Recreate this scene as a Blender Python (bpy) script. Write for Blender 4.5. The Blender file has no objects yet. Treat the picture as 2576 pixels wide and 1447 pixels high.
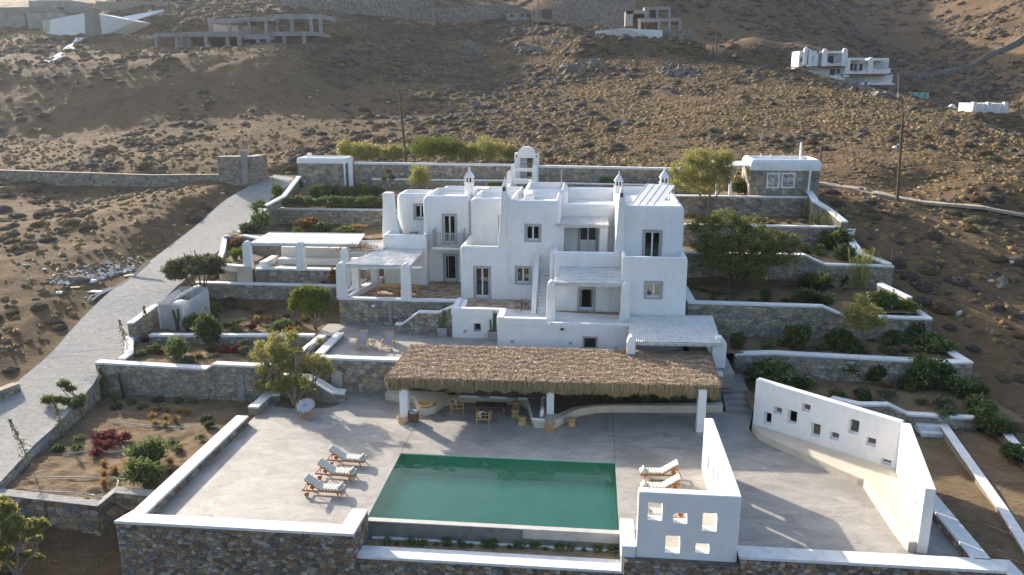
import bpy, bmesh, math, random
import numpy as np
from mathutils import Vector, Matrix

rnd = random.Random(7)
npr = np.random.RandomState(7)
SC = bpy.context.scene
COL = SC.collection

# ---------------------------------------------------------------- camera, world, sun, exposure
F_PX, IMG_W, IMG_H = 2003.0, 2576.0, 1447.0
TH = math.atan(513 / 2003.0)
YAW = math.atan(203 / math.hypot(2003, 513))
CAM_H = 19.0
cam = bpy.data.cameras.new('camera')
cam.sensor_width = 36.0
cam.lens = 36.0 * F_PX / IMG_W
cam.clip_start = 0.5
cam.clip_end = 3000
cam_ob = bpy.data.objects.new('camera', cam)
COL.objects.link(cam_ob)
cam_ob.location = (0, 0, CAM_H)
cam_ob.rotation_euler = (math.pi / 2 - TH, 0, YAW)
SC.camera = cam_ob

SUN_AZ = math.radians(47)      # light travels towards (+sin, -cos)
SUN_EL = math.radians(22)
world = bpy.data.worlds.new('World')
SC.world = world
world.use_nodes = True
wn = world.node_tree.nodes
sky = wn.new('ShaderNodeTexSky')
sky.sky_type = 'NISHITA'
sky.sun_disc = False
sky.sun_elevation = SUN_EL
sky.sun_rotation = -SUN_AZ
sky.air_density = 1.0
sky.dust_density = 3.0
sky.ozone_density = 2.0
bg = wn['Background']
bg.inputs['Strength'].default_value = 0.135
world.node_tree.links.new(sky.outputs[0], bg.inputs['Color'])
sun = bpy.data.lights.new('sun', 'SUN')
sun.energy = 4.2
sun.angle = math.radians(0.6)
sun.color = (1.0, 0.90, 0.77)
sun_ob = bpy.data.objects.new('sun', sun)
COL.objects.link(sun_ob)
ldir = Vector((math.sin(SUN_AZ) * math.cos(SUN_EL), -math.cos(SUN_AZ) * math.cos(SUN_EL), -math.sin(SUN_EL)))
sun_ob.rotation_euler = ldir.to_track_quat('-Z', 'Y').to_euler()
SC.view_settings.view_transform = 'Standard'
SC.view_settings.look = 'None'
SC.view_settings.exposure = 1.25
SC.view_settings.gamma = 1.0
SC.view_settings.use_curve_mapping = False
SC.cycles.max_bounces = 6
SC.cycles.transparent_max_bounces = 12

# ---------------------------------------------------------------- survey: photo measurements -> metres
_ct, _st, _cy, _sy = math.cos(TH), math.sin(TH), math.cos(YAW), math.sin(YAW)
_fw = (-_sy * _ct, _cy * _ct, -_st); _rt = (_cy, _sy, 0.0); _up = (-_sy * _st, _cy * _st, _ct)
def _ray(p):
    a = (p[0] - 1288.0) / F_PX; b = -(p[1] - 723.5) / F_PX
    return [_fw[i] + a * _rt[i] + b * _up[i] for i in range(3)]
def G(p, z=0.0):
    r = _ray(p); t = (z - CAM_H) / r[2]
    return Vector((r[0] * t, r[1] * t, z))
def VY(p, Y):
    r = _ray(p); t = Y / r[1]
    return Vector((r[0] * t, Y, CAM_H + r[2] * t))
def proj(x, y, z):
    d = (x, y, z - CAM_H); w = sum(d[i] * _fw[i] for i in range(3))
    return (1288 + F_PX * sum(d[i] * _rt[i] for i in range(3)) / w, 723.5 - F_PX * sum(d[i] * _up[i] for i in range(3)) / w, w)
def FY(Y): return Y if Y < 118 else 118 + (Y - 118) * 1.5
def _mk(x0, y0, s): return lambda x, y: (x0 + s * x, y0 + s * y)
H1 = _mk(805, 362.3, .25036); H2 = _mk(1247.8, 362.3, .30601); T1 = _mk(805, 684.3, .27814); T2 = _mk(1288, 764.8, .27823)
Z4 = _mk(1529.5, 885.5, .40625); Z3 = _mk(644, 966, .35937); Z2 = _mk(0, 845.3, .41614); ZL = _mk(0, 442.8, .34496); ZR = _mk(1690.5, 362.3, .4005)
U1 = _mk(0, 0, .34496); U2 = _mk(845.3, 0, .34496); U3 = _mk(1690.5, 0, .34496)
M1 = _mk(362.25, 563.5, .25033); M2 = _mk(563.5, 805, .1947); M3 = _mk(0, 1167.2, .19359); M4 = _mk(1771, 845.3, .3125); M5 = _mk(1046.5, 925.7, .1875)
D = lambda x, y: (x, y)

# ---------------------------------------------------------------- materials
def new_mat(name):
    m = bpy.data.materials.new(name); m.use_nodes = True
    nt = m.node_tree
    return m, nt, nt.nodes['Principled BSDF']
def N(nt, t, **kw):
    n = nt.nodes.new(t)
    for k, v in kw.items(): setattr(n, k, v)
    return n
def noise(nt, pos, scale, detail=4, rough=.55, dist=0.0):
    n = N(nt, 'ShaderNodeTexNoise'); n.inputs['Scale'].default_value = scale; n.inputs['Detail'].default_value = detail
    n.inputs['Roughness'].default_value = rough; n.inputs['Distortion'].default_value = dist
    nt.links.new(pos, n.inputs['Vector']); return n.outputs['Fac']
def ramp(nt, fac, stops):
    r = N(nt, 'ShaderNodeValToRGB'); e = r.color_ramp.elements
    while len(e) < len(stops): e.new(0.5)
    for el, (p, c) in zip(e, stops):
        el.position = p; el.color = (c[0], c[1], c[2], 1)
    nt.links.new(fac, r.inputs['Fac']); return r.outputs['Color']
def mixc(nt, fac, a, b, mode='MIX'):
    m = N(nt, 'ShaderNodeMix', data_type='RGBA', blend_type=mode)
    if isinstance(fac, (int, float)): m.inputs[0].default_value = fac
    else: nt.links.new(fac, m.inputs[0])
    for i, c in ((6, a), (7, b)):
        if isinstance(c, (tuple, list)): m.inputs[i].default_value = (c[0], c[1], c[2], 1)
        else: nt.links.new(c, m.inputs[i])
    return m.outputs[2]
def worldpos(nt):
    return N(nt, 'ShaderNodeNewGeometry').outputs['Position']
def scaled(nt, pos, v):
    m = N(nt, 'ShaderNodeVectorMath', operation='MULTIPLY'); m.inputs[1].default_value = v
    nt.links.new(pos, m.inputs[0]); return m.outputs[0]
def bump(nt, bs, h, strength, dist=0.02):
    b = N(nt, 'ShaderNodeBump'); b.inputs['Strength'].default_value = strength; b.inputs['Distance'].default_value = dist
    nt.links.new(h, b.inputs['Height']); nt.links.new(b.outputs[0], bs.inputs['Normal'])
def mat(name, c1, c2=None, scale=3.0, rough=0.8, bmp=0.0, bscale=20.0, bdist=0.02, stretch=(1, 1, 1), detail=4, spec=0.3, metal=0.0, lo=.35, hi=.65):
    m, nt, bs = new_mat(name)
    bs.inputs['Roughness'].default_value = rough; bs.inputs['Metallic'].default_value = metal
    bs.inputs['Specular IOR Level'].default_value = spec
    bs.inputs['Base Color'].default_value = (*c1, 1)
    pos = None
    if c2 or bmp:
        pos = scaled(nt, worldpos(nt), stretch)
    if c2:
        nt.links.new(ramp(nt, noise(nt, pos, scale, detail), [(lo, c1), (hi, c2)]), bs.inputs['Base Color'])
    if bmp: bump(nt, bs, noise(nt, pos, bscale, 5), bmp, bdist)
    m.diffuse_color = (*c1, 1)
    return m

MT = {}
def plaster(name, a, b, dirt, dirtamt=.5):
    m, nt, bs = new_mat(name); p = worldpos(nt)
    base = ramp(nt, noise(nt, p, 1.3, 5), [(.35, a), (.65, b)])
    streak = noise(nt, scaled(nt, p, (1.6, 1.6, .22)), 2.2, 6, .7)
    fac = ramp(nt, streak, [(.50, (0, 0, 0)), (.74, (dirtamt,) * 3)])
    nt.links.new(mixc(nt, fac, base, dirt), bs.inputs['Base Color'])
    bs.inputs['Roughness'].default_value = .88; bs.inputs['Specular IOR Level'].default_value = .2
    bump(nt, bs, noise(nt, p, 6, 6, .6), .35, .03)
    return m
MT['white'] = plaster('white_plaster', (.72, .71, .69), (.77, .76, .74), (.50, .48, .44), .26)
MT['white_cap'] = plaster('white_cap_plaster', (.66, .65, .62), (.75, .74, .71), (.46, .44, .40), .7)
MT['cream'] = plaster('cream_plaster', (.50, .445, .35), (.56, .50, .40), (.42, .36, .27), .3)
MT['grey_trim'] = mat('grey_trim', (.33, .32, .315), (.39, .38, .37), 4, .8, .2)
MT['frame'] = mat('painted_frame', (.56, .56, .55), (.62, .62, .61), 3, .55)
MT['interior'] = mat('painted_shade_interior', (.06, .055, .05), (.09, .08, .07), 2, .9)  # near-black colour paints in the shade of rooms and openings
MT['concrete_raw'] = mat('raw_concrete', (.235, .222, .205), (.33, .312, .29), .8, .9, .3, 4)
MT['curtain'] = mat('white_curtain', (.62, .61, .58), (.70, .69, .66), 9, .9, .3, 12, .03, (4, 4, .3))
MT['wood'] = mat('teak_wood', (.30, .13, .05), (.40, .19, .08), 6, .5, .2, 30, .01, (1, 1, 6))
MT['wood_pale'] = mat('pale_teak', (.42, .24, .10), (.52, .32, .15), 6, .6, .2, 30, .01)
MT['wood_dark'] = mat('dark_wood', (.09, .055, .035), (.14, .085, .05), 5, .6, .2, 20, .01)
MT['pole'] = mat('weathered_pole', (.085, .055, .04), (.14, .095, .07), 2, .85, .4, 20, .02, (1, 1, .1))
MT['cane'] = mat('rattan_cane', (.42, .27, .11), (.55, .38, .18), 12, .6)
MT['cane_brown'] = mat('brown_rattan', (.16, .09, .05), (.24, .14, .08), 14, .6)
MT['cushion'] = mat('striped_cushion', (.52, .49, .43), (.60, .57, .50), 18, .95, .3, 30, .01)
MT['cushion_white'] = mat('white_cushion', (.68, .67, .65), (.74, .73, .71), 6, .95, .3, 14, .02)
MT['cushion_grey'] = mat('grey_cushion', (.33, .33, .36), (.42, .42, .45), 8, .95, .3, 14, .02)
MT['cushion_taupe'] = mat('taupe_cushion', (.19, .165, .15), (.25, .22, .20), 8, .95, .3, 14, .02)
MT['cushion_dark'] = mat('dark_cushion', (.02, .02, .022), (.035, .035, .04), 8, .95)
MT['mesh_cloth'] = mat('sling_fabric', (.34, .31, .30), (.42, .39, .37), 20, .9)
MT['planter'] = mat('grey_planter', (.30, .29, .28), (.38, .37, .35), 5, .8, .2)
MT['cactus'] = mat('cactus_green', (.055, .10, .04), (.09, .14, .06), 8, .7)
MT['black'] = mat('black_metal', (.02, .02, .02), None, rough=.5)
MT['rust'] = mat('brown_metal', (.09, .06, .055), (.13, .09, .08), 6, .6)
MT['soil'] = mat('planter_soil', (.22, .155, .095), (.32, .24, .15), 3, .95, 1.0, 8, .12)
MT['soil_dark'] = mat('dark_soil', (.11, .08, .055), (.16, .12, .08), 3, .95, .8, 8, .1)
MT['net'] = mat('windbreak_net', (.50, .50, .50), (.60, .60, .60), 3, .9)
MT['plastic_white'] = mat('white_plastic', (.68, .68, .66), (.74, .74, .72), 2, .45)
MT['pipe'] = mat('grey_pipe', (.42, .41, .40), (.52, .50, .48), 2, .6)
MT['orange'] = mat('orange_fruit', (.75, .28, .03), None, rough=.5)
MT['rubber'] = mat('black_rubber', (.02, .02, .02), (.03, .03, .03), 5, .7)
MT['shutter'] = mat('pale_shutter', (.50, .53, .54), (.56, .59, .60), 5, .6)
MT['solar'] = mat('solar_glass', (.60, .60, .585), (.68, .68, .66), .8, .15, spec=.8)
MT['blue_trim'] = mat('navy_paint', (.03, .045, .11), None, rough=.5)
MT['green_net'] = mat('green_net', (.16, .34, .28), (.20, .40, .33), 2, .9)
MT['bark'] = mat('grey_bark', (.16, .12, .09), (.26, .21, .17), 8, .9, .6, 20, .02)
MT['bark_dark'] = mat('dark_bark', (.06, .045, .035), (.10, .08, .06), 8, .9, .6, 20, .02)

STONES_FRONT = []
for n_, a, b in (('brown', (.183, .140, .098), (.281, .220, .159)), ('dark_brown', (.134, .110, .091), (.207, .171, .146)), ('tan', (.256, .207, .146), (.378, .305, .220)), ('rust', (.183, .110, .073), (.268, .171, .116)),
                 ('grey', (.159, .146, .140), (.244, .226, .213)), ('pale', (.293, .262, .220), (.439, .397, .342)), ('umber', (.110, .085, .067), (.171, .134, .110)), ('ochre', (.244, .165, .091), (.354, .244, .140))):
    STONES_FRONT.append(mat('fieldstone_' + n_, a, b, 5, .9, .9, 14, .04, spec=.15))
STONES_GREY = []
for n_, a, b in (('grey_brown', (.232, .201, .159), (.329, .293, .238)), ('slate', (.201, .183, .165), (.293, .268, .244)), ('sand', (.305, .256, .189), (.415, .348, .262)), ('reddish', (.256, .195, .146), (.354, .275, .207)),
                 ('greenish', (.220, .207, .171), (.317, .299, .250)), ('pale', (.342, .305, .250), (.464, .415, .348)), ('charcoal', (.159, .146, .128), (.232, .213, .183)), ('ochre', (.317, .250, .159), (.415, .336, .220))):
    STONES_GREY.append(mat('rubble_' + n_, a, b, 4, .9, .8, 12, .04, spec=.15))
MT['mortar'] = mat('grey_mortar', (.17, .15, .12), (.24, .21, .17), 3, .95, .6, 20, .03)
MT['mortar_dark'] = mat('dark_mortar', (.11, .09, .075), (.16, .135, .11), 3, .95, .6, 20, .03)

# pool terrace: smooth cement screed with cloudy trowel marks
def screed(name, a, b, c):
    m, nt, bs = new_mat(name); p = worldpos(nt)
    n1 = noise(nt, scaled(nt, p, (.7, 1.4, 1)), .8, 8, .68, .8)
    n2 = noise(nt, scaled(nt, p, (1, 2.6, 1)), 3.0, 8, .7, .6)
    base = ramp(nt, n1, [(.36, a), (.5, b), (.64, c)])
    base = mixc(nt, .35, base, ramp(nt, n2, [(.38, a), (.62, c)]))
    n3 = noise(nt, p, .30, 5, .6, .5)
    base = mixc(nt, ramp(nt, n3, [(.50, (0, 0, 0)), (.62, (.45,) * 3)]), base, (a[0] * .78, a[1] * .78, a[2] * .78))
    n4 = noise(nt, p, 1.7, 3, .5, 1.5)
    base = mixc(nt, ramp(nt, n4, [(.64, (0, 0, 0)), (.70, (.40,) * 3)]), base, (a[0] * .6, a[1] * .6, a[2] * .6))
    nt.links.new(base, bs.inputs['Base Color'])
    bs.inputs['Roughness'].default_value = .62; bs.inputs['Specular IOR Level'].default_value = .3
    bump(nt, bs, n2, .15, .02)
    return m
MT['screed'] = screed('cement_screed', (.235, .215, .19), (.325, .302, .27), (.40, .376, .335))
MT['path'] = screed('grey_path', (.24, .225, .21), (.29, .275, .255), (.34, .32, .295))
def road_mat():
    m, nt, bs = new_mat('rough_concrete_road'); p = worldpos(nt)
    n1 = noise(nt, scaled(nt, p, (.9, 1.7, 1)), 2.6, 9, .78, 1.2); n2 = noise(nt, p, .3, 6, .6); n3 = noise(nt, p, 1.2, 8, .7, 1.0)
    c = ramp(nt, n1, [(.34, (.21, .205, .19)), (.5, (.33, .32, .30)), (.66, (.44, .43, .405))])
    c = mixc(nt, ramp(nt, n2, [(.46, (0, 0, 0)), (.62, (.4,) * 3)]), c, (.33, .30, .255))
    c = mixc(nt, ramp(nt, n3, [(.60, (0, 0, 0)), (.68, (.6,) * 3)]), c, (.19, .175, .155))
    nt.links.new(c, bs.inputs['Base Color']); bs.inputs['Roughness'].default_value = .92; bs.inputs['Specular IOR Level'].default_value = .15
    bump(nt, bs, n1, .9, .10)
    return m
MT['road'] = road_mat()
def ground_mat(name, cols, grass, green):
    m, nt, bs = new_mat(name); p = worldpos(nt)
    n1 = noise(nt, p, .09, 5, .6); n2 = noise(nt, p, .8, 6, .7); n3 = noise(nt, scaled(nt, p, (.6, 1.2, 1)), 2.6, 8, .75)
    c = ramp(nt, n2, [(.28, cols[0]), (.5, cols[1]), (.72, cols[2])])
    c = mixc(nt, ramp(nt, n3, [(.45, (0, 0, 0)), (.62, (.85,) * 3)]), c, grass)
    c = mixc(nt, ramp(nt, n1, [(.45, (0, 0, 0)), (.65, (.45,) * 3)]), c, green)
    v = N(nt, 'ShaderNodeTexVoronoi'); v.inputs['Scale'].default_value = 2.6; nt.links.new(p, v.inputs['Vector'])
    c = mixc(nt, ramp(nt, v.outputs['Distance'], [(.06, (.8,) * 3), (.13, (0, 0, 0))]), c, (.42, .38, .33))
    nt.links.new(c, bs.inputs['Base Color']); bs.inputs['Roughness'].default_value = .95; bs.inputs['Specular IOR Level'].default_value = .1
    bump(nt, bs, mixc(nt, .4, n2, n3), 1.0, .35)
    return m
MT['hill'] = ground_mat('dry_hill_ground', [(.08, .051, .033), (.130, .086, .053), (.195, .134, .084)], (.185, .115, .048), (.12, .082, .04))
def garden_mat():
    m, nt, bs = new_mat('garden_soil'); p = worldpos(nt)
    n1 = noise(nt, p, .8, 6, .65); n2 = noise(nt, scaled(nt, p, (1, 2.4, 1)), 3.2, 7, .72, 1.2); n3 = noise(nt, scaled(nt, p, (.35, 2.0, 1)), 1.1, 3, .5, .8)
    c = ramp(nt, n1, [(.3, (.17, .115, .068)), (.5, (.24, .17, .10)), (.7, (.31, .225, .135))])
    c = mixc(nt, ramp(nt, n2, [(.50, (0, 0, 0)), (.66, (.75,) * 3)]), c, (.37, .28, .175))
    c = mixc(nt, ramp(nt, n3, [(.60, (0, 0, 0)), (.66, (.45,) * 3)]), c, (.13, .09, .055))
    nt.links.new(c, bs.inputs['Base Color']); bs.inputs['Roughness'].default_value = .95; bs.inputs['Specular IOR Level'].default_value = .1
    bump(nt, bs, n2, 1.0, .22)
    return m
MT['garden'] = garden_mat()

def glass_mat(name, tint, gloss):
    m, nt, bs = new_mat(name)
    nt.nodes.remove(bs)
    out = nt.nodes['Material Output']
    tr = N(nt, 'ShaderNodeBsdfTransparent'); tr.inputs['Color'].default_value = (*tint, 1)
    gl = N(nt, 'ShaderNodeBsdfGlossy'); gl.inputs['Roughness'].default_value = gloss
    fr = N(nt, 'ShaderNodeFresnel'); fr.inputs['IOR'].default_value = 1.6
    mx = N(nt, 'ShaderNodeMixShader')
    nt.links.new(fr.outputs[0], mx.inputs[0]); nt.links.new(tr.outputs[0], mx.inputs[1]); nt.links.new(gl.outputs[0], mx.inputs[2])
    nt.links.new(mx.outputs[0], out.inputs[0])
    return m, nt, gl, fr, tr
MT['glass'] = glass_mat('window_glass', (.55, .60, .60), .02)[0]
def water():
    m, nt, gl, fr, tr = glass_mat('pool_water', (.68, .94, .80), .01)
    fr.inputs['IOR'].default_value = 1.33
    p = worldpos(nt)
    n = noise(nt, scaled(nt, p, (1.2, 1, 1)), 2.0, 3, .5, .4)
    b = N(nt, 'ShaderNodeBump'); b.inputs['Strength'].default_value = .30; b.inputs['Distance'].default_value = .05
    nt.links.new(n, b.inputs['Height']); nt.links.new(b.outputs[0], gl.inputs['Normal']); nt.links.new(b.outputs[0], fr.inputs['Normal'])
    return m
MT['water'] = water()
MT['pool_tile'] = mat('green_pool_plaster', (.36, .65, .48), (.42, .71, .54), .7, .6)
MT['pool_edge'] = mat('dark_wet_cement', (.13, .125, .115), (.19, .18, .165), 2, .5, .2)
MT['pool_edge_pale'] = mat('pale_wet_cement', (.42, .40, .36), (.50, .475, .43), 2, .5, .2)

def leafmat(name, cols, trans=.35):
    m, nt, bs = new_mat(name)
    g = N(nt, 'ShaderNodeNewGeometry')
    c = ramp(nt, g.outputs['Random Per Island'], [(i / (len(cols) - 1), c) for i, c in enumerate(cols)])
    out = nt.nodes['Material Output']
    nt.links.new(c, bs.inputs['Base Color']); bs.inputs['Roughness'].default_value = .7; bs.inputs['Specular IOR Level'].default_value = .25
    tl = N(nt, 'ShaderNodeBsdfTranslucent'); nt.links.new(c, tl.inputs['Color'])
    mx = N(nt, 'ShaderNodeMixShader'); mx.inputs[0].default_value = trans
    nt.links.new(bs.outputs[0], mx.inputs[1]); nt.links.new(tl.outputs[0], mx.inputs[2]); nt.links.new(mx.outputs[0], out.inputs[0])
    return m
MT['leaf_tamarisk'] = leafmat('tamarisk_foliage', [(.16, .17, .045), (.25, .25, .07), (.35, .33, .10), (.45, .40, .15)], .5)
MT['leaf_olive'] = leafmat('grey_green_foliage', [(.07, .08, .036), (.11, .12, .055), (.17, .17, .08)])
MT['leaf_bright'] = leafmat('bright_green_foliage', [(.09, .115, .015), (.15, .18, .025), (.22, .24, .045)])
MT['leaf_dark'] = leafmat('dark_green_foliage', [(.045, .07, .022), (.08, .11, .032), (.14, .165, .05)])
MT['leaf_mid'] = leafmat('mid_green_foliage', [(.055, .085, .022), (.095, .135, .036), (.15, .19, .055), (.24, .26, .11)])
MT['leaf_side'] = leafmat('olive_side_foliage', [(.07, .09, .024), (.13, .155, .04), (.22, .23, .065), (.33, .31, .11)], .45)
MT['leaf_pink'] = leafmat('red_flowers', [(.22, .03, .045), (.30, .045, .07), (.15, .04, .04), (.10, .09, .035)])
MT['leaf_red'] = leafmat('reddish_leaves', [(.25, .07, .02), (.18, .14, .03), (.30, .11, .03), (.09, .11, .02)])
MT['leaf_straw'] = leafmat('dry_straw_grass', [(.36, .22, .08), (.46, .31, .13), (.28, .18, .07)])
MT['leaf_grey'] = leafmat('silvery_leaves', [(.11, .13, .07), (.17, .19, .11), (.14, .14, .08)])
MT['thatch'] = leafmat('palm_thatch', [(.24, .155, .09), (.37, .255, .16), (.47, .345, .23), (.58, .455, .325), (.70, .60, .46)], .1)
MT['fringe'] = leafmat('thatch_fringe', [(.15, .11, .055), (.27, .20, .10), (.38, .29, .155), (.45, .36, .21)], .2)
MT['scrub_grey'] = mat('scrub_grey_brown', (.07, .054, .044), (.125, .098, .08), 9, .95, 1.0, 14, .12)
MT['scrub_brown'] = mat('scrub_rusty', (.10, .06, .03), (.165, .10, .045), 9, .95, 1.0, 14, .12)
MT['scrub_green'] = mat('scrub_olive', (.10, .085, .04), (.165, .135, .065), 9, .95, 1.0, 14, .12)
MT['rock'] = mat('pale_rock', (.12, .098, .078), (.26, .222, .18), 1.8, .9, 1.0, 5, .15)
MT['rock_white'] = mat('white_stone', (.50, .48, .45), (.60, .58, .54), 3, .9, .4, 10, .03)

# ---------------------------------------------------------------- object helpers
def tag(o, label=None, cat=None, group=None, kind=None):
    if label: o['label'] = label
    if cat: o['category'] = cat
    if group: o['group'] = group
    if kind: o['kind'] = kind
    return o
def thing(name, label, cat, loc=(0, 0, 0), rz=0.0, group=None):
    o = bpy.data.objects.new(name, None); COL.objects.link(o)
    o.location = loc; o.rotation_euler = (0, 0, rz); o.empty_display_size = .3
    return tag(o, label, cat, group, 'thing')
def clone(o, parent=None):
    c = o.copy(); COL.objects.link(c); c.parent = parent
    for ch in KIDS.get(o.name, []):
        clone(ch, c)
    return c
KIDS = {}
def origin_of(o):
    v = Vector((0, 0, 0))
    while o is not None:
        v = v + o.location; o = o.parent
    return v
class MB:
    def __init__(s): s.v = []; s.f = []; s.m = []
    def add(s, vs, fs, mi=0):
        b = len(s.v); s.v.extend([tuple(v) for v in vs]); s.f.extend([tuple(b + i for i in f) for f in fs]); s.m.extend([mi] * len(fs))
    def box(s, x0, x1, y0, y1, z0, z1, mi=0):
        s.add([(x0, y0, z0), (x1, y0, z0), (x1, y1, z0), (x0, y1, z0), (x0, y0, z1), (x1, y0, z1), (x1, y1, z1), (x0, y1, z1)],
              [(0, 3, 2, 1), (4, 5, 6, 7), (0, 1, 5, 4), (1, 2, 6, 5), (2, 3, 7, 6), (3, 0, 4, 7)], mi)
        return s
    def obox(s, c, size, rz=0.0, mi=0, rx=0.0):
        M = Matrix.Translation(c) @ Matrix.Rotation(rz, 4, 'Z') @ Matrix.Rotation(rx, 4, 'X')
        a, b, h = size[0] / 2, size[1] / 2, size[2] / 2
        vs = [M @ Vector(p) for p in [(-a, -b, -h), (a, -b, -h), (a, b, -h), (-a, b, -h), (-a, -b, h), (a, -b, h), (a, b, h), (-a, b, h)]]
        s.add(vs, [(0, 3, 2, 1), (4, 5, 6, 7), (0, 1, 5, 4), (1, 2, 6, 5), (2, 3, 7, 6), (3, 0, 4, 7)], mi); return s
    def bar(s, p, q, w, h=None, mi=0):
        p = Vector(p); q = Vector(q); h = h or w
        d = (q - p).normalized(); u = Vector((0, 0, 1)) if abs(d.z) < .95 else Vector((0, 1, 0))
        a = d.cross(u).normalized(); b = a.cross(d).normalized()
        vs = [e + a * sx * w / 2 + b * sy * h / 2 for e in (p, q) for sx, sy in ((-1, -1), (1, -1), (1, 1), (-1, 1))]
        s.add(vs, [(0, 1, 2, 3), (7, 6, 5, 4), (0, 4, 5, 1), (1, 5, 6, 2), (2, 6, 7, 3), (3, 7, 4, 0)], mi); return s
    def tube(s, pts, r, n=6, mi=0, close=True):
        pts = [Vector(p) for p in pts]; rs = r if isinstance(r, (list, tuple)) else [r] * len(pts)
        vs = []; prev = None
        for i, p in enumerate(pts):
            d = (pts[min(i + 1, len(pts) - 1)] - pts[max(i - 1, 0)]).normalized()
            if prev is None:
                u = Vector((0, 0, 1)) if abs(d.z) < .9 else Vector((1, 0, 0)); a = d.cross(u).normalized()
            else:
                a = (prev - d * prev.dot(d)).normalized()
            prev = a; b = d.cross(a)
            for k in range(n):
                t = 2 * math.pi * k / n
                vs.append(p + a * math.cos(t) * rs[i] + b * math.sin(t) * rs[i])
        fs = []
        for i in range(len(pts) - 1):
            for k in range(n):
                fs.append((i * n + k, i * n + (k + 1) % n, (i + 1) * n + (k + 1) % n, (i + 1) * n + k))
        if close: fs.append(tuple(range(n))[::-1]); fs.append(tuple((len(pts) - 1) * n + k for k in range(n)))
        s.add(vs, fs, mi); return s
    def prism(s, poly, z0, z1, mi=0):
        n = len(poly)
        if sum(poly[i][0] * poly[(i + 1) % n][1] - poly[(i + 1) % n][0] * poly[i][1] for i in range(n)) < 0: poly = poly[::-1]
        s.add([(p[0], p[1], z0) for p in poly] + [(p[0], p[1], z1) for p in poly],
              [tuple(range(n))[::-1], tuple(range(n, 2 * n))] + [(i, (i + 1) % n, n + (i + 1) % n, n + i) for i in range(n)], mi); return s
    def xprism(s, prof, y0, y1, mi=0):
        n = len(prof)
        s.add([(p[0], y0, p[1]) for p in prof] + [(p[0], y1, p[1]) for p in prof],
              [tuple(range(n)), tuple(range(n, 2 * n))[::-1]] + [(i, n + i, n + (i + 1) % n, (i + 1) % n) for i in range(n)], mi); return s
    def lathe(s, prof, c=(0, 0, 0), n=16, mi=0):
        vs = []
        for r, z in prof:
            for k in range(n):
                t = 2 * math.pi * k / n; vs.append((c[0] + r * math.cos(t), c[1] + r * math.sin(t), c[2] + z))
        fs = []
        for i in range(len(prof) - 1):
            for k in range(n): fs.append((i * n + k, i * n + (k + 1) % n, (i + 1) * n + (k + 1) % n, (i + 1) * n + k))
        fs.append(tuple(range(n))[::-1]); fs.append(tuple((len(prof) - 1) * n + k for k in range(n)))
        s.add(vs, fs, mi); return s
    def pillow(s, c, size, M=None, e=2.6, n=10, mi=0):
        """rounded box / cushion"""
        vs = []; fs = []
        for i in range(n + 1):
            ph = -math.pi / 2 + math.pi * i / n
            for k in range(2 * n):
                t = 2 * math.pi * k / (2 * n)
                f = lambda w: math.copysign(abs(w) ** (2 / e), w)
                p = Vector((f(math.cos(ph)) * f(math.cos(t)) * size[0] / 2, f(math.cos(ph)) * f(math.sin(t)) * size[1] / 2, f(math.sin(ph)) * size[2] / 2))
                if M: p = M @ p
                vs.append(Vector(c) + p)
        for i in range(n):
            for k in range(2 * n): fs.append((i * 2 * n + k, i * 2 * n + (k + 1) % (2 * n), (i + 1) * 2 * n + (k + 1) % (2 * n), (i + 1) * 2 * n + k))
        s.add(vs, fs, mi); return s
    def build(s, name, mats, parent=None, smooth=False, bevel=0.0, local=False, kind=None):
        """vertices are world coordinates unless local"""
        me = bpy.data.meshes.new(name)
        off = Vector((0, 0, 0)) if (local or parent is None) else origin_of(parent)
        vs = s.v if off.length == 0 else [(v[0] - off.x, v[1] - off.y, v[2] - off.z) for v in s.v]
        me.from_pydata(vs, [], s.f)
        if not isinstance(mats, (list, tuple)): mats = [mats]
        for m in mats: me.materials.append(MT[m] if isinstance(m, str) else m)
        if len(mats) > 1: me.polygons.foreach_set('material_index', s.m)
        if bevel:
            bm = bmesh.new(); bm.from_mesh(me)
            bmesh.ops.remove_doubles(bm, verts=bm.verts, dist=1e-5)
            es = [e for e in bm.edges if len(e.link_faces) == 2 and e.calc_face_angle(0) > .5]
            bmesh.ops.bevel(bm, geom=es, offset=bevel, segments=2, profile=.5, affect='EDGES', clamp_overlap=True)
            bm.to_mesh(me); bm.free()
        if smooth: me.shade_smooth() if hasattr(me, 'shade_smooth') else me.polygons.foreach_set('use_smooth', [True] * len(me.polygons))
        me.update()
        return link(name, me, parent, kind=kind)
def link(name, me, parent=None, loc=None, kind=None):
    o = bpy.data.objects.new(name, me); COL.objects.link(o)
    if parent is not None:
        o.parent = parent; KIDS.setdefault(parent.name, []).append(o)
    if loc is not None: o.location = loc
    if kind: o['kind'] = kind
    return o
def quads(name, V, mats, mi=None, parent=None, kind=None, smooth=False):
    """V: (n,4,3) array of loose quads"""
    n = len(V); me = bpy.data.meshes.new(name)
    V = np.asarray(V, dtype=np.float32)
    if parent is not None:
        off = origin_of(parent)
        V = V - np.array(off[:], dtype=np.float32)
    me.vertices.add(n * 4); me.loops.add(n * 4); me.polygons.add(n)
    me.vertices.foreach_set('co', V.reshape(-1)); me.loops.foreach_set('vertex_index', np.arange(n * 4, dtype=np.int32))
    me.polygons.foreach_set('loop_start', np.arange(0, n * 4, 4, dtype=np.int32))
    if not isinstance(mats, (list, tuple)): mats = [mats]
    for m in mats: me.materials.append(MT[m] if isinstance(m, str) else m)
    if mi is not None: me.polygons.foreach_set('material_index', np.asarray(mi, dtype=np.int32))
    me.update(calc_edges=True)
    return link(name, me, parent, kind=kind)
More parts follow.
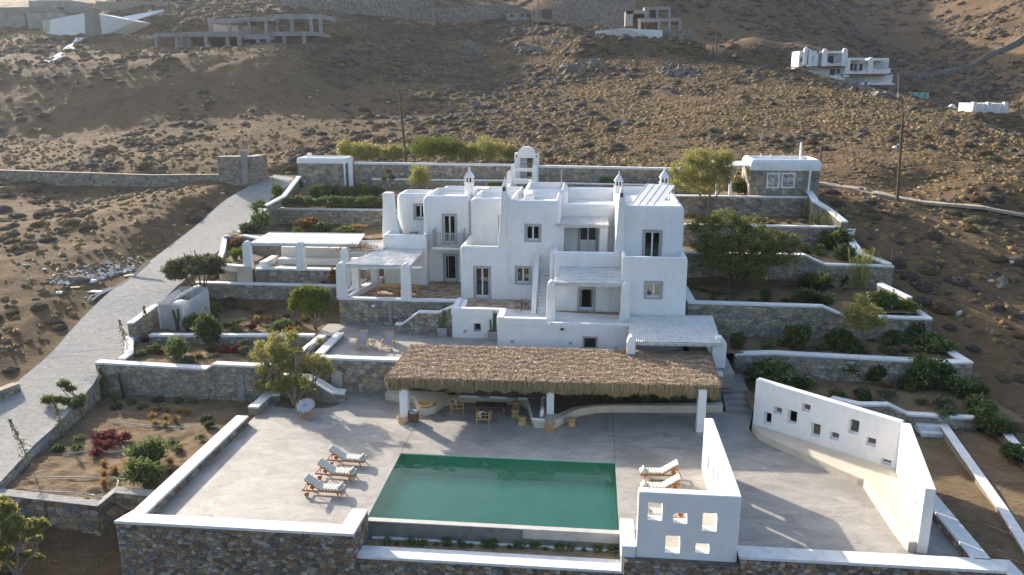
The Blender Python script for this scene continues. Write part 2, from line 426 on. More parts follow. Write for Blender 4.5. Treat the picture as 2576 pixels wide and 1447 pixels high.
def trimesh(name, V, Fc, mats, mi=None, parent=None, kind=None, smooth=False):
    me = bpy.data.meshes.new(name); V = np.asarray(V, dtype=np.float32); Fc = np.asarray(Fc, dtype=np.int32); k = Fc.shape[1]
    me.vertices.add(len(V)); me.loops.add(len(Fc) * k); me.polygons.add(len(Fc))
    me.vertices.foreach_set('co', V.reshape(-1)); me.loops.foreach_set('vertex_index', Fc.reshape(-1))
    me.polygons.foreach_set('loop_start', np.arange(0, len(Fc) * k, k, dtype=np.int32))
    if not isinstance(mats, (list, tuple)): mats = [mats]
    for m in mats: me.materials.append(MT[m] if isinstance(m, str) else m)
    if mi is not None: me.polygons.foreach_set('material_index', np.asarray(mi, dtype=np.int32))
    if smooth: me.polygons.foreach_set('use_smooth', np.ones(len(Fc), dtype=bool))
    me.update(calc_edges=True)
    return link(name, me, parent, kind=kind)
def cut(ob, boxes, m='interior'):
    """cut rectangular openings (x0,x1,y0,y1,z0,z1) given in world coordinates"""
    off = origin_of(ob)
    b = MB()
    for q in boxes: b.box(*q)
    c = b.build('cutter', m)
    _boolean(ob, c, off)
def _boolean(ob0, c, off):
    """difference, evaluated in a small scratch scene so that it stays fast"""
    sc = bpy.data.scenes.new('scratch')
    ob = bpy.data.objects.new('work', ob0.data); ob.location = off
    sc.collection.objects.link(ob); sc.collection.objects.link(c)
    md = ob.modifiers.new('cut', 'BOOLEAN'); md.object = c; md.operation = 'DIFFERENCE'; md.solver = 'EXACT'
    try: md.material_mode = 'TRANSFER'
    except Exception: pass
    vl = sc.view_layers[0]; vl.update(); dg = vl.depsgraph; dg.update()
    me = bpy.data.meshes.new_from_object(ob.evaluated_get(dg)); nm = ob0.data.name
    ob0.data = me
    bpy.data.objects.remove(ob); bpy.data.objects.remove(c); bpy.data.scenes.remove(sc)
def smooth_sharp(o, ang=35):
    me = o.data
    me.polygons.foreach_set('use_smooth', [True] * len(me.polygons))
    bm = bmesh.new(); bm.from_mesh(me); a = math.radians(ang)
    for e in bm.edges:
        e.smooth = len(e.link_faces) == 2 and e.calc_face_angle(0) < a
    bm.to_mesh(me); bm.free()
# ---------------------------------------------------------------- terrain
ctrl = []
def col(px, pts):
    k = float(np.interp(px, [700, 820, 920, 1010], [1, 1.15, 1.35, 1.5]))
    for py, Y in pts: ctrl.append(tuple(VY((px, py), Y if Y < 118 else 118 + (Y - 118) * k)))
col(-120, [(250, 116), (180, 126), (130, 142), (90, 160), (70, 185)])
col(0, [(370, 100), (340, 106), (300, 109.5), (240, 116), (175, 124), (150, 130), (120, 140), (70, 155), (50, 172), (40, 195)])
col(150, [(400, 92), (365, 100), (330, 107), (280, 112), (160, 126), (140, 132), (100, 147), (60, 165), (35, 185)])
col(300, [(430, 88), (340, 105), (318, 109), (240, 117), (150, 128), (135, 134), (125, 138), (60, 155), (0, 180)])
col(430, [(440, 87), (400, 92), (330, 106), (300, 111), (220, 120), (137, 131), (120, 138), (90, 150), (0, 180)])
col(560, [(400, 92), (320, 108), (285, 115), (200, 124), (132, 134), (121, 139), (110, 144), (60, 158), (0, 183)])
col(700, [(400, 92), (350, 102), (300, 113), (250, 121), (180, 128), (122, 136), (105, 145), (60, 158), (20, 174), (-20, 190)])
col(820, [(380, 97), (300, 116), (250, 126), (200, 132), (100, 145), (92, 150), (50, 160), (15, 176), (-20, 190)])
col(920, [(380, 97), (300, 117), (230, 130), (170, 140), (110, 148), (73, 154), (66, 158), (40, 168), (10, 182)])
col(1010, [(380, 97), (300, 118), (220, 134), (140, 150), (100, 158), (66, 168), (45, 176), (0, 195)])
col(1150, [(395, 94), (350, 105), (300, 117), (250, 130), (200, 142), (150, 154), (100, 167), (60, 178), (45, 184), (10, 205), (-20, 225)])
col(1290, [(400, 93), (350, 105), (300, 117), (250, 130), (200, 142), (150, 155), (110, 165), (70, 174), (45, 182), (10, 215), (-20, 245)])
col(1420, [(400, 93), (350, 105), (300, 117), (250, 129), (200, 141), (150, 152), (100, 163), (75, 170), (40, 200), (0, 250)])
col(1560, [(395, 94), (340, 107), (280, 121), (220, 134), (160, 146), (110, 157), (88, 165)])
col(1700, [(400, 93), (350, 104), (300, 115), (250, 127), (200, 138), (150, 149), (110, 160), (100, 166)])
col(1850, [(395, 93), (350, 103), (300, 114), (250, 126), (200, 138), (165, 149)])
col(2000, [(420, 89), (370, 99), (320, 110), (270, 122), (220, 135), (188, 146), (180, 152)])
col(2150, [(420, 88), (370, 98), (320, 109), (280, 119), (250, 129), (225, 141), (215, 150)])
col(2300, [(430, 87), (380, 96), (330, 107), (290, 118), (262, 132), (248, 145)])
col(2440, [(470, 82), (420, 89), (370, 99), (330, 110), (305, 122), (290, 138)])
col(2576, [(470, 82), (430, 88), (390, 96), (360, 106), (342, 120), (335, 132)])
col(2750, [(480, 82), (430, 92), (400, 105), (385, 120)])
# ravine and the far hillsides
for px, py, Y in [(2411, 270, 200), (2339, 210, 240), (2277, 148, 280), (2208, 69, 340), (2101, 0, 400)]:
    b = VY((px, py), Y); ctrl.append(tuple(b))
    for dx, k in (((25, .34), (50, .26)) if Y < 260 else ((25, .42), (60, .42), (100, .34))):
        ctrl.append((b.x - dx, Y - dx * .1, b.z + k * dx))
    for dx, k in ((25, .30), (60, .36), (130, .38), (220, .36)):
        ctrl.append((b.x + dx, Y + dx * .12, b.z + k * dx))
for px, Y, z in [(1560, 222, 30), (1700, 212, 26), (1850, 192, 21), (2000, 188, 17), (2150, 184, 14), (2300, 172, 12), (2440, 166, 11), (2576, 160, 10.5), (2576, 190, 15)]:
    ctrl.append((VY((px, 210), Y).x, Y, z))
for x, Y, z in [(-190, 100, 12), (-170, 215, 24), (-135, 260, 28), (-190, 170, 28), (-150, 230, 30), (-60, 240, 52), (30, 300, 70), (-60, 330, 70), (-190, 330, 30), (-60, 480, 110), (120, 520, 130), (300, 480, 130), (-250, 60, 5), (-200, 20, -4)]:
    ctrl.append((x, Y, z))
# near slopes: left hillside, road, right hillside
road_c = [(D(-150, 1330), -1.6), (D(0, 1165), -.2), (D(40, 1075), .15), (D(150, 960), .85), (D(235, 880), 1.6), (D(300, 800), 2.4), (D(360, 735), 3.3), (D(430, 680), 4.1), (D(500, 620), 4.9),
          (D(560, 570), 5.7), (D(600, 530), 6.5), (D(640, 495), 7.4), (D(690, 462), 8.4), (D(720, 445), 9.0)]
ROAD = [G(p, z) for p, z in road_c]
ROAD[:3] = [Vector((-30.6, 27, -1.1)), Vector((-31.5, 33, -.35)), Vector((-32.2, 38.6, .12))]
for p in ROAD: ctrl.append((p.x, p.y, p.z - .05))
for i in range(1, len(ROAD)):
    m = (ROAD[i] + ROAD[i - 1]) / 2; ctrl.append((m.x - 2.5, m.y + .5, m.z - .1)); ctrl.append((m.x + 1.6, m.y - .4, m.z - .15))
for p, z in [(D(0, 1000), .5), (D(0, 940), 1.2), (D(120, 900), 1.4), (D(0, 860), 2.0), (D(150, 830), 2.3), (D(0, 780), 3.1), (D(180, 740), 3.4), (D(0, 700), 4.3), (D(200, 660), 4.6), (D(330, 640), 4.8), (D(0, 630), 5.2),
             (D(200, 590), 5.8), (D(420, 560), 6.5), (D(0, 580), 5.9), (D(300, 530), 7.2), (D(500, 500), 7.7), (D(0, 530), 6.5), (D(150, 505), 6.7), (D(300, 490), 7.4), (D(450, 470), 7.9), (D(560, 470), 8.3), (D(0, 470), 7.9), (D(200, 465), 7.9), (D(400, 462), 8.1),
             (D(600, 410), 9.6), (D(-200, 600), 5.5), (D(-200, 850), 2)]:
    ctrl.append(tuple(G(p, z)))
for y, z in [(26, -2.6), (30, -2.2), (38, -1.2), (45, .1), (50, .6), (55, 2.0), (62, 4.2), (70, 6.6), (78, 8.5), (85, 9.6)]:
    ctrl.append((25, y, z)); ctrl.append((33, y, z - .3 - (y > 60) * .5)); ctrl.append((48, y + 2, z - 1.2)); ctrl.append((80, y + 4, z - 3)); ctrl.append((-90, y, z + .3))
for y, z in [(20, -3.6), (8, -4.5), (-5, -6)]:
    for x in (-80, -40, -22, 0, 20, 40, 80): ctrl.append((x, y, z))
for p, z in [(D(60, 1400), -2.3), (D(200, 1350), -2.1), (D(300, 1440), -2.5), (D(150, 1300), -1.9)]: ctrl.append(tuple(G(p, z)))
for p, z in [(D(2100, 475), 8.9), (D(2225, 490), 8.5), (D(2400, 515), 7.9), (D(2576, 540), 7.2), (D(2800, 570), 6.2)]: ctrl.append(tuple(G(p, z)))
C = np.array(ctrl)
def _warp(x, y):
    s = np.maximum(y + 40, 10); return np.stack([x / s * 1.6, np.log(s) * 1.8], -1)
CW = _warp(C[:, 0], C[:, 1])
def _phi(r2): return np.where(r2 > 0, .5 * r2 * np.log(np.maximum(r2, 1e-12)), 0)
n_ = len(C)
K = _phi(((CW[:, None] - CW[None]) ** 2).sum(-1)) + np.eye(n_) * 2e-4
Pm = np.concatenate([np.ones((n_, 1)), CW], 1)
A_ = np.block([[K, Pm], [Pm.T, np.zeros((3, 3))]])
SOL = np.linalg.lstsq(A_, np.concatenate([C[:, 2], np.zeros(3)]), rcond=None)[0]
def base_h(x, y):
    x = np.asarray(x, float); y = np.asarray(y, float); sh = x.shape; q = _warp(x.ravel(), y.ravel())
    out = np.empty(len(q))
    for i in range(0, len(q), 20000):
        qq = q[i:i + 20000]
        out[i:i + 20000] = _phi(((qq[:, None] - CW[None]) ** 2).sum(-1)) @ SOL[:n_] + SOL[n_] + qq @ SOL[n_ + 1:]
    return out.reshape(sh)
# value noise
_NT = np.random.RandomState(3).rand(256, 256)
def vnoise(x, y):
    xi = np.floor(x).astype(int); yi = np.floor(y).astype(int); fx = x - xi; fy = y - yi
    fx = fx * fx * (3 - 2 * fx); fy = fy * fy * (3 - 2 * fy)
    g = lambda i, j: _NT[i % 256, j % 256]
    return (g(xi, yi) * (1 - fx) + g(xi + 1, yi) * fx) * (1 - fy) + (g(xi, yi + 1) * (1 - fx) + g(xi + 1, yi + 1) * fx) * fy
def fbm(x, y, o=4):
    s = 0; a = .5
    for k in range(o): s = s + a * vnoise(x + 17.3 * k, y + 9.1 * k); x = x * 2.03; y = y * 2.03; a *= .5
    return s
RP = np.array([[p.x, p.y, p.z] for p in ROAD])
def road_dist(x, y):
    best = np.full(np.shape(x), 1e9); zz = np.zeros(np.shape(x))
    for i in range(len(RP) - 1):
        a = RP[i]; d = RP[i + 1] - a; L2 = d[0] ** 2 + d[1] ** 2
        t = np.clip(((x - a[0]) * d[0] + (y - a[1]) * d[1]) / L2, 0, 1)
        r = np.hypot(x - a[0] - t * d[0], y - a[1] - t * d[1]); m = r < best
        best = np.where(m, r, best); zz = np.where(m, a[2] + t * d[2], zz)
    return best, zz
# compound outline: left edge follows the walls along the road, right edge the zigzag wall
LEFT_E = np.array([(25, -20.4), (29.3, -20.4), (31.8, -22.5), (32.2, -28.4), (33.3, -28.9), (41, -29.9), (45.5, -31.2), (50, -32.1), (54, -32.2), (57.6, -30.9), (60, -29.4), (64, -31), (66.6, -32.0), (69.5, -29.6), (73, -29.2), (78.6, -29.5), (79.8, -29.5)])
RIGHT_E = np.array([(25, 16.6), (29.2, 22), (34, 23.6), (49.1, 23.8), (55.2, 22.9), (61.6, 22.6), (69, 21.6), (72.5, 20.6), (79.8, 20.3)])
def garden_level(x, y):
    """level of the finished ground inside the walls"""
    z = np.full(np.shape(x), 0.0)
    z = np.where(y < 45.2, -.45, z)
    L_ = x < -12
    z = np.where(L_ & (y >= 45.4), 1.35, z); z = np.where(L_ & (y >= 50.3), 1.75, z); z = np.where(L_ & (y >= 58.2), 3.4, z)
    z = np.where(L_ & (y >= 62.9), 6.1, z); z = np.where(L_ & (y >= 72.6), 7.9, z); z = np.where(L_ & (y >= 75), 8.5, z)
    R_ = x > 6.5
    z = np.where(R_ & (y >= 43), .8, z); z = np.where(R_ & (y >= 49.9), 2.1, z); z = np.where(R_ & (y >= 54), 3.9, z)
    z = np.where(R_ & (y >= 61.2), 5.75, z); z = np.where(R_ & (y >= 67.8), 7.15, z); z = np.where(R_ & (y >= 75), 8.7, z)
    M_ = ~L_ & ~R_
    z = np.where(M_ & (y >= 50), 1.9, z); z = np.where(M_ & (y >= 66), 7, z); z = np.where(M_ & (y >= 75), 8.6, z)
    return z
def inside(x, y, m=0.0):
    return (y > 29.6 - m) & (y < 79.8 + m) & (x > np.interp(y, LEFT_E[:, 0], LEFT_E[:, 1]) - m) & (x < np.interp(y, RIGHT_E[:, 0], RIGHT_E[:, 1]) + m)
def _pad(pl, pr, Y, ya, yb, mg=4, dz=-.1):
    l, r = VY(pl, Y), VY(pr, Y); return (l.x - .5, r.x + .5, ya, yb, l.z + dz, r.z + dz, mg)
PADS = [_pad(U1(1120, 362), U1(1740, 352), 140, 139.5, 156, 4), _pad(U1(1740, 350), U1(2340, 328), 145, 144, 158, 4), _pad(U2(1890, 262), U2(2560, 300), FY(156), 172.5, 192, 6), _pad(U3(930, 560), U3(1250, 600), FY(151), 166.5, 178, 4),
        _pad(U3(1260, 640), U3(1620, 692), FY(151), 167, 178, 4), _pad(U3(2198, 815), U3(2445, 830), 133, 132.5, 139, 5), _pad(U3(1690, 715), U3(1870, 720), 160, 159, 161, 4), _pad(U1(340, 262), U1(960, 262), 147, 146, 160, 4)]
def height(x, y):
    z = base_h(x, y)
    far = np.clip((y - 20) / 120, .25, 2.2)
    z = z + (fbm(x * .11, y * .11) - .47) * 1.5 * far + (fbm(x * .6 + 50, y * .6, 3) - .45) * .5
    rocky = np.clip((fbm(x * .02 + 5, y * .02 + 3) - .5) * 6, 0, 1) * np.clip((y - 235) / 60, 0, 1)
    z = z + rocky * (np.abs(fbm(x * .09 + 9, y * .09) - .5)) * 7
    z = np.where(y > 150, np.minimum(z, np.where(x < 40, 41 + .24 * np.maximum(0, y - 190), 400)), z)
    for xa, xb, ya, yb, za, zb, mg in PADS:
        w = np.clip(1 - np.maximum.reduce([xa - x, x - xb, ya - y, y - yb]) / mg, 0, 1); w = w * w * (3 - 2 * w)
        z = z * (1 - w) + (za + (zb - za) * np.clip((x - xa) / (xb - xa), 0, 1)) * w
    emb = np.clip((y - 104) / 5, 0, 1) * np.clip((134 - y) / 6, 0, 1) * np.clip((-22 - x) / 8, 0, 1)
    r, rz = road_dist(x, y)
    w = np.clip((r - np.where((y < 40) & (x < -31), 6.0, 3.0)) / 2.5, 0, 1); w = w * w * (3 - 2 * w)
    z = (rz - .12) * (1 - w) + z * w
    z = np.where(inside(x, y, .3), np.minimum(z, garden_level(x, y) - .8), z)
    pool = (x > -20.8) & (x < 16.7) & (y > 29.3) & (y < 50)
    z = np.where(pool, -2.6, z)
    pit = (x > -31.5) & (x < -20.2) & (y > 32.0) & (y < 45.3)
    z = np.where(pit & inside(x, y, .3), -1.4, z)
    return z
ys = [-6.0]
while ys[-1] < 620:
    y = ys[-1]; ys.append(y + max(.42, .42 + max(0, (y - 85)) * .0075))
ys = np.array(ys)
uu = np.linspace(-1, 1, 430)
YY, UU = np.meshgrid(ys, uu, indexing='ij')
XX = UU * (60 + .78 * np.maximum(YY, 0)) + .0 * YY - .05 * YY
ZZ = height(XX, YY)
nr, nc = XX.shape
idx = np.arange(nr * nc).reshape(nr, nc)
Fq = np.stack([idx[:-1, :-1], idx[:-1, 1:], idx[1:, 1:], idx[1:, :-1]], -1).reshape(-1, 4)
hill = trimesh('hillside', np.stack([XX, YY, ZZ], -1).reshape(-1, 3), Fq, 'hill', kind='structure', smooth=True)
def hz(x, y):
    """bilinear height of the terrain mesh, so that plants touch it"""
    x = np.asarray(x, float); y = np.asarray(y, float)
    i = np.clip(np.searchsorted(ys, y) - 1, 0, nr - 2); fy = np.clip((y - ys[i]) / (ys[i + 1] - ys[i]), 0, 1)
    u = (x + .05 * y) / (60 + .78 * np.maximum(y, 0)); j = np.clip(((u + 1) / 2 * (nc - 1)).astype(int), 0, nc - 2); fx = np.clip((u + 1) / 2 * (nc - 1) - j, 0, 1)
    return (ZZ[i, j] * (1 - fx) + ZZ[i, j + 1] * fx) * (1 - fy) + (ZZ[i + 1, j] * (1 - fx) + ZZ[i + 1, j + 1] * fx) * fy
def hzs(x, y): return float(hz(np.array([x]), np.array([y]))[0])
# road ribbon
def ribbon(name, pts, wl, wr, m, kind='structure', dz=.0, thick=.25, parent=None):
    P = [Vector(p) for p in pts]; V = []; n = len(P)
    for i, p in enumerate(P):
        d = (P[min(i + 1, n - 1)] - P[max(i - 1, 0)]); d.z = 0; d.normalize(); nrm = Vector((-d.y, d.x, 0))
        a = wl[i] if isinstance(wl, (list, tuple)) else wl; b = wr[i] if isinstance(wr, (list, tuple)) else wr
        V += [p + nrm * a + Vector((0, 0, dz)), p - nrm * b + Vector((0, 0, dz)), p - nrm * b + Vector((0, 0, dz - thick)), p + nrm * a + Vector((0, 0, dz - thick))]
    Fs = []
    for i in range(n - 1):
        o = i * 4; Fs += [(o, o + 1, o + 5, o + 4), (o + 1, o + 2, o + 6, o + 5), (o + 3, o, o + 4, o + 7)]
    Fs += [(0, 3, 2, 1), tuple((n - 1) * 4 + k for k in range(4))]
    mb = MB(); mb.add(V, Fs); return mb.build(name, m, parent, kind=kind)
def smooth_path(P, k=4):
    out = []; P = [Vector(p) for p in P]
    for i in range(len(P) - 1):
        p0 = P[max(i - 1, 0)]; p1 = P[i]; p2 = P[i + 1]; p3 = P[min(i + 2, len(P) - 1)]
        for j in range(k):
            t = j / k
            out.append(.5 * ((2 * p1) + (p2 - p0) * t + (2 * p0 - 5 * p1 + 4 * p2 - p3) * t * t + (3 * p1 - p0 - 3 * p2 + p3) * t ** 3))
    out.append(P[-1]); return out

# ---------------------------------------------------------------- rubble stone walls
def clip_poly(poly, a, b, c):
    """keep a*x+b*y<=c"""
    out = []; n = len(poly)
    for i in range(n):
        p = poly[i]; q = poly[(i + 1) % n]; dp = a * p[0] + b * p[1] - c; dq = a * q[0] + b * q[1] - c
        if dp <= 0: out.append(p)
        if (dp < 0 < dq) or (dq < 0 < dp):
            t = dp / (dp - dq); out.append((p[0] + (q[0] - p[0]) * t, p[1] + (q[1] - p[1]) * t))
    return out
def cells(u0, u1, b0, b1, t0, t1, cw, ch, rng):
    """voronoi cells in the quad (u0,b0)-(u1,b1)-(u1,t1)-(u0,t0)"""
    k = cw / ch; zb = min(b0, b1); zt = max(t0, t1)
    nu = max(1, int(round((u1 - u0) / cw))); nv = max(1, int(round((zt - zb) / ch)))
    du = (u1 - u0) / nu; dv = (zt - zb) / nv
    S = {}
    for j in range(-1, nv + 1):
        sh = rng.random() * .6
        for i in range(-1, nu + 1):
            if rng.random() < .20: continue
            S[(i, j)] = (u0 + (i + .5 + sh - .3 + (rng.random() - .5) * .75) * du, (zb + (j + .5 + (rng.random() - .5) * .75) * dv) * k)
    out = []
    for (i, j), s in S.items():
        if i < 0 and s[0] < u0 - du * .6: continue
        poly = [(u0, b0 * k), (u1, b1 * k), (u1, t1 * k), (u0, t0 * k)]
        for di in range(-2, 3):
            for dj in range(-2, 3):
                o = S.get((i + di, j + dj))
                if o is None or (di == 0 and dj == 0): continue
                a = o[0] - s[0]; b = o[1] - s[1]
                poly = clip_poly(poly, a, b, a * (o[0] + s[0]) / 2 + b * (o[1] + s[1]) / 2)
                if len(poly) < 3: break
            if len(poly) < 3: break
        if len(poly) < 3: continue
        poly = [(p[0], p[1] / k) for p in poly]
        cx = sum(p[0] for p in poly) / len(poly); cy = sum(p[1] for p in poly) / len(poly)
        ar = abs(sum(poly[q][0] * poly[(q + 1) % len(poly)][1] - poly[(q + 1) % len(poly)][0] * poly[q][1] for q in range(len(poly)))) / 2
        if ar < cw * ch * .12: continue
        out.append((cx, cy, ar, poly))
    return out
def stone_geo(poly, cx, cy, frame, rng, joint, prot):
    """chamfered fieldstone standing proud of the wall face; frame maps (u,v,out)->world"""
    r = max(math.hypot(p[0] - cx, p[1] - cy) for p in poly)
    # round off corners
    P = []
    n = len(poly)
    for i in range(n):
        p = poly[i]; q = poly[(i + 1) % n]
        l = math.hypot(q[0] - p[0], q[1] - p[1])
        if l < r * .25: P.append(((p[0] + q[0]) / 2, (p[1] + q[1]) / 2)); continue
        c = min(.16, .18 * r / max(l, 1e-6))
        P.append((p[0] + (q[0] - p[0]) * c, p[1] + (q[1] - p[1]) * c)); P.append((q[0] + (p[0] - q[0]) * c, q[1] + (p[1] - q[1]) * c))
    f1 = 1 - joint / r; f2 = f1 - .09 - rng.random() * .07
    d1 = prot * (.45 + .3 * rng.random()); d2 = prot * (.85 + .5 * rng.random())
    tx = (rng.random() - .5) * .25 * prot / r; ty = (rng.random() - .5) * .3 * prot / r
    V = []; m = len(P)
    for f, d in ((f1, -.02), (f1, d1), (f2, d2)):
        for p in P:
            u = cx + (p[0] - cx) * f; v = cy + (p[1] - cy) * f
            V.append(frame(u, v, d + (tx * (p[0] - cx) + ty * (p[1] - cy) if d > 0 else 0)))
    Fc = [tuple(range(2 * m, 3 * m))]
    for k in range(2):
        for i in range(m): Fc.append((k * m + i, k * m + (i + 1) % m, (k + 1) * m + (i + 1) % m, (k + 1) * m + i))
    return V, Fc
BUDGET = 300
def stone_wall(name, label, path, t=.5, cap=.14, cw=.33, ch=.21, mats=None, cat='wall', budget=BUDGET, group=None, mortar='mortar', capmat='white_cap', seed=0, over=.05,
               joint=.014, prot=.05, faces=None, parent=None, stonename='stone', caph=None, kindthing=True, ends=True):
    """path: (x,y,zb,zt) going so that the face is on the right hand; wall thickness t to the left; a cap slab follows the top."""
    rng = random.Random(hash(name) % 1000 + seed * 31 + len(path)) if False else random.Random(seed * 31 + len(path) * 7 + 5)
    mats = mats or STONES_GREY
    P = [Vector((p[0], p[1], 0)) for p in path]
    x0 = path[len(path) // 2]
    w = parent or thing(name, label, cat, (x0[0], x0[1], x0[2]), 0, group)
    n = len(P)
    nr_ = []
    for i in range(n - 1):
        d = (P[i + 1] - P[i]).normalized(); nr_.append(Vector((-d.y, d.x, 0)))
    def off(i, o):
        a = nr_[max(i - 1, 0)]; b = nr_[min(i, n - 2)]
        m = (a + b).normalized(); return P[i] + m * (o / max(.35, m.dot(b)))
    # core
    mb = MB(); V = []; Fc = []
    for i in range(n):
        a = off(i, 0.012); b = off(i, t); zb, zt = path[i][2], path[i][3] - cap + .01
        V += [(a.x, a.y, zb), (b.x, b.y, zb), (b.x, b.y, zt), (a.x, a.y, zt)]
    for i in range(n - 1):
        o = 4 * i; Fc += [(o, o + 4, o + 7, o + 3), (o + 1, o + 2, o + 6, o + 5), (o + 3, o + 7, o + 6, o + 2), (o, o + 1, o + 5, o + 4)]
    Fc += [(0, 3, 2, 1), tuple((n - 1) * 4 + k for k in range(4))]
    mb.add(V, Fc); mb.build('mortar_core', mortar, w)
    if cap > 0:
        mb = MB(); V = []; Fc = []
        for i in range(n):
            a = off(i, -over); b = off(i, t + over); zt = path[i][3]
            e = Vector((0, 0, 0))
            if i == 0: e = (P[0] - P[1]).normalized() * over
            if i == n - 1: e = (P[-1] - P[-2]).normalized() * over
            a = a + e; b = b + e
            V += [(a.x, a.y, zt - cap), (b.x, b.y, zt - cap), (b.x, b.y, zt), (a.x, a.y, zt)]
        for i in range(n - 1):
            o = 4 * i; Fc += [(o, o + 4, o + 7, o + 3), (o + 1, o + 2, o + 6, o + 5), (o + 3, o + 7, o + 6, o + 2), (o, o + 1, o + 5, o + 4)]
        Fc += [(0, 3, 2, 1), tuple((n - 1) * 4 + k for k in range(4))]
        mb.add(V, Fc); c_ = mb.build('cap', capmat, w, bevel=.02)
    # stones
    allc = []; u = 0
    segs = list(range(n - 1)) if faces is None else faces
    def addface(p, q, zb0, zb1, zt0, zt1):
        d = (q - p); L_ = d.length
        if L_ < .12: return
        d.normalize(); nn = Vector((d.y, -d.x, 0))
        fr = lambda uu, vv, o, p=p, d=d, nn=nn: (p.x + d.x * uu + nn.x * o, p.y + d.y * uu + nn.y * o, vv)
        for c in cells(0, L_, zb0, zb1, zt0, zt1, cw, ch, rng):
            allc.append((c, fr, nn))
    for i in segs:
        addface(P[i], P[i + 1], path[i][2], path[i + 1][2], path[i][3] - cap, path[i + 1][3] - cap)
    if ends:
        addface(off(0, t), P[0], path[0][2], path[0][2], path[0][3] - cap, path[0][3] - cap)
        addface(P[-1], off(n - 1, t), path[-1][2], path[-1][2], path[-1][3] - cap, path[-1][3] - cap)
    scored = []
    for c, fr, nn in allc:
        q = fr(c[0], c[1], 0); px, py, wd = proj(*q)
        vis = -100 < px < 2680 and -50 < py < 1500
        scored.append((c[2] / wd ** 2 * (1 if vis else .001) * (1 if nn.y < 0 else .2), c, fr, q))
    scored.sort(key=lambda s: -s[0])
    rest = MB()
    for k, (s, c, fr, q) in enumerate(scored):
        V, Fc = stone_geo(c[3], c[0], c[1], fr, rng, joint, prot)
        mi = min(7, int(rng.random() ** 1.15 * 8))
        if k < budget:
            me = bpy.data.meshes.new(stonename)
            me.from_pydata([(v[0] - q[0], v[1] - q[1], v[2] - q[2]) for v in V], [], Fc)
            me.materials.append(mats[mi])
            off_ = origin_of(w)
            link(stonename, me, w, (q[0] - off_.x, q[1] - off_.y, q[2] - off_.z))
        else: rest.add(V, Fc, mi)
    if rest.v: rest.build('smaller_stones', mats, w, kind='stuff')
    return w
# ---------------------------------------------------------------- road and made ground
rp = smooth_path(ROAD, 5)
nl_ = [float(np.interp(p.y, [34, 40, 44], [6.5, 4.5, 2.6])) for p in rp]; nw_ = [float(np.interp(p.y, [28, 33, 38.6, 44], [3.2, 2.95, 2.5, 2.25])) for p in rp]
ribbon('concrete_road', [(p.x, p.y, p.z) for p in rp], nl_, nw_, 'road', dz=.05)
ribbon('dirt_track', [(p.x, p.y, hzs(p.x, p.y)) for p in smooth_path([G(D(1990, 468), 9.0), G(D(2059, 468), 8.95), G(D(2150, 478), 8.75), G(D(2225, 491), 8.5), G(D(2400, 515), 7.9), G(D(2576, 541), 7.2), G(D(2800, 570), 6.2)], 5)], 1.0, 1.0,
       mat('pale_track', (.34, .28, .21), (.42, .36, .28), 1, .95, .6, 4, .1), dz=.10)
def slab(name, polys, z0, z1, m, kind='structure'):
    b = MB()
    for p in polys: b.prism(p, z0, z1)
    return b.build(name, m, kind=kind)
PX0, PX1, PY0, PY1 = -9.66, 1.64, 31.6, 38.0
slab('pool_terrace', [[(-19.75, 29.9), (PX0 - .002, 29.9), (PX0 - .002, 38.004), (-19.4, 38.004)], [(-19.4, 38.004), (15.3, 38.004), (9.35, 42.6), (9.35, 43.2), (9.95, 45.3), (8.3, 45.3), (8.3, 46.3), (-17, 46.3), (-19.3, 44.5)],
                       [(PX1 + .002, 29.6), (15.9, 29.6), (16.0, 35), (15.35, 38), (PX1 + .002, 38)]], -.4, 0, 'screed')
slab('deck', [[(-17.0, 46.6), (9.0, 46.6), (9.0, 50.2), (-5.9, 50.2), (-5.9, 54.3), (-18.9, 54.3), (-18.9, 51.6), (-17.1, 51.6)]], 1.0, 1.95, 'screed')
MB().box(1.63, 1.66, 38.25, 44.3, -.01, .004).box(-9.68, -9.65, 38.25, 42.7, -.01, .004).box(1.66, 8.3, 40.0, 40.02, -.01, .004).build('expansion_joint', 'mortar_dark', kind='structure')
slab('side_path', [[(8.4, 47.6), (9.95, 47.7), (10.1, 50.0), (8.4, 50.0)]], .2, .8, 'path')
b = MB()
for k in range(4): b.box(8.38, 9.9, 45.3 + k * .6, 48 + .001 * k, .0, .2 * (k + 1) - .002 * (k == 3))
st = thing('garden_steps', 'grey concrete garden steps beside the right end of the thatched shelter', 'steps', (9.1, 46, 0))
for k in range(4): MB().box(8.38, 9.9 + .02 * k, 45.2 + k * .6, 45.2 + (k + 1) * .6 + (.05 if k < 3 else .2), -.05, .2 * (k + 1) - .004).build('step', 'path', st, bevel=.02)
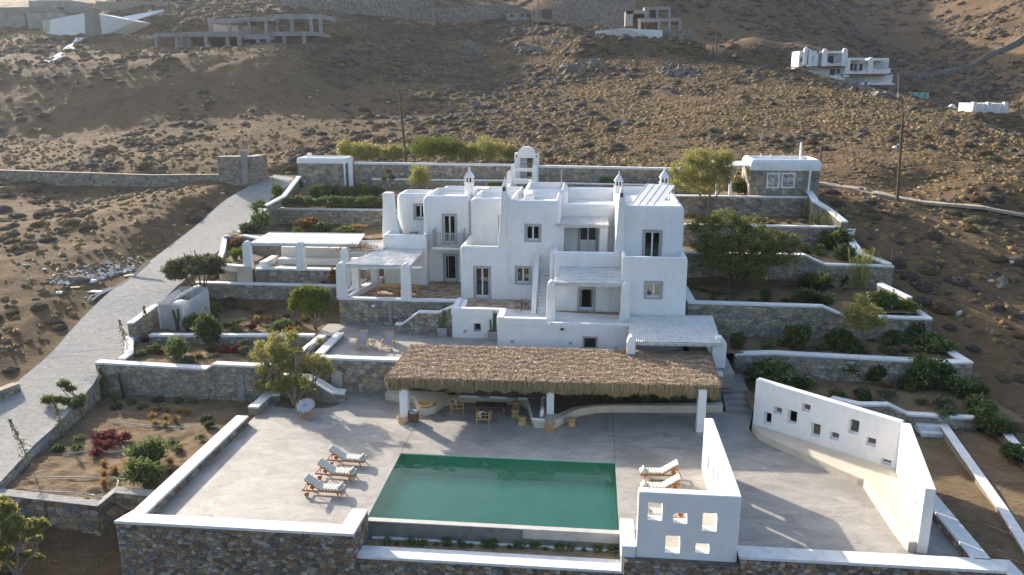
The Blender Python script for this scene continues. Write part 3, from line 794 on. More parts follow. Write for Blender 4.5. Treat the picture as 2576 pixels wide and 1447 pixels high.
def garden(name, poly, z, sub=.6, label=None):
    """lumpy soil bed"""
    xs = [p[0] for p in poly]; yy = [p[1] for p in poly]
    bm = bmesh.new(); vs = [bm.verts.new((p[0], p[1], z)) for p in poly]; bm.faces.new(vs)
    for ax, lo, hi in (((1, 0, 0), min(xs), max(xs)), ((0, 1, 0), min(yy), max(yy))):
        k = lo + sub
        while k < hi:
            co = (k, 0, 0) if ax[0] else (0, k, 0)
            bmesh.ops.bisect_plane(bm, geom=bm.verts[:] + bm.edges[:] + bm.faces[:], plane_co=co, plane_no=ax); k += sub
    me = bpy.data.meshes.new(name)
    X_ = np.array([v.co.x for v in bm.verts]); Y_ = np.array([v.co.y for v in bm.verts])
    dz_ = (fbm(X_ * .9, Y_ * 1.3, 3) - .45) * .28 + (np.abs(fbm(X_ * 1.1 + Y_ * .5, Y_ * 3.2 - X_ * .6 + 40, 2) - .38)) * (.55 if sub < .5 else .2)
    for v, q in zip(bm.verts, dz_): v.co.z = z + float(q) - .04
    bmesh.ops.recalc_face_normals(bm, faces=bm.faces[:])
    bm.to_mesh(me); bm.free(); me.materials.append(MT['garden'])
    for p in me.polygons: p.use_smooth = True
    o = link(name, me, kind='structure')
    return o
garden('planting_bed', [(-28.6, 32.9), (-22.7, 32.4), (-19.6, 31.2), (-19.4, 45.2), (-31.4, 45.4), (-30.1, 42)], -.45, .22)
garden('planting_bed', [(-31.2, 45.6), (-18.6, 45.9), (-18.7, 50.6), (-32.1, 50.4)], 1.4, .3)
garden('planting_bed', [(-32.0, 50.5), (-18.8, 50.9), (-17.8, 54.2), (-17.8, 58.2), (-31, 58.2), (-32, 54)], 1.75, .35)
garden('planting_bed', [(-32, 66), (-15, 66), (-15, 72.5), (-29.4, 72.5), (-29.8, 69.7)], 6.15)
garden('planting_bed', [(-29.5, 72.8), (-11, 72.8), (-11, 75), (-29.3, 75)], 7.75)
garden('planting_bed', [(-29.5, 75), (20.5, 75), (20.5, 80), (-29.5, 80)], 8.75)
garden('planting_bed', [(6.7, 50.0), (23.4, 49.6), (22.7, 54.0), (6.7, 54.0)], 2.12)
garden('planting_bed', [(7, 54.0), (22.5, 54.0), (22, 61.4), (7, 61.4)], 3.95)
garden('planting_bed', [(7, 61.3), (22.4, 61.7), (21.4, 68), (7, 68)], 5.8)
garden('planting_bed', [(7, 67.9), (21.6, 67.9), (20.6, 75), (7, 75)], 7.2)
# gravel strips
# ---------------------------------------------------------------- walls
SF = STONES_FRONT
FW = 'long dry-stone retaining wall below the '
stone_wall('retaining_wall', 'tall brown stone retaining wall with white cap at the near left of the pool terrace', [(-20.0, 30.2, -4.2, .5), (-20.28, 29.35, -4.2, .5), (-9.68, 29.35, -4.2, .5), (-9.62, 31.3, -.9, .5)], t=.62, cw=.25, ch=.145, mats=SF, mortar='mortar_dark', seed=1, cap=.13, joint=.009, prot=.05)
stone_wall('terrace_parapet', 'low white-capped stone parapet along the left edge of the pool terrace', [(-19.36, 29.8, -.05, .497), (-19.28, 40.8, -.05, .5)], t=.62, cw=.33, ch=.2, mats=SF, mortar='mortar_dark', seed=2, cap=.13)
stone_wall('bench_wall', 'short white-topped stone bench at the top left corner of the pool terrace', [(-19.85, 42.3, -.1, .45), (-19.28, 42.3, -.1, .45), (-19.28, 44.2, -.1, .45), (-18.8, 44.3, -.1, .45)], t=.5, cw=.33, ch=.2, seed=3, cap=.12, faces=[0, 1])
stone_wall('retaining_wall', 'brown stone wall with low white cap in front of the pool planting strip', [(-9.72, 29.62, -4.2, -.72), (1.72, 29.62, -4.2, -.72)], t=.75, cw=.25, ch=.145, mats=SF, mortar='mortar_dark', seed=4, cap=.13, joint=.009, ends=False)
stone_wall('retaining_wall', 'dark brown stone wall with white cap below the window screens at the near right', [(1.74, 29.25, -4.2, .0), (6.4, 29.25, -4.2, .0)], t=.6, cw=.25, ch=.145, mats=SF, mortar='mortar_dark', seed=5, cap=0, joint=.009, ends=False)
stone_wall('retaining_wall', 'dark brown stone wall with long white cap along the near right terrace edge', [(6.42, 29.25, -4.2, .5), (16.6, 29.25, -4.2, .5), (17.4, 27.6, -4.2, -.4)], t=.75, cw=.25, ch=.145, mats=SF, mortar='mortar_dark', seed=6, cap=.13, joint=.009, faces=[0], ends=False)
stone_wall('terrace_parapet', 'slanting white-capped stone parapet at the right corner of the pool terrace', [(15.7, 37.0, -.1, .5), (15.72, 34.6, -.1, .5), (15.75, 30.0, -.1, .5)], t=.6, cw=.33, ch=.2, mats=SF, mortar='mortar_dark', seed=7, cap=.13, faces=[0, 1])
# left gardens
stone_wall('garden_wall', 'rough capped stone wall at the foot of the sloping garden, lower left', [(-28.4, 32.35, -2.3, -.3), (-25.6, 32.1, -2.3, -.33), (-22.9, 31.95, -2.3, -.4), (-22.4, 32.6, -2.3, -.02), (-20.0, 32.4, -2.3, -.02)], t=.5, cw=.42, ch=.26, mats=SF, seed=8, cap=.05, capmat='road', mortar='mortar_dark')
stone_wall('garden_wall', 'stone wall with stepped white cap behind the sloping garden, left of the pool terrace', [(-31.35, 45.5, -.7, 1.68), (-28.9, 45.35, -.6, 1.68), (-23.8, 45.2, -.6, 1.62), (-23.3, 45.2, -.6, 1.95), (-19.0, 45.1, -.6, 1.95)], t=.5, cw=.33, ch=.2, seed=9)
stone_wall('garden_wall', 'white-capped stone wall beside the road, between two left garden levels', [(-30.2, 46.2, 1.0, 1.75), (-30.15, 46.9, 1.0, 1.85), (-32.3, 50.6, 1.3, 1.95)][::-1], t=.45, cw=.33, ch=.2, seed=10, cap=.12, faces=[])
stone_wall('garden_wall', 'stone pier and white cap where the road wall climbs, left', [(-31.7, 50.0, 1.3, 2.95), (-31.3, 50.1, 1.3, 2.95), (-31.6, 53.6, 1.6, 3.15), (-30.9, 54.3, 1.6, 3.3), (-30.1, 57.6, 1.6, 3.75)], t=.4, cw=.33, ch=.2, seed=11, cap=.12, ends=False)
stone_wall('garden_wall', 'low white kerb wall crossing the left garden beds', [(-30.3, 50.2, 1.2, 2.05), (-18.8, 50.95, 1.3, 2.15)], t=.4, cw=.33, ch=.2, seed=12, cap=.16)
stone_wall('garden_wall', 'long stone wall with straight white cap behind the round green tree', [(-30.9, 58.3, 1.4, 3.8), (-17.6, 58.3, 1.4, 3.8)], t=.45, cw=.33, ch=.2, seed=13, cap=.13)
stone_wall('garden_wall', 'curving white cap on a stair wall above the pool tree, upper piece', [(-19.0, 46.7, .1, 2.1), (-18.2, 46.9, .1, 2.1), (-17.9, 50.9, .5, 2.2)], t=.5, cw=.33, ch=.2, seed=14, cap=.14, faces=[0], ends=False)
stone_wall('stair_wall', 'curved stair wall whose white cap sweeps down to the pool terrace, by the tree', [(-19.6, 45.1, -.05, 1.3), (-17.4, 45.1, -.05, 1.3), (-16.6, 44.85, -.05, 1.05), (-15.5, 44.4, -.05, .68), (-14.75, 44.5, -.05, .6)], t=.62, cw=.38, ch=.3, seed=15, cap=.12)
b = MB().prism([(-17.5, 44.6), (-14.9, 44.2), (-15.4, 43.6), (-17.2, 43.2), (-18.8, 43.4), (-18.9, 44.8)], -.05, .02).build('tree_pit_soil', 'soil_dark', kind='structure')
st = thing('outdoor_stairs', 'pale flight of steps between white walls from the deck down to the pool terrace', 'steps', (-17.7, 50, 0))
for k in range(10):
    MB().box(-18.4 if k < 7 else -18.9, -17.25, 51.5 - (k + 1) * .42, 51.5 - k * .42, -.0, 1.95 - .18 * (k + 1)).build('step', 'screed', st, bevel=.015)
stone_wall('deck_wall', 'stone wall under the white parapet of the middle deck, behind the thatched shelter', [(-17.3, 51.4, 1.5, 2.25), (-17.3, 46.2, -.1, 2.25), (-11.2, 46.2, -.1, 2.25), (-9.5, 46.2, -.1, 2.05), (8.2, 46.2, -.1, 2.05)], t=.5, cw=.4, ch=.25, seed=16, cap=.15)
g = thing('metal_gate', 'plain grey ribbed metal gate leaning open below the deck wall', 'gate', (-15.6, 45.9, 0))
for k in range(9): MB().box(-15.95 + k * .085, -15.88 + k * .085, 45.9 - k * .03, 45.94 - k * .03, .05, 1.55 + .0 * k).build('slat', 'pipe', g)
MB().box(-15.97, -15.15, 45.97, 45.99, .3, .36).box(-15.97, -15.15, 45.97, 45.99, 1.25, 1.31).build('rail', 'pipe', g)
stone_wall('house_terrace_wall', 'tall stone wall carrying the dining terrace of the house, above the deck', [(-17.95, 60.5, 1.6, 3.98), (-17.95, 54.25, 1.8, 3.98), (-9.0, 54.25, 1.8, 3.98), (-8.9, 52.4, 1.8, 3.98)], t=.42, cw=.36, ch=.25, seed=17, cap=.16, capmat='white', faces=[1], ends=False)
MB().box(-14.3, -14.05, 54.15, 54.3, 1.95, 3.8).build('drain_chase', 'path', bpy.data.objects['house_terrace_wall'])
MB().lathe([(.0, 0), (.13, .0), (.17, .14), (.15, .14), (.1, .05)], (-15.35, 54.0, 3.4), 10).build('spout', 'white', bpy.data.objects['house_terrace_wall'])
stone_wall('stair_parapet', 'stepped white-capped stone parapet beside the potted cactus on the deck', [(-13.35, 52.45, 1.9, 2.68), (-12.9, 52.45, 1.9, 2.7), (-11.7, 52.45, 1.9, 3.62), (-10.3, 52.45, 1.9, 3.62), (-9.3, 52.45, 1.9, 4.1)], t=.35, cw=.33, ch=.2, seed=18, cap=.13)
st = thing('outdoor_stairs', 'stairs climbing behind the stepped parapet to the house terrace', 'steps', (-11, 53.4, 1.95))
for k in range(9): MB().box(-13.0 + k * .42, -13.0 + (k + 1) * .42, 52.8, 54.23, 1.94, 1.95 + .178 * (k + 1)).build('step', 'screed', st)
# pergola seating terrace and higher left terraces
stone_wall('seat_wall', 'stone base of the long pergola seating terrace with thick white cap', [(-26.3, 59.35, 3.3, 4.75), (-25.3, 59.6, 3.3, 4.78), (-18.9, 59.6, 3.3, 4.78)], t=.6, cw=.33, ch=.2, seed=19, cap=.14, faces=[1])
slab('seating_terrace', [[(-27.5, 60.0), (-17.5, 60.0), (-16.5, 63.6), (-27.0, 63.6)]], 3.3, 4.75, 'screed')
slab('side_court', [[(-31, 58.7), (-16.2, 58.7), (-16.2, 61.5), (-29.5, 61.5)]], 2.6, 3.55, 'screed')
stone_wall('back_wall', 'stone wall rising behind the white bench of the long pergola', [(-29.9, 65.4, 4.4, 6.3), (-27.2, 63.7, 4.6, 6.25), (-15.9, 63.7, 4.6, 6.25)], t=.5, cw=.33, ch=.2, seed=20, cap=.14, faces=[1])
wb = thing('built_in_bench', 'white L-shaped plaster bench under the long pergola', 'bench', (-22, 61.5, 4.75))
MB().box(-25.2, -18.2, 61.2, 62.3, 4.7, 5.2).build('seat', 'white', wb, bevel=.04)
MB().box(-25.3, -18.2, 62.3, 62.7, 4.7, 5.95).build('backrest', 'white', wb, bevel=.05)
MB().box(-26.2, -25.6, 59.9, 62.6, 4.7, 5.2).build('side_seat', 'white', wb, bevel=.04)
sp = thing('planter_wall', 'curving white planter wall with spiky plants at the road side of the pergola', 'planter', (-29, 61, 4))
pts = smooth_path([(-32.1, 66.6, 5.85), (-30.9, 63.5, 5.35), (-30.0, 61.0, 5.12), (-28.9, 59.6, 5.06), (-27.2, 59.1, 5.06), (-26.9, 59.1, 5.06)], 4)
ribbon('rim', pts, .22, .22, 'white_cap', dz=0, kind=None, thick=.5, parent=sp)
ribbon('base', [(p[0], p[1], p[2] - .45) for p in pts], .2, .2, 'rubble' if 'rubble' in MT else STONES_GREY[0], dz=0, kind=None, thick=1.6, parent=sp)
MB().prism([(-31.9, 66.5), (-30.7, 63.4), (-29.7, 61.0), (-28.7, 59.8), (-27.0, 59.4), (-27.0, 63.6), (-29.6, 66.2)], 4.0, 4.95).build('soil', 'soil_dark', sp)
cl = thing('clad_panel', 'beige ribbed cladding below the first pergola pillar', 'panel', (-26.9, 59, 3.5))
for k in range(6): MB().box(-27.6, -26.4, 58.82, 58.95, 3.5 + k * .255, 3.5 + k * .255 + .245).build('board', 'cream', cl, bevel=.01)
stone_wall('garden_wall', 'white-capped stone wall edging the flower terrace, along the road', [(-32.15, 66.5, 5.2, 6.0), (-28.6, 65.5, 5.4, 6.25), (-24, 65.4, 5.4, 6.25)], t=.4, cw=.33, ch=.2, seed=21, cap=.14)
stone_wall('garden_wall', 'white-capped sloping wall between the road and the flower terrace', [(-31.0, 66.9, 5.2, 6.3), (-29.6, 69.5, 6, 8.0)][::-1], t=.4, cw=.33, ch=.2, seed=22, cap=.14, faces=[])
stone_wall('garden_wall', 'stone wall with white cap above the flower terrace, left of the house', [(-29.7, 69.6, 5.9, 7.98), (-29.2, 72.3, 5.9, 7.62), (-15.4, 72.3, 5.9, 7.62)], t=.45, cw=.33, ch=.2, seed=23, cap=.14, faces=[1])
stone_wall('garden_wall', 'white-capped sloping wall between road and hedge terrace, up to the gatehouse', [(-29.9, 70.4, 7.4, 8.15), (-28.9, 72.4, 7.9, 8.8), (-29.4, 77.9, 8.6, 10.0)][::-1], t=.4, cw=.33, ch=.2, seed=24, cap=.14, faces=[])
stone_wall('garden_wall', 'thin white kerb above the hedge rows behind the house', [(-27.6, 75.3, 7.7, 8.62), (-3, 75.3, 7.7, 8.62)], t=.35, cw=.33, ch=.2, seed=25, cap=.14)
stone_wall('garden_wall', 'low white kerb below the back wall, left of the entrance gate', [(-22, 79.0, 8.7, 9.7), (-8.2, 79.0, 8.7, 9.7)], t=.35, cw=.33, ch=.2, seed=26, cap=.14)
stone_wall('back_wall', 'long back boundary stone wall with white cap, left of the arched gate', [(-24.1, 80.1, 8.7, 11.2), (-7.6, 80.3, 8.7, 11.15)], t=.45, cw=.36, ch=.25, seed=27, cap=.22)
stone_wall('back_wall', 'long back boundary stone wall with white cap, right of the arched gate', [(-5.2, 80.3, 8.7, 11.05), (8.8, 80.5, 8.7, 10.9)], t=.45, cw=.36, ch=.25, seed=28, cap=.22)
stone_wall('garden_wall', 'thin white kerb line below the back wall, right of the entrance gate', [(-4.9, 78.2, 8.7, 9.6), (9.5, 78.2, 8.7, 9.5)], t=.35, cw=.33, ch=.2, seed=29, cap=.12)
# right gardens
stone_wall('garden_wall', 'lowest right garden wall, stone with a white cap behind the slanting window screen', [(9.6, 49.9, .5, 2.1), (12, 49.8, .5, 2.28), (22.2, 48.8, .5, 2.36), (23.75, 49.0, .4, 2.36)], t=.55, cw=.33, ch=.2, seed=30)
stone_wall('garden_wall', 'white-capped boundary wall running back from the lowest right corner', [(23.75, 49.2, .3, 2.36), (23.1, 55.2, .8, 2.42)], t=.5, cw=.33, ch=.2, seed=31, ends=False)
stone_wall('garden_wall', 'second right garden wall, grey stone with a white cap that steps down midway', [(6.7, 57, 2.0, 4.7), (6.95, 53.75, 1.9, 4.45), (15.9, 53.75, 1.9, 4.4), (17.3, 53.5, 1.9, 3.85), (22.9, 53.5, 1.9, 3.82)], t=.5, cw=.33, ch=.2, seed=32, faces=[0, 1, 2, 3])
stone_wall('garden_wall', 'white-capped boundary pier run beside the bright round shrubs on the right', [(22.95, 53.6, 1.5, 3.82), (22.9, 55.5, 1.5, 3.85)], t=.5, cw=.33, ch=.2, seed=33, ends=False)
stone_wall('garden_wall', 'short white-capped boundary wall above the bright shrubs, right side', [(22.5, 56.1, 2.8, 4.6), (21.3, 58.4, 3, 5.0)], t=.45, cw=.33, ch=.2, seed=34)
stone_wall('garden_wall', 'third right garden wall, its white cap dropping in a slope behind the big tree', [(7.0, 61.2, 3.6, 6.4), (16.4, 61.2, 3.6, 6.4), (17.9, 61.0, 3.6, 5.75), (22.8, 60.8, 3.6, 5.75)], t=.5, cw=.33, ch=.2, seed=35)
stone_wall('garden_wall', 'zigzag white-capped boundary wall above the third right garden', [(22.75, 61.2, 4.6, 5.9), (21.3, 63.0, 5.2, 6.25), (21.5, 67.0, 5.6, 6.9), (22.0, 67.8, 5.8, 7.3)], t=.5, cw=.33, ch=.2, seed=36, ends=False)
stone_wall('garden_wall', 'fourth right garden wall, straight with a thin white cap', [(7.4, 67.6, 5.5, 7.5), (21.2, 67.6, 5.5, 7.5)], t=.45, cw=.33, ch=.2, seed=37)
stone_wall('garden_wall', 'upper zigzag white-capped boundary wall near the small stone annexe', [(21.2, 67.4, 6.2, 8.0), (20.9, 71.0, 6.9, 8.5), (19.9, 71.6, 7, 9.1), (20.5, 76.6, 8.2, 9.5)], t=.5, cw=.33, ch=.2, seed=38, ends=False)
stone_wall('garden_wall', 'top right garden wall with white cap in front of the small stone annexe', [(7.5, 74.6, 7.0, 9.0), (20.2, 74.6, 7.0, 9.0)], t=.45, cw=.33, ch=.2, seed=39)
# right strip walls
sa = [G(Z4(1380, 285), 1.25), G(Z4(1560, 325), 1.3), G(Z4(1740, 325), 1.3), G(Z4(1860, 385), .85), G(Z4(2290, 410), .85)]
stone_wall('garden_wall', 'low dark stone wall with bent white cap behind the slanting screen', [(p.x, p.y, -.2, p.z) for p in sa], t=.4, cw=.33, ch=.2, seed=40, cap=.13)
garden('planting_bed', [(9.6, 43.4)] + [(p.x, p.y + .3) for p in sa] + [(24.6, sa[-1].y), (24.0, 49.8), (9.9, 50)], .72)
garden('planting_bed', [(15.5, 24), (27.5, 24), (25.2, sa[-1].y + .2)] + [(p.x, p.y + .35) for p in sa[::-1]] + [(9.9, 43.0), (15.9, 37.9), (16.3, 34)], -.12)
sb = [G(Z4(2090, 435), .42), G(Z4(2480, 980), .16), G(Z4(2620, 1200), .12), G(Z4(2750, 1420), .1)]
stone_wall('kerb_wall', 'long low white-topped kerb wall beside the gravel strip, far right', [(p.x, p.y, -.5, p.z) for p in sb][::-1], t=.35, cw=.33, ch=.2, seed=41, cap=.10, faces=[0, 1, 2], ends=False)
sc = [G(Z4(2200, 150), 1.0), G(Z4(2576, 600), .62), G(Z4(2800, 880), .5)]
garden('planting_bed', [(sb[0].x + .1, sb[0].y), (sb[1].x + .1, sb[1].y), (sb[3].x + .1, sb[3].y), (sc[2].x, sb[3].y), (sc[2].x, sc[2].y), (sc[1].x, sc[1].y), (24.6, sa[-1].y)], .12)
stone_wall('kerb_wall', 'rough low boundary wall with worn white top at the far right edge', [(p.x, p.y, -.6, p.z) for p in sc][::-1], t=.35, cw=.33, ch=.2, seed=42, cap=.08, ends=False)
ws = thing('white_steps', 'three chunky whitewashed steps at the end of the gravel strip', 'steps', tuple(G(Z4(2020, 520), 0)))
p0 = G(Z4(1945, 525), -.1); p1 = G(Z4(2110, 530), -.1)
for k in range(3): MB().box(p0.x - .1 * k, p1.x - .05 * k, p0.y + .42 * k, p0.y + 1.6, -.15, .12 + .26 * k).build('step', 'white_cap', ws, bevel=.05)
# road kerb along the sloping garden
sk = [G(Z2(0, 880), .0), G(Z2(200, 660), .15), G(Z2(330, 545), .3), G(Z2(470, 400), .55), G(Z2(560, 290), .85), G(Z2(590, 235), 1.1)]
stone_wall('kerb_wall', 'whitewashed concrete kerb between the road and the sloping garden', [(p.x, p.y, -.8, p.z) for p in sk], t=.3, cw=.4, ch=.3, seed=43, cap=.12, capmat='road', ends=False)
# old boundary wall by the road at the back left
stone_wall('field_wall', 'long low dry-stone field wall crossing the left hillside', [(-75, 86, 7.6, 9.75), (-66.6, 84.6, 7.8, 9.5), (-56, 84.6, 7.8, 9.3), (-48.7, 84.6, 7.8, 9.15), (-40.8, 84.6, 7.9, 9.3)], t=.6, cw=.33, ch=.2, seed=44, cap=.05, capmat=STONES_GREY[2], over=0)
stone_wall('gate_pier', 'square rubble stone gate pier block with a concrete post, top of the road', [(-40.75, 84.5, 7.9, 11.25), (-36.45, 84.5, 7.9, 11.3), (-36.2, 87, 8, 11.3)], t=1.2, cw=.33, ch=.2, seed=45, cap=.04, capmat=STONES_GREY[2], over=0)
gp = thing('concrete_post', 'raw concrete post with rusty rod standing in the stone gate pier', 'post', (-37.5, 84.2, 8.3))
MB().box(-37.85, -37.25, 83.95, 84.35, 8.4, 11.95).build('post', 'concrete_raw', gp, bevel=.02)
MB().tube([(-37.5, 84.2, 11.9), (-37.55, 84.2, 14.5)], .035).build('rod', 'rust', gp)
stone_wall('field_wall', 'short rough stone wall at the left edge beside the road', [(-41, 39.3, -.8, 1.0), (-37.5, 39.9, -.6, 1.1), (-35.3, 40.7, -.5, 1.1), (-34.5, 42.6, -.3, 1.2)], t=.6, cw=.33, ch=.2, seed=46, cap=.05, capmat=STONES_GREY[2], over=0)

# ---------------------------------------------------------------- pool
pl = thing('swimming_pool', 'rectangular green infinity swimming pool in the cement terrace', 'pool', ((PX0 + PX1) / 2, 34.8, 0))
b = MB()
zb = -1.25
b.box(PX0, PX1, PY0 - .25, PY1, zb - .2, zb)
b.box(PX0 - .2, PX0, PY0 - .25, PY1 + .2, zb - .2, -.012)
b.box(PX1, PX1 + .2, PY0 - .25, PY1 + .2, zb - .2, -.012)
b.box(PX0, PX1, PY1, PY1 + .2, zb - .2, -.012)
b.build('pool_shell', 'pool_tile', pl)
b = MB(); b.add([(PX0 + .003, PY0 - .02, -.05), (PX1 - .003, PY0 - .02, -.05), (PX1 - .003, PY1 - .003, -.05), (PX0 + .003, PY1 - .003, -.05)], [(0, 1, 2, 3)])
b.build('water', 'water', pl)
MB().box(PX0, PX1, PY0 - .32, PY0 - .021, zb - .3, -.03).build('overflow_edge', 'pool_edge_pale', pl)
MB().box(PX0 + .01, -2.6, PY0 - .36, PY0 - .322, -.85, -.07).box(-2.6, PX1 - .01, PY0 - .36, PY0 - .322, -.85, -.5).build('wet_face', 'pool_edge', pl)
MB().box(PX0 - .1, PX1 + .05, 31.27, 31.3, -1.1, -.9).build('gutter', 'pool_edge', pl)
for x in (-8.0, -5.2, -1.9, 1.0 - .3):
    f = MB().lathe([(.0, 0), (.15, 0), (.15, .03), (.11, .04), (.0, .04)], n=14)
    o = f.build('pool_light', 'plastic_white', pl, local=True); o.location = (x - pl.location.x, PY1 - .01 - pl.location.y, -.42); o.rotation_euler = (math.pi / 2, 0, 0)
for x in (-9.0, -6.9, -4.6, -2.4, -.3, 1.4):
    f = MB().lathe([(.0, 0), (.045, 0), (.045, .03), (.0, .03)], n=8)
    o = f.build('pool_jet', 'plastic_white', pl, local=True); o.location = (x - pl.location.x, PY1 - .01 - pl.location.y, -.3); o.rotation_euler = (math.pi / 2, 0, 0)
pk = thing('planting_strip', 'narrow sandy planting strip with pale kerb below the pool edge', 'planter', (-4, 30.7, -1))
MB().box(-9.4, 1.7, 31.12, 31.27, -1.1, -.76).build('kerb', 'white_cap', pk, bevel=.02)
MB().box(-9.7, 1.72, 30.36, 31.12, -1.3, -.82).build('soil', 'soil', pk)
# ---------------------------------------------------------------- rounded whitewashed masonry
def rring(x0, x1, y0, y1, r, z, k=4):
    r = max(.02, min(r, (x1 - x0) / 2 - .01, (y1 - y0) / 2 - .01)); out = []
    for cx, cy, a0 in ((x1 - r, y0 + r, -90), (x1 - r, y1 - r, 0), (x0 + r, y1 - r, 90), (x0 + r, y0 + r, 180)):
        for j in range(k + 1):
            a = math.radians(a0 + 90 * j / k); out.append((cx + r * math.cos(a), cy + r * math.sin(a), z))
    return out
def rblock(name, x0, x1, y0, y1, z0, z1, parent=None, r=.3, t=.38, rec=.6, bat=.0, rc=.14, m='white', steps=4, openings=(), deep=1.6):
    rings = []; add = lambda o, z, rr: rings.append(rring(x0 + o, x1 - o, y0 + o, y1 - o, rr, z))
    add(-bat, z0, rc); add(0, z1 - r, rc)
    for k in range(1, steps + 1):
        a = math.pi / 2 * k / steps; o = r * .62 * (1 - math.cos(a)); add(o, z1 - r + r * math.sin(a), rc + .0)
    if rec > 0:
        add(t - .03, z1, max(.06, rc - .05)); add(t, z1 - .04, .05); add(t + .01, z1 - rec, .05)
    V = [p for rg in rings for p in rg]; n = len(rings[0]); Fc = []
    for i in range(len(rings) - 1):
        for k in range(n): Fc.append((i * n + k, i * n + (k + 1) % n, (i + 1) * n + (k + 1) % n, (i + 1) * n + k))
    Fc.append(tuple(range(n))[::-1]); Fc.append(tuple((len(rings) - 1) * n + k for k in range(n)))
    b = MB(); b.add(V, Fc); o = b.build(name, m, parent)
    if openings:
        c1 = [(q[0], q[1], y0 - .3, y0 + .24, q[2], q[3]) for q in openings]
        cut(o, c1, m)
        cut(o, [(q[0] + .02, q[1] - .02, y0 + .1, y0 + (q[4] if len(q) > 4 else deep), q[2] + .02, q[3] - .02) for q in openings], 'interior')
    smooth_sharp(o, 38)
    return o
def window(parent, x0, x1, z0, z1, y, name='window', trim='grey_trim', tw=.14, leaves=2, curtain=False, sill=True, door=False, open_=False, low=.0, frame='frame'):
    """stone surround with casements; y is the wall face"""
    b = MB(); o = tw
    b.box(x0 - o, x0, y - .045, y + .1, z0 - (0 if door else o), z1 + o).box(x1, x1 + o, y - .045, y + .1, z0 - (0 if door else o), z1 + o)
    b.box(x0, x1, y - .043, y + .1, z1, z1 + o)
    if not door: b.box(x0, x1, y - .043, y + .1, z0 - o, z0)
    w = b.build(name, trim, parent, bevel=.008)
    if sill and not door: MB().box(x0 + .01, x1 - .01, y - .03, y + .1, z0 + .002, z0 + .05).build('sill', 'frame', w)
    f = MB(); fw = .07; yy = y + .1
    f.box(x0 + .01, x0 + fw, yy, yy + .06, z0 + .05, z1 - .01).box(x1 - fw, x1 - .01, yy, yy + .06, z0 + .05, z1 - .01)
    f.box(x0 + fw, x1 - fw, yy, yy + .06, z1 - fw, z1 - .01).box(x0 + fw, x1 - fw, yy, yy + .06, z0 + .05, z0 + .05 + fw + (.12 if door else 0))
    if leaves == 2 and not open_: xm = (x0 + x1) / 2; f.box(xm - .06, xm + .06, yy - .01, yy + .06, z0 + .05 + fw, z1 - fw)
    f.build('frame', frame, w)
    if open_:
        for s, xx in ((1, x0 + .09), (-1, x1 - .09)):
            MB().bar((xx, yy + .08, z0 + .1), (xx + s * .06, yy + .6, z0 + .1), .05, .1).bar((xx, yy + .08, z1 - .1), (xx + s * .06, yy + .6, z1 - .1), .05, .1).bar((xx + s * .06, yy + .6, z0 + .1), (xx + s * .06, yy + .6, z1 - .1), .05, .05).build('door_leaf', frame, w)
    else:
        n = leaves
        for k in range(n):
            a = x0 + fw + (x1 - x0 - 2 * fw) * k / n + .002; c = x0 + fw + (x1 - x0 - 2 * fw) * (k + 1) / n - .002
            MB().box(a, c, yy + .02, yy + .03, z0 + .06, z1 - fw).build('pane', 'glass', w)
    if curtain:
        b = MB(); nn = 22
        for k in range(nn):
            xa = x0 + (x1 - x0) * k / nn; xb = x0 + (x1 - x0) * (k + 1) / nn; d = .04 * (k % 2)
            hz0 = z0 + .05; hz1 = z1 - .05 if curtain is True else z0 + (z1 - z0) * curtain
            b.add([(xa, yy + .16 + d, hz0), (xb, yy + .16 + .04 - d, hz0), (xb, yy + .16 + .04 - d, hz1), (xa, yy + .16 + d, hz1)], [(0, 1, 2, 3)])
        b.build('curtain', 'curtain', w)
    return w
def pointed_pillar(parent, cx, cy, w, d, z0, z1, name='pillar', taper=.06, m='white'):
    """square pillar with the rounded, pointed top of the island style"""
    prof = []
    hw = w / 2
    for x, z in ((-hw - taper, z0), (-hw, z1 - .42), (-hw * .82, z1 - .2), (-hw * .45, z1 - .05), (0, z1), (hw * .45, z1 - .05), (hw * .82, z1 - .2), (hw, z1 - .42), (hw + taper, z0)):
        prof.append((cx + x, z))
    b = MB(); b.xprism(prof, cy - d / 2, cy + d / 2); return b.build(name, m, parent, bevel=.05)
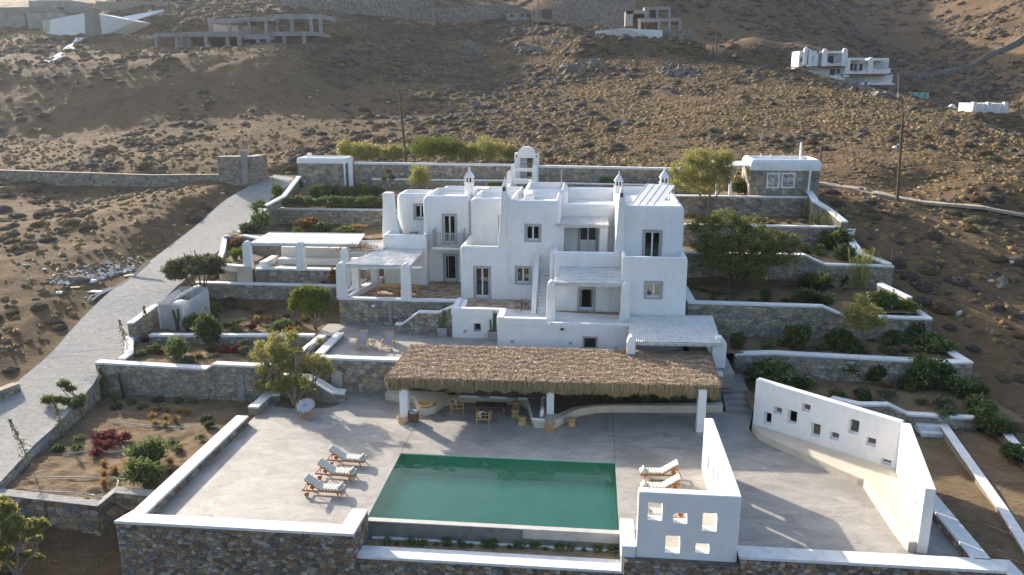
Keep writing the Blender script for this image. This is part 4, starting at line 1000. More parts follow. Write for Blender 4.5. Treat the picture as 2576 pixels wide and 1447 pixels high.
def chimney(parent, x0, x1, y, z0, z1, d=None, rot=0):
    """square shaft with a lantern and a pyramidal finial"""
    w = x1 - x0; d = d or w; cx = (x0 + x1) / 2
    zt = z1 - w * 1.35 - .4
    c = MB().box(x0, x1, y - d / 2, y + d / 2, z0, zt).build('chimney', 'white', parent, bevel=.04)
    MB().box(x0 - .05, x1 + .05, y - d / 2 - .05, y + d / 2 + .05, zt - .02, zt + .06).build('ledge', 'white', c, bevel=.02)
    b = MB()
    for sx in (-1, 0, 1):
        for sy in (-1, 0, 1):
            if sx == 0 and sy == 0: continue
            b.obox((cx + sx * w * .4, y + sy * d * .4, zt + .06 + w * .28), (w * .15, d * .15, w * .56))
    b.build('lantern_post', 'white', c)
    MB().box(cx - w * .28, cx + w * .28, y - d * .28, y + d * .28, zt + .05, zt + w * .6).build('flue', 'interior', c)
    zc = zt + .06 + w * .56
    MB().box(x0 - .06, x1 + .06, y - d / 2 - .06, y + d / 2 + .06, zc, zc + .07).build('cap', 'white', c, bevel=.02)
    b = MB(); a = w / 2 + .02
    V = []
    for s, z in ((a, zc + .07), (a * .72, zc + .07 + w * .35), (a * .2, zc + .07 + w * .72), (.05, z1 - .08), (.035, z1)):
        V += [(cx - s, y - s, z), (cx + s, y - s, z), (cx + s, y + s, z), (cx - s, y + s, z)]
    Fc = [(0, 3, 2, 1)]
    for i in range(4):
        for k in range(4): Fc.append((i * 4 + k, i * 4 + (k + 1) % 4, (i + 1) * 4 + (k + 1) % 4, (i + 1) * 4 + k))
    Fc.append((16, 17, 18, 19)); b.add(V, Fc); b.build('spire', 'white', c)
    return c
def reed_roof(parent, quad, name='reed_roof', m='white_cap', pitch=.09, along=True, dark=None, thick=.05, amp=1.0):
    """reed mat on a sloping quad [FL, FR, BR, BL], reeds run front to back"""
    FL, FR, BR, BL = [Vector(p) for p in quad]
    Wd = (FR - FL).length; n = max(4, int(Wd / pitch)); V = []; mi = []
    up = Vector((0, 0, 1))
    segs = 6
    for k in range(n):
        a0 = k / n; a1 = (k + .93) / n; j = rnd.random() * .02
        for q in range(segs):
            t0 = q / segs; t1 = (q + 1) / segs
            P = lambda a, t: (FL.lerp(FR, a)).lerp(BL.lerp(BR, a), t)
            am = (a0 + a1) / 2; h = up * (.018 + j + .02 * math.sin(q * 1.7 + k * .3) * .5) * amp
            V.append([P(a0, t0), P(am, t0) + h, P(am, t1) + h, P(a0, t1)]); V.append([P(am, t0) + h, P(a1, t0), P(a1, t1), P(am, t1) + h])
    o = quads(name, [[tuple(p) for p in q] for q in V], m, parent=parent, kind='stuff')
    b = MB(); dz = Vector((0, 0, -.03))
    V = [FL + dz, FR + dz, BR + dz, BL + dz]; V += [p - up * thick for p in V]
    b.add(V, [(0, 1, 2, 3), (7, 6, 5, 4), (0, 4, 5, 1), (1, 5, 6, 2), (2, 6, 7, 3), (3, 7, 4, 0)]); b.build('mat_backing', dark or 'white_cap', parent)
    # laths tying the reeds
    b = MB()
    nl = max(4, int((BL - FL).length / .42))
    for i in range(nl + 1):
        t = i / nl; b.bar(FL.lerp(BL, t) + up * .045, FR.lerp(BR, t) + up * .045, .03, .02)
    b.build('lath', m, parent, kind='stuff')
def rafters(parent, quad, n, m='frame', w=.09, h=.12, drop=.12):
    FL, FR, BR, BL = [Vector(p) for p in quad]
    for k in range(n):
        a = (k + .5) / n; p = FL.lerp(FR, a); q = BL.lerp(BR, a); d = Vector((0, 0, -drop))
        e = (p - q).normalized() * .12
        MB().bar(p + d + e, q + d, w, h).build('rafter', m, parent)

house = thing('white_house', 'large two-storey whitewashed island house with rounded parapets and pointed chimneys above the pool', 'house', (-4, 58, 3.55))
ZF = 6.6
# blocks
rblock('wall', -16.15, -12.68, 60.25, 64.2, 3.3, 7.52, house, r=.28, t=.3, rec=.9)
rblock('wall', -15.72, -12.9, 63.55, 66.6, 3.3, 10.32, house, r=.5, t=.42, rec=.5, rc=.3, openings=[(-14.35 + .12, -13.2 - .06, 8.15 + .1, 9.42)])
window(house, -14.2, -13.3, 8.3, 9.38, 63.55, tw=.15)
rblock('wall', -13.1, -9.37, 61.46, 67.0, 3.3, 10.45, house, r=.5, t=.36, rec=.45, rc=.2, bat=.03, openings=[(-11.47, -10.52, ZF + .0, 8.95), (-11.45, -10.5, 3.56, 5.75, 3.2)])
window(house, -11.45, -10.54, ZF + .03, 8.92, 61.45, 'french_door', door=True, tw=.15)
window(house, -11.43, -10.52, 3.58, 5.72, 61.43, 'french_door', door=True, tw=.16, open_=True)
rblock('wall', -9.35, -5.75, 56.5, 61.6, 3.3, 7.5, house, r=.2, t=.3, rec=.9, rc=.12, bat=.02, openings=[(-8.3, -7.2, 3.57, 5.95)])
window(house, -8.27, -7.23, 3.58, 5.9, 56.49, 'french_door', door=True, tw=.14, curtain=.45)
rblock('wall', -9.3, -5.7, 61.1, 66.6, ZF - .3, 10.35, house, r=.45, t=.38, rec=.5, rc=.25, openings=[(-6.95, -6.1, ZF + .02, 9.0)])
window(house, -6.95, -6.12, ZF + .03, 8.95, 61.09, 'french_door', door=True, tw=.12)
rblock('wall', -5.9, -2.08, 56.45, 62.0, 3.3, 10.9, house, r=.5, t=.36, rec=.45, rc=.22, bat=.03,
       openings=[(-4.53, -3.52, 8.02, 9.14), (-5.23, -4.22, 4.83, 6.02)])
window(house, -4.5, -3.55, 8.05, 9.1, 56.44, tw=.14)
window(house, -5.2, -4.25, 4.86, 5.98, 56.42, tw=.14, curtain=.5)
rblock('wall', -2.3, 2.2, 58.5, 65.2, ZF - .3, 10.4, house, r=.4, t=.34, rec=.5, openings=[(-.72, .58, ZF + .02, 8.75, 3.0)])
window(house, -.69, .55, ZF + .03, 8.72, 58.49, 'french_door', door=True, tw=.12)
rblock('wall', -2.5, 2.4, 53.9, 58.9, 3.3, 7.75, house, r=.35, t=.3, rec=1.1, rc=.3, openings=[(-.58, .43, 3.57, 5.2, 3.5)])
window(house, -.56, .41, 3.58, 5.17, 53.89, 'french_door', door=True, tw=.15, open_=True)
rblock('wall', 2.24, 6.5, 52.0, 55.0, 1.2, 7.92, house, r=.18, t=.24, rec=1.3, rc=.1, bat=.06, openings=[(3.86, 4.86, 5.18, 6.2)])
window(house, 3.88, 4.84, 5.2, 6.17, 51.96, tw=.14, curtain=True)
rblock('wall', 1.85, 6.42, 54.45, 65.3, 3.3, 10.95, house, r=.4, t=.34, rec=.6, rc=.2, bat=.07, openings=[(3.76, 4.9, ZF + .02, 9.2, 2.5)])
window(house, 3.79, 4.87, ZF + .03, 9.17, 54.42, 'french_door', door=True, tw=.14)
# roof blocks behind
rblock('roof_block', -5.3, -1.75, 61.2, 66.8, 9.5, 11.05, house, r=.7, t=.4, rec=.6, rc=.4)
rblock('roof_block', -2.1, 2.3, 64.5, 66.0, 9.3, 10.75, house, r=.3, t=.25, rec=.2)
rblock('roof_block', -12.9, -5.8, 66.0, 70.5, 6, 10.15, house, r=.3, t=.3, rec=.4)
rblock('roof_block', -4.9, -4.2, 59.2, 61.4, 10.3, 11.0, house, r=.25, t=.2, rec=0)
MB().box(-9.9, -8.6, 66.9, 68.6, 10.0, 10.35).build('skylight', 'pipe', house, bevel=.03)
# balcony of the left upper door
bl = MB().box(-12.25, -9.72, 60.35, 61.5, 6.35, 6.56).build('balcony', 'white', house, bevel=.04)
b = MB()
b.box(-12.2, -9.75, 60.42, 60.48, 7.62, 7.7).box(-12.2, -9.75, 60.42, 60.48, 6.62, 6.68).box(-12.2, -12.14, 60.48, 61.4, 7.62, 7.7).box(-9.81, -9.75, 60.48, 61.4, 7.62, 7.7)
b.build('rail', 'grey_trim', bl)
for x, y in ((-12.2, 60.4), (-9.83, 60.4), (-12.2, 61.35), (-9.83, 61.35)): MB().box(x, x + .09, y, y + .09, 6.56, 7.95).build('post', 'grey_trim', bl)
for k in range(15): MB().box(-12.05 + k * .155, -12.0 + k * .155, 60.43, 60.47, 6.66, 7.63).build('baluster', 'grey_trim', bl)
for k in range(5):
    for xx in (-12.19, -9.8): MB().box(xx, xx + .04, 60.6 + k * .16, 60.64 + k * .16, 6.56, 7.63).build('baluster', 'grey_trim', bl)
# tapered buttress chimneys
def buttress(prof, y0, y1, name='buttress'):
    b = MB(); b.xprism(prof, y0, y1); return b.build(name, 'white', house, bevel=.07)
bt = buttress([(-16.75, 6.9), (-16.65, 8.4), (-16.58, 9.6), (-16.58, 10.5), (-15.8, 10.5), (-15.72, 9.6), (-15.62, 8.6), (-15.35, 7.6), (-15.1, 6.9)], 62.4, 63.3)
bt = buttress([(-6.62, 7.3), (-6.45, 9.5), (-6.36, 11.4), (-6.3, 11.9), (-6.12, 12.25), (-5.95, 11.9), (-5.85, 11.3), (-5.6, 10.9), (-5.5, 10.5), (-5.5, 7.3)], 56.55, 57.4)
MB().tube([(-6.12, 57, 12.1), (-6.12, 57, 12.5)], [.1, .03], 6).build('finial', 'white', bt)
MB().box(-6.22, -6.02, 56.53, 56.56, 11.55, 11.85).build('vent', 'interior', bt)
bt = buttress([(1.75, 7.3), (1.85, 9.0), (1.93, 10.9), (1.95, 11.2), (1.98, 11.75), (2.08, 12.15), (2.2, 12.15), (2.32, 11.75), (2.38, 11.2), (2.4, 10.8), (2.4, 7.3)], 54.15, 54.95)
MB().tube([(2.14, 54.5, 12.1), (2.14, 54.5, 12.6)], [.09, .03], 6).build('finial', 'white', bt)
MB().box(2.05, 2.23, 54.13, 54.16, 11.55, 11.85).build('vent', 'interior', bt)
MB().box(1.9, 2.44, 54.12, 54.98, 11.12, 11.2).build('ledge', 'white', bt, bevel=.02)
chimney(house, -10.02, -9.36, 63.5, 9.6, 12.56)
chimney(house, 1.86, 2.44, 61, 9.6, 12.62)
chimney(house, 5.32, 5.95, 62, 10, 12.85)
b = MB().tube([(-2.4, 66.2, 10.4), (-2.4, 66.2, 12.1)], .035, 6).build('aerial_mast', 'pipe', house)
# small buttress drain pipes
for x, y, z0, z1 in ((-12.72, 61.38, 3.6, 9.8), (-5.75, 56.38, 3.6, 9.9)): MB().tube([(x, y, z0), (x, y, z1)], .05, 8).build('downpipe', 'white', house)
MB().tube([(1.5, 53.8, 3.9), (1.5, 53.8, 6.8), (1.5, 53.6, 7.0)], .05, 8).build('downpipe', 'white', house)
# outside stair between E and the lower pergola
for k in range(17):
    MB().box(-3.48, -2.68, 53.1 + k * .27, 57.9, 3.5, 3.55 + .18 * (k + 1) - .001 * k).build('step', 'white' if k < 16 else 'cream', house, bevel=.03)
b = MB(); prof = [(52.75, 3.5), (52.75, 4.4), (53.0, 4.65), (57.0, 7.5), (57.5, 7.6), (57.9, 7.6), (57.9, 3.5)]
V = [(-3.83, y, z) for y, z in prof] + [(-3.5, y, z) for y, z in prof]; n = len(prof)
b.add(V, [tuple(range(n))[::-1], tuple(range(n, 2 * n))] + [(i, (i + 1) % n, n + (i + 1) % n, n + i) for i in range(n)])
b.build('stair_wall', 'white', house, bevel=.06)
MB().box(-2.66, -2.42, 53.9, 57.9, 3.4, 7.6).build('stair_wall', 'white', house, bevel=.06)
# terraces and basement
o = MB().prism([(-17.6, 54.6), (-9.2, 54.6), (-9.2, 52.3), (-5.9, 52.3), (-5.9, 50.5), (2.6, 50.5), (2.6, 54.2), (-9, 61.7), (-17.5, 61.7)], 3.0, 3.5).build('terrace_floor', 'cream', house)
base = MB().prism([(-9.25, 51.95), (-5.91, 51.95), (-5.91, 50.14), (2.8, 50.14), (2.8, 53), (-9.25, 54.3)], 1.2, 3.56).build('basement_wall', 'white', house)
cut(base, [(-7.75, -7.25, 51.5, 52.3, 2.42, 3.02), (-.16, .64, 49.8, 50.4, 2.05, 2.83)], 'white')
cut(base, [(-7.72, -7.28, 52.1, 52.9, 2.45, 2.99), (-.14, .62, 50.3, 51.6, 2.08, 2.8)], 'interior')
window(house, -.14, .62, 2.08, 2.8, 50.13, tw=.12, leaves=1, frame='black')
b = MB(); b.box(-7.62, -7.28, 52.25, 52.28, 2.55, 2.95); b.build('small_window', 'glass', house)
MB().box(-7.7, -7.3, 52.2, 52.25, 2.46, 2.52).box(-7.7, -7.66, 52.2, 52.25, 2.5, 2.98).box(-7.34, -7.3, 52.2, 52.25, 2.5, 2.98).box(-7.7, -7.3, 52.2, 52.25, 2.93, 2.98).build('window_frame', 'grey_trim', house)
pth = MB()
for x0, x1, y0, y1, z in ((-9.3, -5.5, 51.93, 52.38, 4.07), (-5.93, -5.47, 50.12, 52.39, 4.06), (-5.93, -2.6, 50.1, 50.52, 4.02), (-2.4, 2.82, 50.12, 50.5, 3.78), (-9.3, -8.9, 52.36, 54.7, 4.08)):
    pth = MB().box(x0, x1, y0, y1, 3.5, z).build('parapet', 'white', house, bevel=.05)
for x, y, z in ((-8.45, 51.93, 2.35), (-5.0, 50.12, 2.3), (-1.15, 50.12, 2.32), (1.85, 50.12, 2.05)): MB().box(x, x + .2, y - .02, y + .02, z, z + .18).build('vent_grille', 'grey_trim', house)
MB().lathe([(.0, .0), (.12, .02), (.14, .1), (.08, .14)], (-1.6, 50.05, 3.3), 8).build('wall_lamp', 'black', house)
for x, y, z in ((-11.0, 61.38, 6.12), (-7.75, 56.42, 6.25), (4.35, 54.35, 9.45), (-10.95, 61.38, 9.3)): MB().pillow((x, y, z), (.28, .14, .09)).build('wall_light', 'white', house, smooth=True)
# terracotta paving of the terrace: every slab is its own piece
TILES = [mat('paver_' + n_, a, b_, 3, .85, .3, 12, .01) for n_, a, b_ in (('cream', (.36, .29, .20), (.43, .35, .25)), ('pink', (.30, .18, .125), (.36, .225, .16)), ('tan', (.33, .24, .155), (.39, .29, .19)), ('red', (.21, .105, .07), (.27, .14, .09)), ('pale', (.42, .36, .27), (.48, .42, .33)))]
tl = []
def tile_field(x0, x1, y0, y1, z, sx, sy, rg, skip=None):
    y = y0; r = 0
    while y < y1 - .05:
        x = x0 - (sx * .5 if r % 2 else 0)
        while x < x1 - .05:
            a = max(x, x0); c = min(x + sx, x1); d = min(y + sy, y1)
            if c - a > .08 and not (skip and skip((a + c) / 2, (y + d) / 2)): tl.append((a, c, y, d, z, rg))
            x += sx
        y += sy; r += 1
fill = lambda x, y: (x > -9.35 and y > 56.45) or (x < -12.7 and y > 60.3) or (y > 61.5)
tile_field(-17.5, -9.0, 54.7, 61.5, 3.55, .42, .32, (0, 1, 2, 0, 3, 2), fill)
tile_field(-8.85, -3.85, 52.42, 56.45, 3.55, .5, .36, (0, 4, 2, 4, 1))
tile_field(-5.45, -3.9, 50.55, 52.42, 3.55, .5, .36, (0, 4, 2, 4))
tile_field(-3.9, -2.5, 50.55, 52.7, 3.55, .5, .36, (0, 4, 2))
tile_field(-2.4, 2.25, 50.52, 53.88, 3.55, .5, .30, (2, 0, 2, 1))
flo = thing('terrace_paving', 'cream and terracotta slab paving on the house terrace', 'paving', (-8, 56, 3.55)); flo['kind'] = 'structure'; del flo['category']; del flo['label']
tl.sort(key=lambda t: -((t[1] - t[0]) * (t[3] - t[2]) / (t[2] ** 3)) * (0 if (t[0] < -16.3) else 1))
rest = MB(); r2 = random.Random(5)
for k, (a, c, y, d, z, rg) in enumerate(tl):
    mi = r2.choice(rg); g = .008; h = z + r2.random() * .008
    if k < 300:
        me = bpy.data.meshes.new('paver'); b = MB().box(a + g - (a + c) / 2, c - g - (a + c) / 2, y + g - (y + d) / 2, d - g - (y + d) / 2, -.06, h - z)
        me.from_pydata(b.v, [], b.f); me.materials.append(TILES[mi]); link('paver', me, flo, ((a + c) / 2 + 8, (y + d) / 2 - 56, 0))
    else: rest.box(a + g, c - g, y + g, d - g, z - .06, h, mi)
rest.build('more_pavers', TILES, flo, kind='stuff')
# solar panel on the right roof
sp = thing('solar_collector', 'pale glass solar collector tilted on the right-hand roof', 'solar panel', (4.4, 57, 10.4))
c0 = VY(H2(1085, 455), 56.2); c1 = VY(H2(1290, 480), 55.6)
A0 = Vector((2.75, 56.0, 10.62)); A1 = Vector((4.6, 55.0, 10.62)); up_ = Vector((1.35, 2.3, 1.38))
SP = [A0, A1, A1 + up_, A0 + up_]
nrm = (A1 - A0).cross(up_).normalized()
for k in range(4):
    p = A0.lerp(A1, k / 4 + .004); q = A0.lerp(A1, (k + 1) / 4 - .004)
    b = MB(); V = [p, q, q + up_, p + up_]; V += [v - nrm * .08 for v in V]
    b.add(V, [(0, 1, 2, 3), (7, 6, 5, 4), (0, 4, 5, 1), (1, 5, 6, 2), (2, 6, 7, 3), (3, 7, 4, 0)]); b.build('panel', 'solar', sp)
for a in (.02, .98):
    p = (A0 + up_).lerp(A1 + up_, a); MB().bar(p, (p.x, p.y, 10.4), .05).build('leg', 'pipe', sp); p = A0.lerp(A1, a); MB().bar(p, (p.x, p.y, 10.35), .05).build('leg', 'pipe', sp)
b = MB()
for a in (0, .25, .5, .75, 1): p = A0.lerp(A1, a); b.bar(p + nrm * .01, p + up_ + nrm * .01, .05, .03)
b.build('frame', 'frame', sp)

# ---------------------------------------------------------------- pergolas
def pergola(name, label, quad, beams=(), pillars=(), nraft=6, pitch=.09, raft=True, amp=1.0):
    c = (Vector(quad[0]) + Vector(quad[1])) / 2
    pg = thing(name, label, 'pergola', (c.x, c.y, min(p[4] for p in pillars) if pillars else c.z - 2.5))
    reed_roof(pg, quad, pitch=pitch, amp=amp)
    if raft: rafters(pg, quad, nraft)
    for p, q in beams: MB().bar(p, q, .13, .15).build('beam', 'frame', pg)
    for a in pillars: pointed_pillar(pg, *a)
    return pg
# dining pergola
pergola('pergola', 'white pergola with reed roof over the dining table, left side of the house',
        [(-17.7, 54.8, 6.32), (-12.75, 54.8, 6.34), (-12.72, 60.2, 6.42), (-16.25, 60.3, 6.42)],
        [((-17.9, 54.75, 6.12), (-11.85, 54.75, 6.18))], [(-17.75, 54.55, .62, .6, 3.9, 6.55), (-13.02, 54.55, .58, .6, 3.9, 6.58)], 7)
pgx = bpy.data.objects['pergola']
for x, y in ((-17.45, 57.1), (-16.7, 59.7)): MB().box(x - .28, x + .28, y - .28, y + .28, 3.5, 6.3).build('pillar', 'white', pgx, bevel=.05)
b = MB(); V = [(-17.95, 54.6, 3.5), (-17.3, 54.6, 3.5), (-16.3, 61.0, 3.5), (-16.95, 61.0, 3.5)]; b.prism([(v[0], v[1]) for v in V], 3.45, 3.98); b.build('low_wall', 'white', pgx, bevel=.04)
# small link pergola with climbing plant
pergola('pergola', 'small white link pergola behind the dining pergola, with a vine on its front post',
        [(-18.9, 58.9, 6.45), (-15.9, 59.3, 6.5), (-15.9, 62.3, 6.7), (-18.3, 62.0, 6.65)], [((-18.9, 58.9, 6.3), (-15.9, 59.2, 6.33))], [(-18.75, 58.75, .6, .5, 3.5, 6.75)], 4)
# long left pergola
pergola('pergola', 'long low white pergola over the plaster bench, nearest the road',
        [(-26.6, 59.4, 6.83), (-17.9, 59.6, 6.86), (-18.3, 62.9, 7.05), (-26.4, 62.7, 7.05)], [((-26.7, 59.4, 6.68), (-18.0, 59.6, 6.7))],
        [(-26.85, 59.35, .6, .55, 4.7, 7.0), (-22.55, 59.45, .6, .55, 4.7, 7.02)], 12, pitch=.2, amp=.25)
# upper small porch (F)
pf = pergola('pergola', 'small reed-roofed porch on the upper terrace, centre right of the house',
        [(-2.42, 56.3, 9.22), (1.38, 56.3, 9.27), (1.35, 58.5, 9.5), (-2.3, 58.5, 9.5)], [((-2.3, 56.5, 9.06), (1.3, 56.5, 9.1))], [], 6, raft=False)
for x in (-2.08, 1.04): MB().box(x - .28, x + .28, 56.5, 57.0, ZF, 9.15).build('pillar', 'white', pf, bevel=.04)
# lower pergola (centre)
pergola('pergola', 'white reed-roofed pergola at the centre of the house, beside the outside stair',
        [(-2.3, 51.75, 6.08), (2.25, 51.75, 6.12), (2.22, 53.88, 6.72), (-2.0, 53.88, 6.66)], [((-2.2, 51.9, 5.9), (2.3, 51.9, 5.95))],
        [(-2.42, 51.6, .56, .6, 3.5, 6.3), (2.52, 51.7, .55, .6, 3.5, 6.3)], 7, pitch=.11)
# right pergola (P3)
q3 = [VY(T2(1050, 342), 47.2), VY(T2(1895, 357), 47.2), VY(T2(1815, 112), 51.9), VY(T2(1065, 103), 51.9)]
p3 = pergola('pergola', 'wide white reed pergola beside the right corner of the house, above the thatch', [tuple(v) for v in q3], [(tuple(q3[0] + Vector((.3, .15, -.17))), tuple(q3[1] + Vector((0, .15, -.17))))], [], 10, pitch=.12)
a = VY(T2(1080, 293), 47.0); pointed_pillar(p3, a.x, 47.1, .5, .6, 1.95, a.z + .05)
a = VY(T2(1885, 305), 47.6); prof = [(a.x - .45, 2.0), (a.x - .45, a.z - .5), (a.x - .2, a.z - .02), (a.x + .1, a.z + .02), (a.x + .42, a.z - .4), (a.x + .4, 1.05), (a.x - .45, 1.05)]
b = MB(); b.xprism(prof, 47.6, 48.2); b.build('pillar', 'white', p3, bevel=.05)
MB().box(a.x - .4, a.x + .36, 47.62, 48.2, -.1, 1.05).build('stone_base', STONES_GREY[1], p3)
MB().box(a.x - .3, a.x + .3, 48.2, 51.5, .9, 2.3).build('low_wall', 'white', p3, bevel=.04)
# ---------------------------------------------------------------- thatched shelter
th = thing('thatched_shelter', 'long palm-thatched shelter on white columns beside the pool', 'shelter', (-2, 43, 0))
for x, y, w_ in ((-10.4, 42.2, .5), (-2.0, 43.1, .46), (6.5, 42.4, .5)):
    MB().box(x - w_ / 2 + .02, x + w_ / 2 - .02, y - .25, y + .3, 0 if x > 0 or x < -5 else .3, 2.5).build('column', 'white', th, bevel=.03)
TFL, TFR, TBR, TBL = Vector((-11.3, 42.0, 2.62)), Vector((7.4, 42.6, 2.62)), Vector((7.55, 47.75, 2.8)), Vector((-11.0, 47.3, 2.82))
b = MB(); d = Vector((0, 0, -.16)); V = [TFL, TFR, TBR, TBL, TFL + d, TFR + d, TBR + d, TBL + d]
V = [v - Vector((0, 0, .06)) for v in V]
b.add(V, [(0, 1, 2, 3), (7, 6, 5, 4), (0, 4, 5, 1), (1, 5, 6, 2), (2, 6, 7, 3), (3, 7, 4, 0)]); b.build('roof_deck', 'wood_dark', th)
MB().bar((-10.9, 42.3, 2.32), (7.0, 42.8, 2.32), .14, .18).bar((-10.9, 46.3, 2.55), (7.2, 46.8, 2.55), .14, .18).build('beam', 'frame', th)
def thatch(n, rs, fr):
    a = rs.rand(n); t = rs.rand(n) ** .9
    F_ = np.array(TFL)[None] * (1 - a[:, None]) + np.array(TFR)[None] * a[:, None]; B_ = np.array(TBL)[None] * (1 - a[:, None]) + np.array(TBR)[None] * a[:, None]
    P = F_ * (1 - t[:, None]) + B_ * t[:, None]
    # shingled courses and sagging bundles
    P[:, 2] += .05 + .07 * ((t * 7 + .2 * np.sin(a * 90)) % 1) + .05 * fbm(a * 60, t * 12, 3)
    ang = rs.normal(0, .55, n); L_ = .12 + .24 * rs.rand(n)
    dr = np.stack([np.sin(ang), -np.cos(ang), -.05 + .5 * (rs.rand(n) - .45)], -1); dr /= np.linalg.norm(dr, axis=1)[:, None]
    w = .006 + .010 * rs.rand(n); sd = np.stack([np.cos(ang), np.sin(ang), rs.normal(0, .5, n)], -1)
    A = P - sd * w[:, None]; Bq = P + sd * w[:, None]; E_ = P + dr * L_[:, None]
    return np.stack([A, Bq, E_ + sd * w[:, None] * .4, E_ - sd * w[:, None] * .4], 1)
quads('thatch', thatch(130000, npr, 0), 'thatch', parent=th, kind='stuff')
def fringe(p, q, n, rs, L0=.45, out=(0, -1, 0)):
    a = rs.rand(n); P = np.array(p)[None] * (1 - a[:, None]) + np.array(q)[None] * a[:, None]
    o = np.array(out)[None]
    P = P + o * (rs.rand(n)[:, None] * .22 - .06) + np.array([0, 0, 1.])[None] * (rs.rand(n)[:, None] * .14 - .02)
    L_ = L0 * (.55 + .45 * fbm(a * 60, a * 0 + 3, 3) * 1.6) * (.6 + .5 * rs.rand(n))
    dr = np.stack([rs.normal(0, .10, n), rs.normal(0, .08, n), -np.ones(n)], -1) + o * .12
    w = .008 + .010 * rs.rand(n); t = np.cross(o[0], [0, 0, 1]); sd = np.repeat(t[None], n, 0) + rs.normal(0, .35, (n, 3))
    E_ = P + dr * L_[:, None]
    return np.stack([P - sd * w[:, None], P + sd * w[:, None], E_ + sd * w[:, None] * .5, E_ - sd * w[:, None] * .5], 1)
quads('hanging_fringe', np.concatenate([fringe(TFL, TFR, 17000, npr, .66), fringe(TFL, TBL, 2600, npr, .45, (-1, 0, 0)), fringe(TFR, TBR, 2400, npr, .5, (1, 0, 0)), fringe(TBL, TBR, 2500, npr, .3, (0, 1, 0))]), 'fringe', parent=th, kind='stuff')

# ---------------------------------------------------------------- window screens of the pool terrace
def screen(name, label, p, q, t, z0, z1a, z1b, holes, side=1, ext=0, m='white', cap=None):
    """slab wall from p to q (plan), thickness t to the left of the way; holes: (u0,u1,z0,z1) through openings"""
    p = Vector((p[0], p[1], 0)); q = Vector((q[0], q[1], 0)); d = (q - p); L_ = d.length; d.normalize(); nl = Vector((-d.y, d.x, 0))
    o = thing(name, label, 'wall', (p.x, p.y, z0))
    V = []
    for a, h in ((0, z1a), (L_, z1b)):
        for s in (0, t):
            c = p + d * a + nl * s; V += [(c.x, c.y, z0), (c.x, c.y, h)]
    b = MB(); b.add(V, [(0, 1, 3, 2), (4, 6, 7, 5), (0, 4, 5, 1), (2, 3, 7, 6), (1, 5, 7, 3), (0, 2, 6, 4)])
    w = b.build('wall', m, o, bevel=.035)
    for u0, u1, a0, a1 in holes:
        c = MB(); vs = []
        for u in (u0, u1):
            for s in (-.3, t + .3):
                pt = p + d * u + nl * s; vs += [(pt.x, pt.y, a0), (pt.x, pt.y, a1)]
        c.add(vs, [(0, 1, 3, 2), (4, 6, 7, 5), (0, 4, 5, 1), (2, 3, 7, 6), (1, 5, 7, 3), (0, 2, 6, 4)])
        _boolean(w, c.build('cutter', m), origin_of(w))
    return o
x0 = 2.26
screen('window_screen', 'white plaster screen wall with five square openings at the near edge of the terrace', (2.26, 29.55), (6.34, 29.55), .42, -.05, 2.98, 2.98,
       [(2.66 - x0, 3.24 - x0, 1.73, 2.53), (3.68 - x0, 4.25 - x0, 1.65, 2.12), (4.86 - x0, 5.44 - x0, 1.37, 2.18), (3.43 - x0, 4.02 - x0, .28, 1.07), (4.65 - x0, 5.21 - x0, .34, .79)])
screen('window_screen', 'white side screen wall with slot openings behind the right-hand sun loungers', (6.36, 29.98), (6.42, 37.85), .42, -.05, 2.97, 2.75,
       [(1.0, 1.5, .5, 1.0), (1.9, 2.3, .5, .95), (2.7, 3.25, 1.55, 2.4), (3.9, 4.5, .95, 1.95), (4.85, 5.3, 1.55, 2.0), (5.5, 6.2, .8, 1.7)])
A_s = (9.42, 42.7); B_s = (15.42, 37.75); C_s = (13.95, 31.05)
dd = math.hypot(B_s[0] - A_s[0], B_s[1] - A_s[1])
hl = []
for (x_0, x_1, y_t, y_b) in ((965, 1008, 368, 458), (1027, 1075, 335, 395), (1113, 1165, 355, 455), (1200, 1250, 315, 378), (1258, 1310, 435, 535), (1373, 1427, 490, 555), (1492, 1548, 410, 520), (1597, 1655, 522, 593), (1690, 1750, 655, 722)):
    # intersect the rays with the inner face of the screen
    nx, ny = (B_s[1] - A_s[1]) / dd, -(B_s[0] - A_s[0]) / dd
    def hit(px):
        r = _ray(px); t = (nx * A_s[0] + ny * A_s[1]) / (nx * r[0] + ny * r[1]); P_ = (r[0] * t, r[1] * t, CAM_H + r[2] * t)
        return math.hypot(P_[0] - A_s[0], P_[1] - A_s[1]), P_[2]
    u0, zt_ = hit(Z4(x_0, y_t)); u1, zb_ = hit(Z4(x_1, y_b)); hl.append((u0, u1, max(.5, zb_), zt_))
screen('window_screen', 'long white slanting screen wall with nine small windows above the cream bench', A_s, B_s, .42, -.05, 3.1, 2.95, hl)
dd2 = math.hypot(C_s[0] - B_s[0], C_s[1] - B_s[1])
screen('window_screen', 'sunlit white screen wall with slits at the right end of the cream bench', (B_s[0], B_s[1]), (C_s[0], C_s[1]), .42, -.05, 2.97, 2.95,
       [(1.2, 1.5, 1.2, 2.1), (1.8, 2.05, .9, 1.4), (2.9, 3.15, 1.1, 1.6), (3.3, 3.6, .7, 1.5), (3.75, 4.05, 1.2, 2.1), (4.4, 4.65, 1.4, 1.95), (4.5, 4.75, .6, 1.05), (5.3, 5.6, .9, 1.9)])
bn = thing('curved_bench', 'cream plaster bench curving along the slanting window screens', 'bench', (13, 37, 0))
MB().prism([(9.40, 42.715), (15.42, 37.76), (13.96, 31.08), (13.6, 31.05), (13.52, 32.4), (13.55, 36.5), (13.3, 36.75), (10.0, 40.9), (9.55, 41.6)], -.05, .45).build('seat', 'cream', bn, bevel=.05)
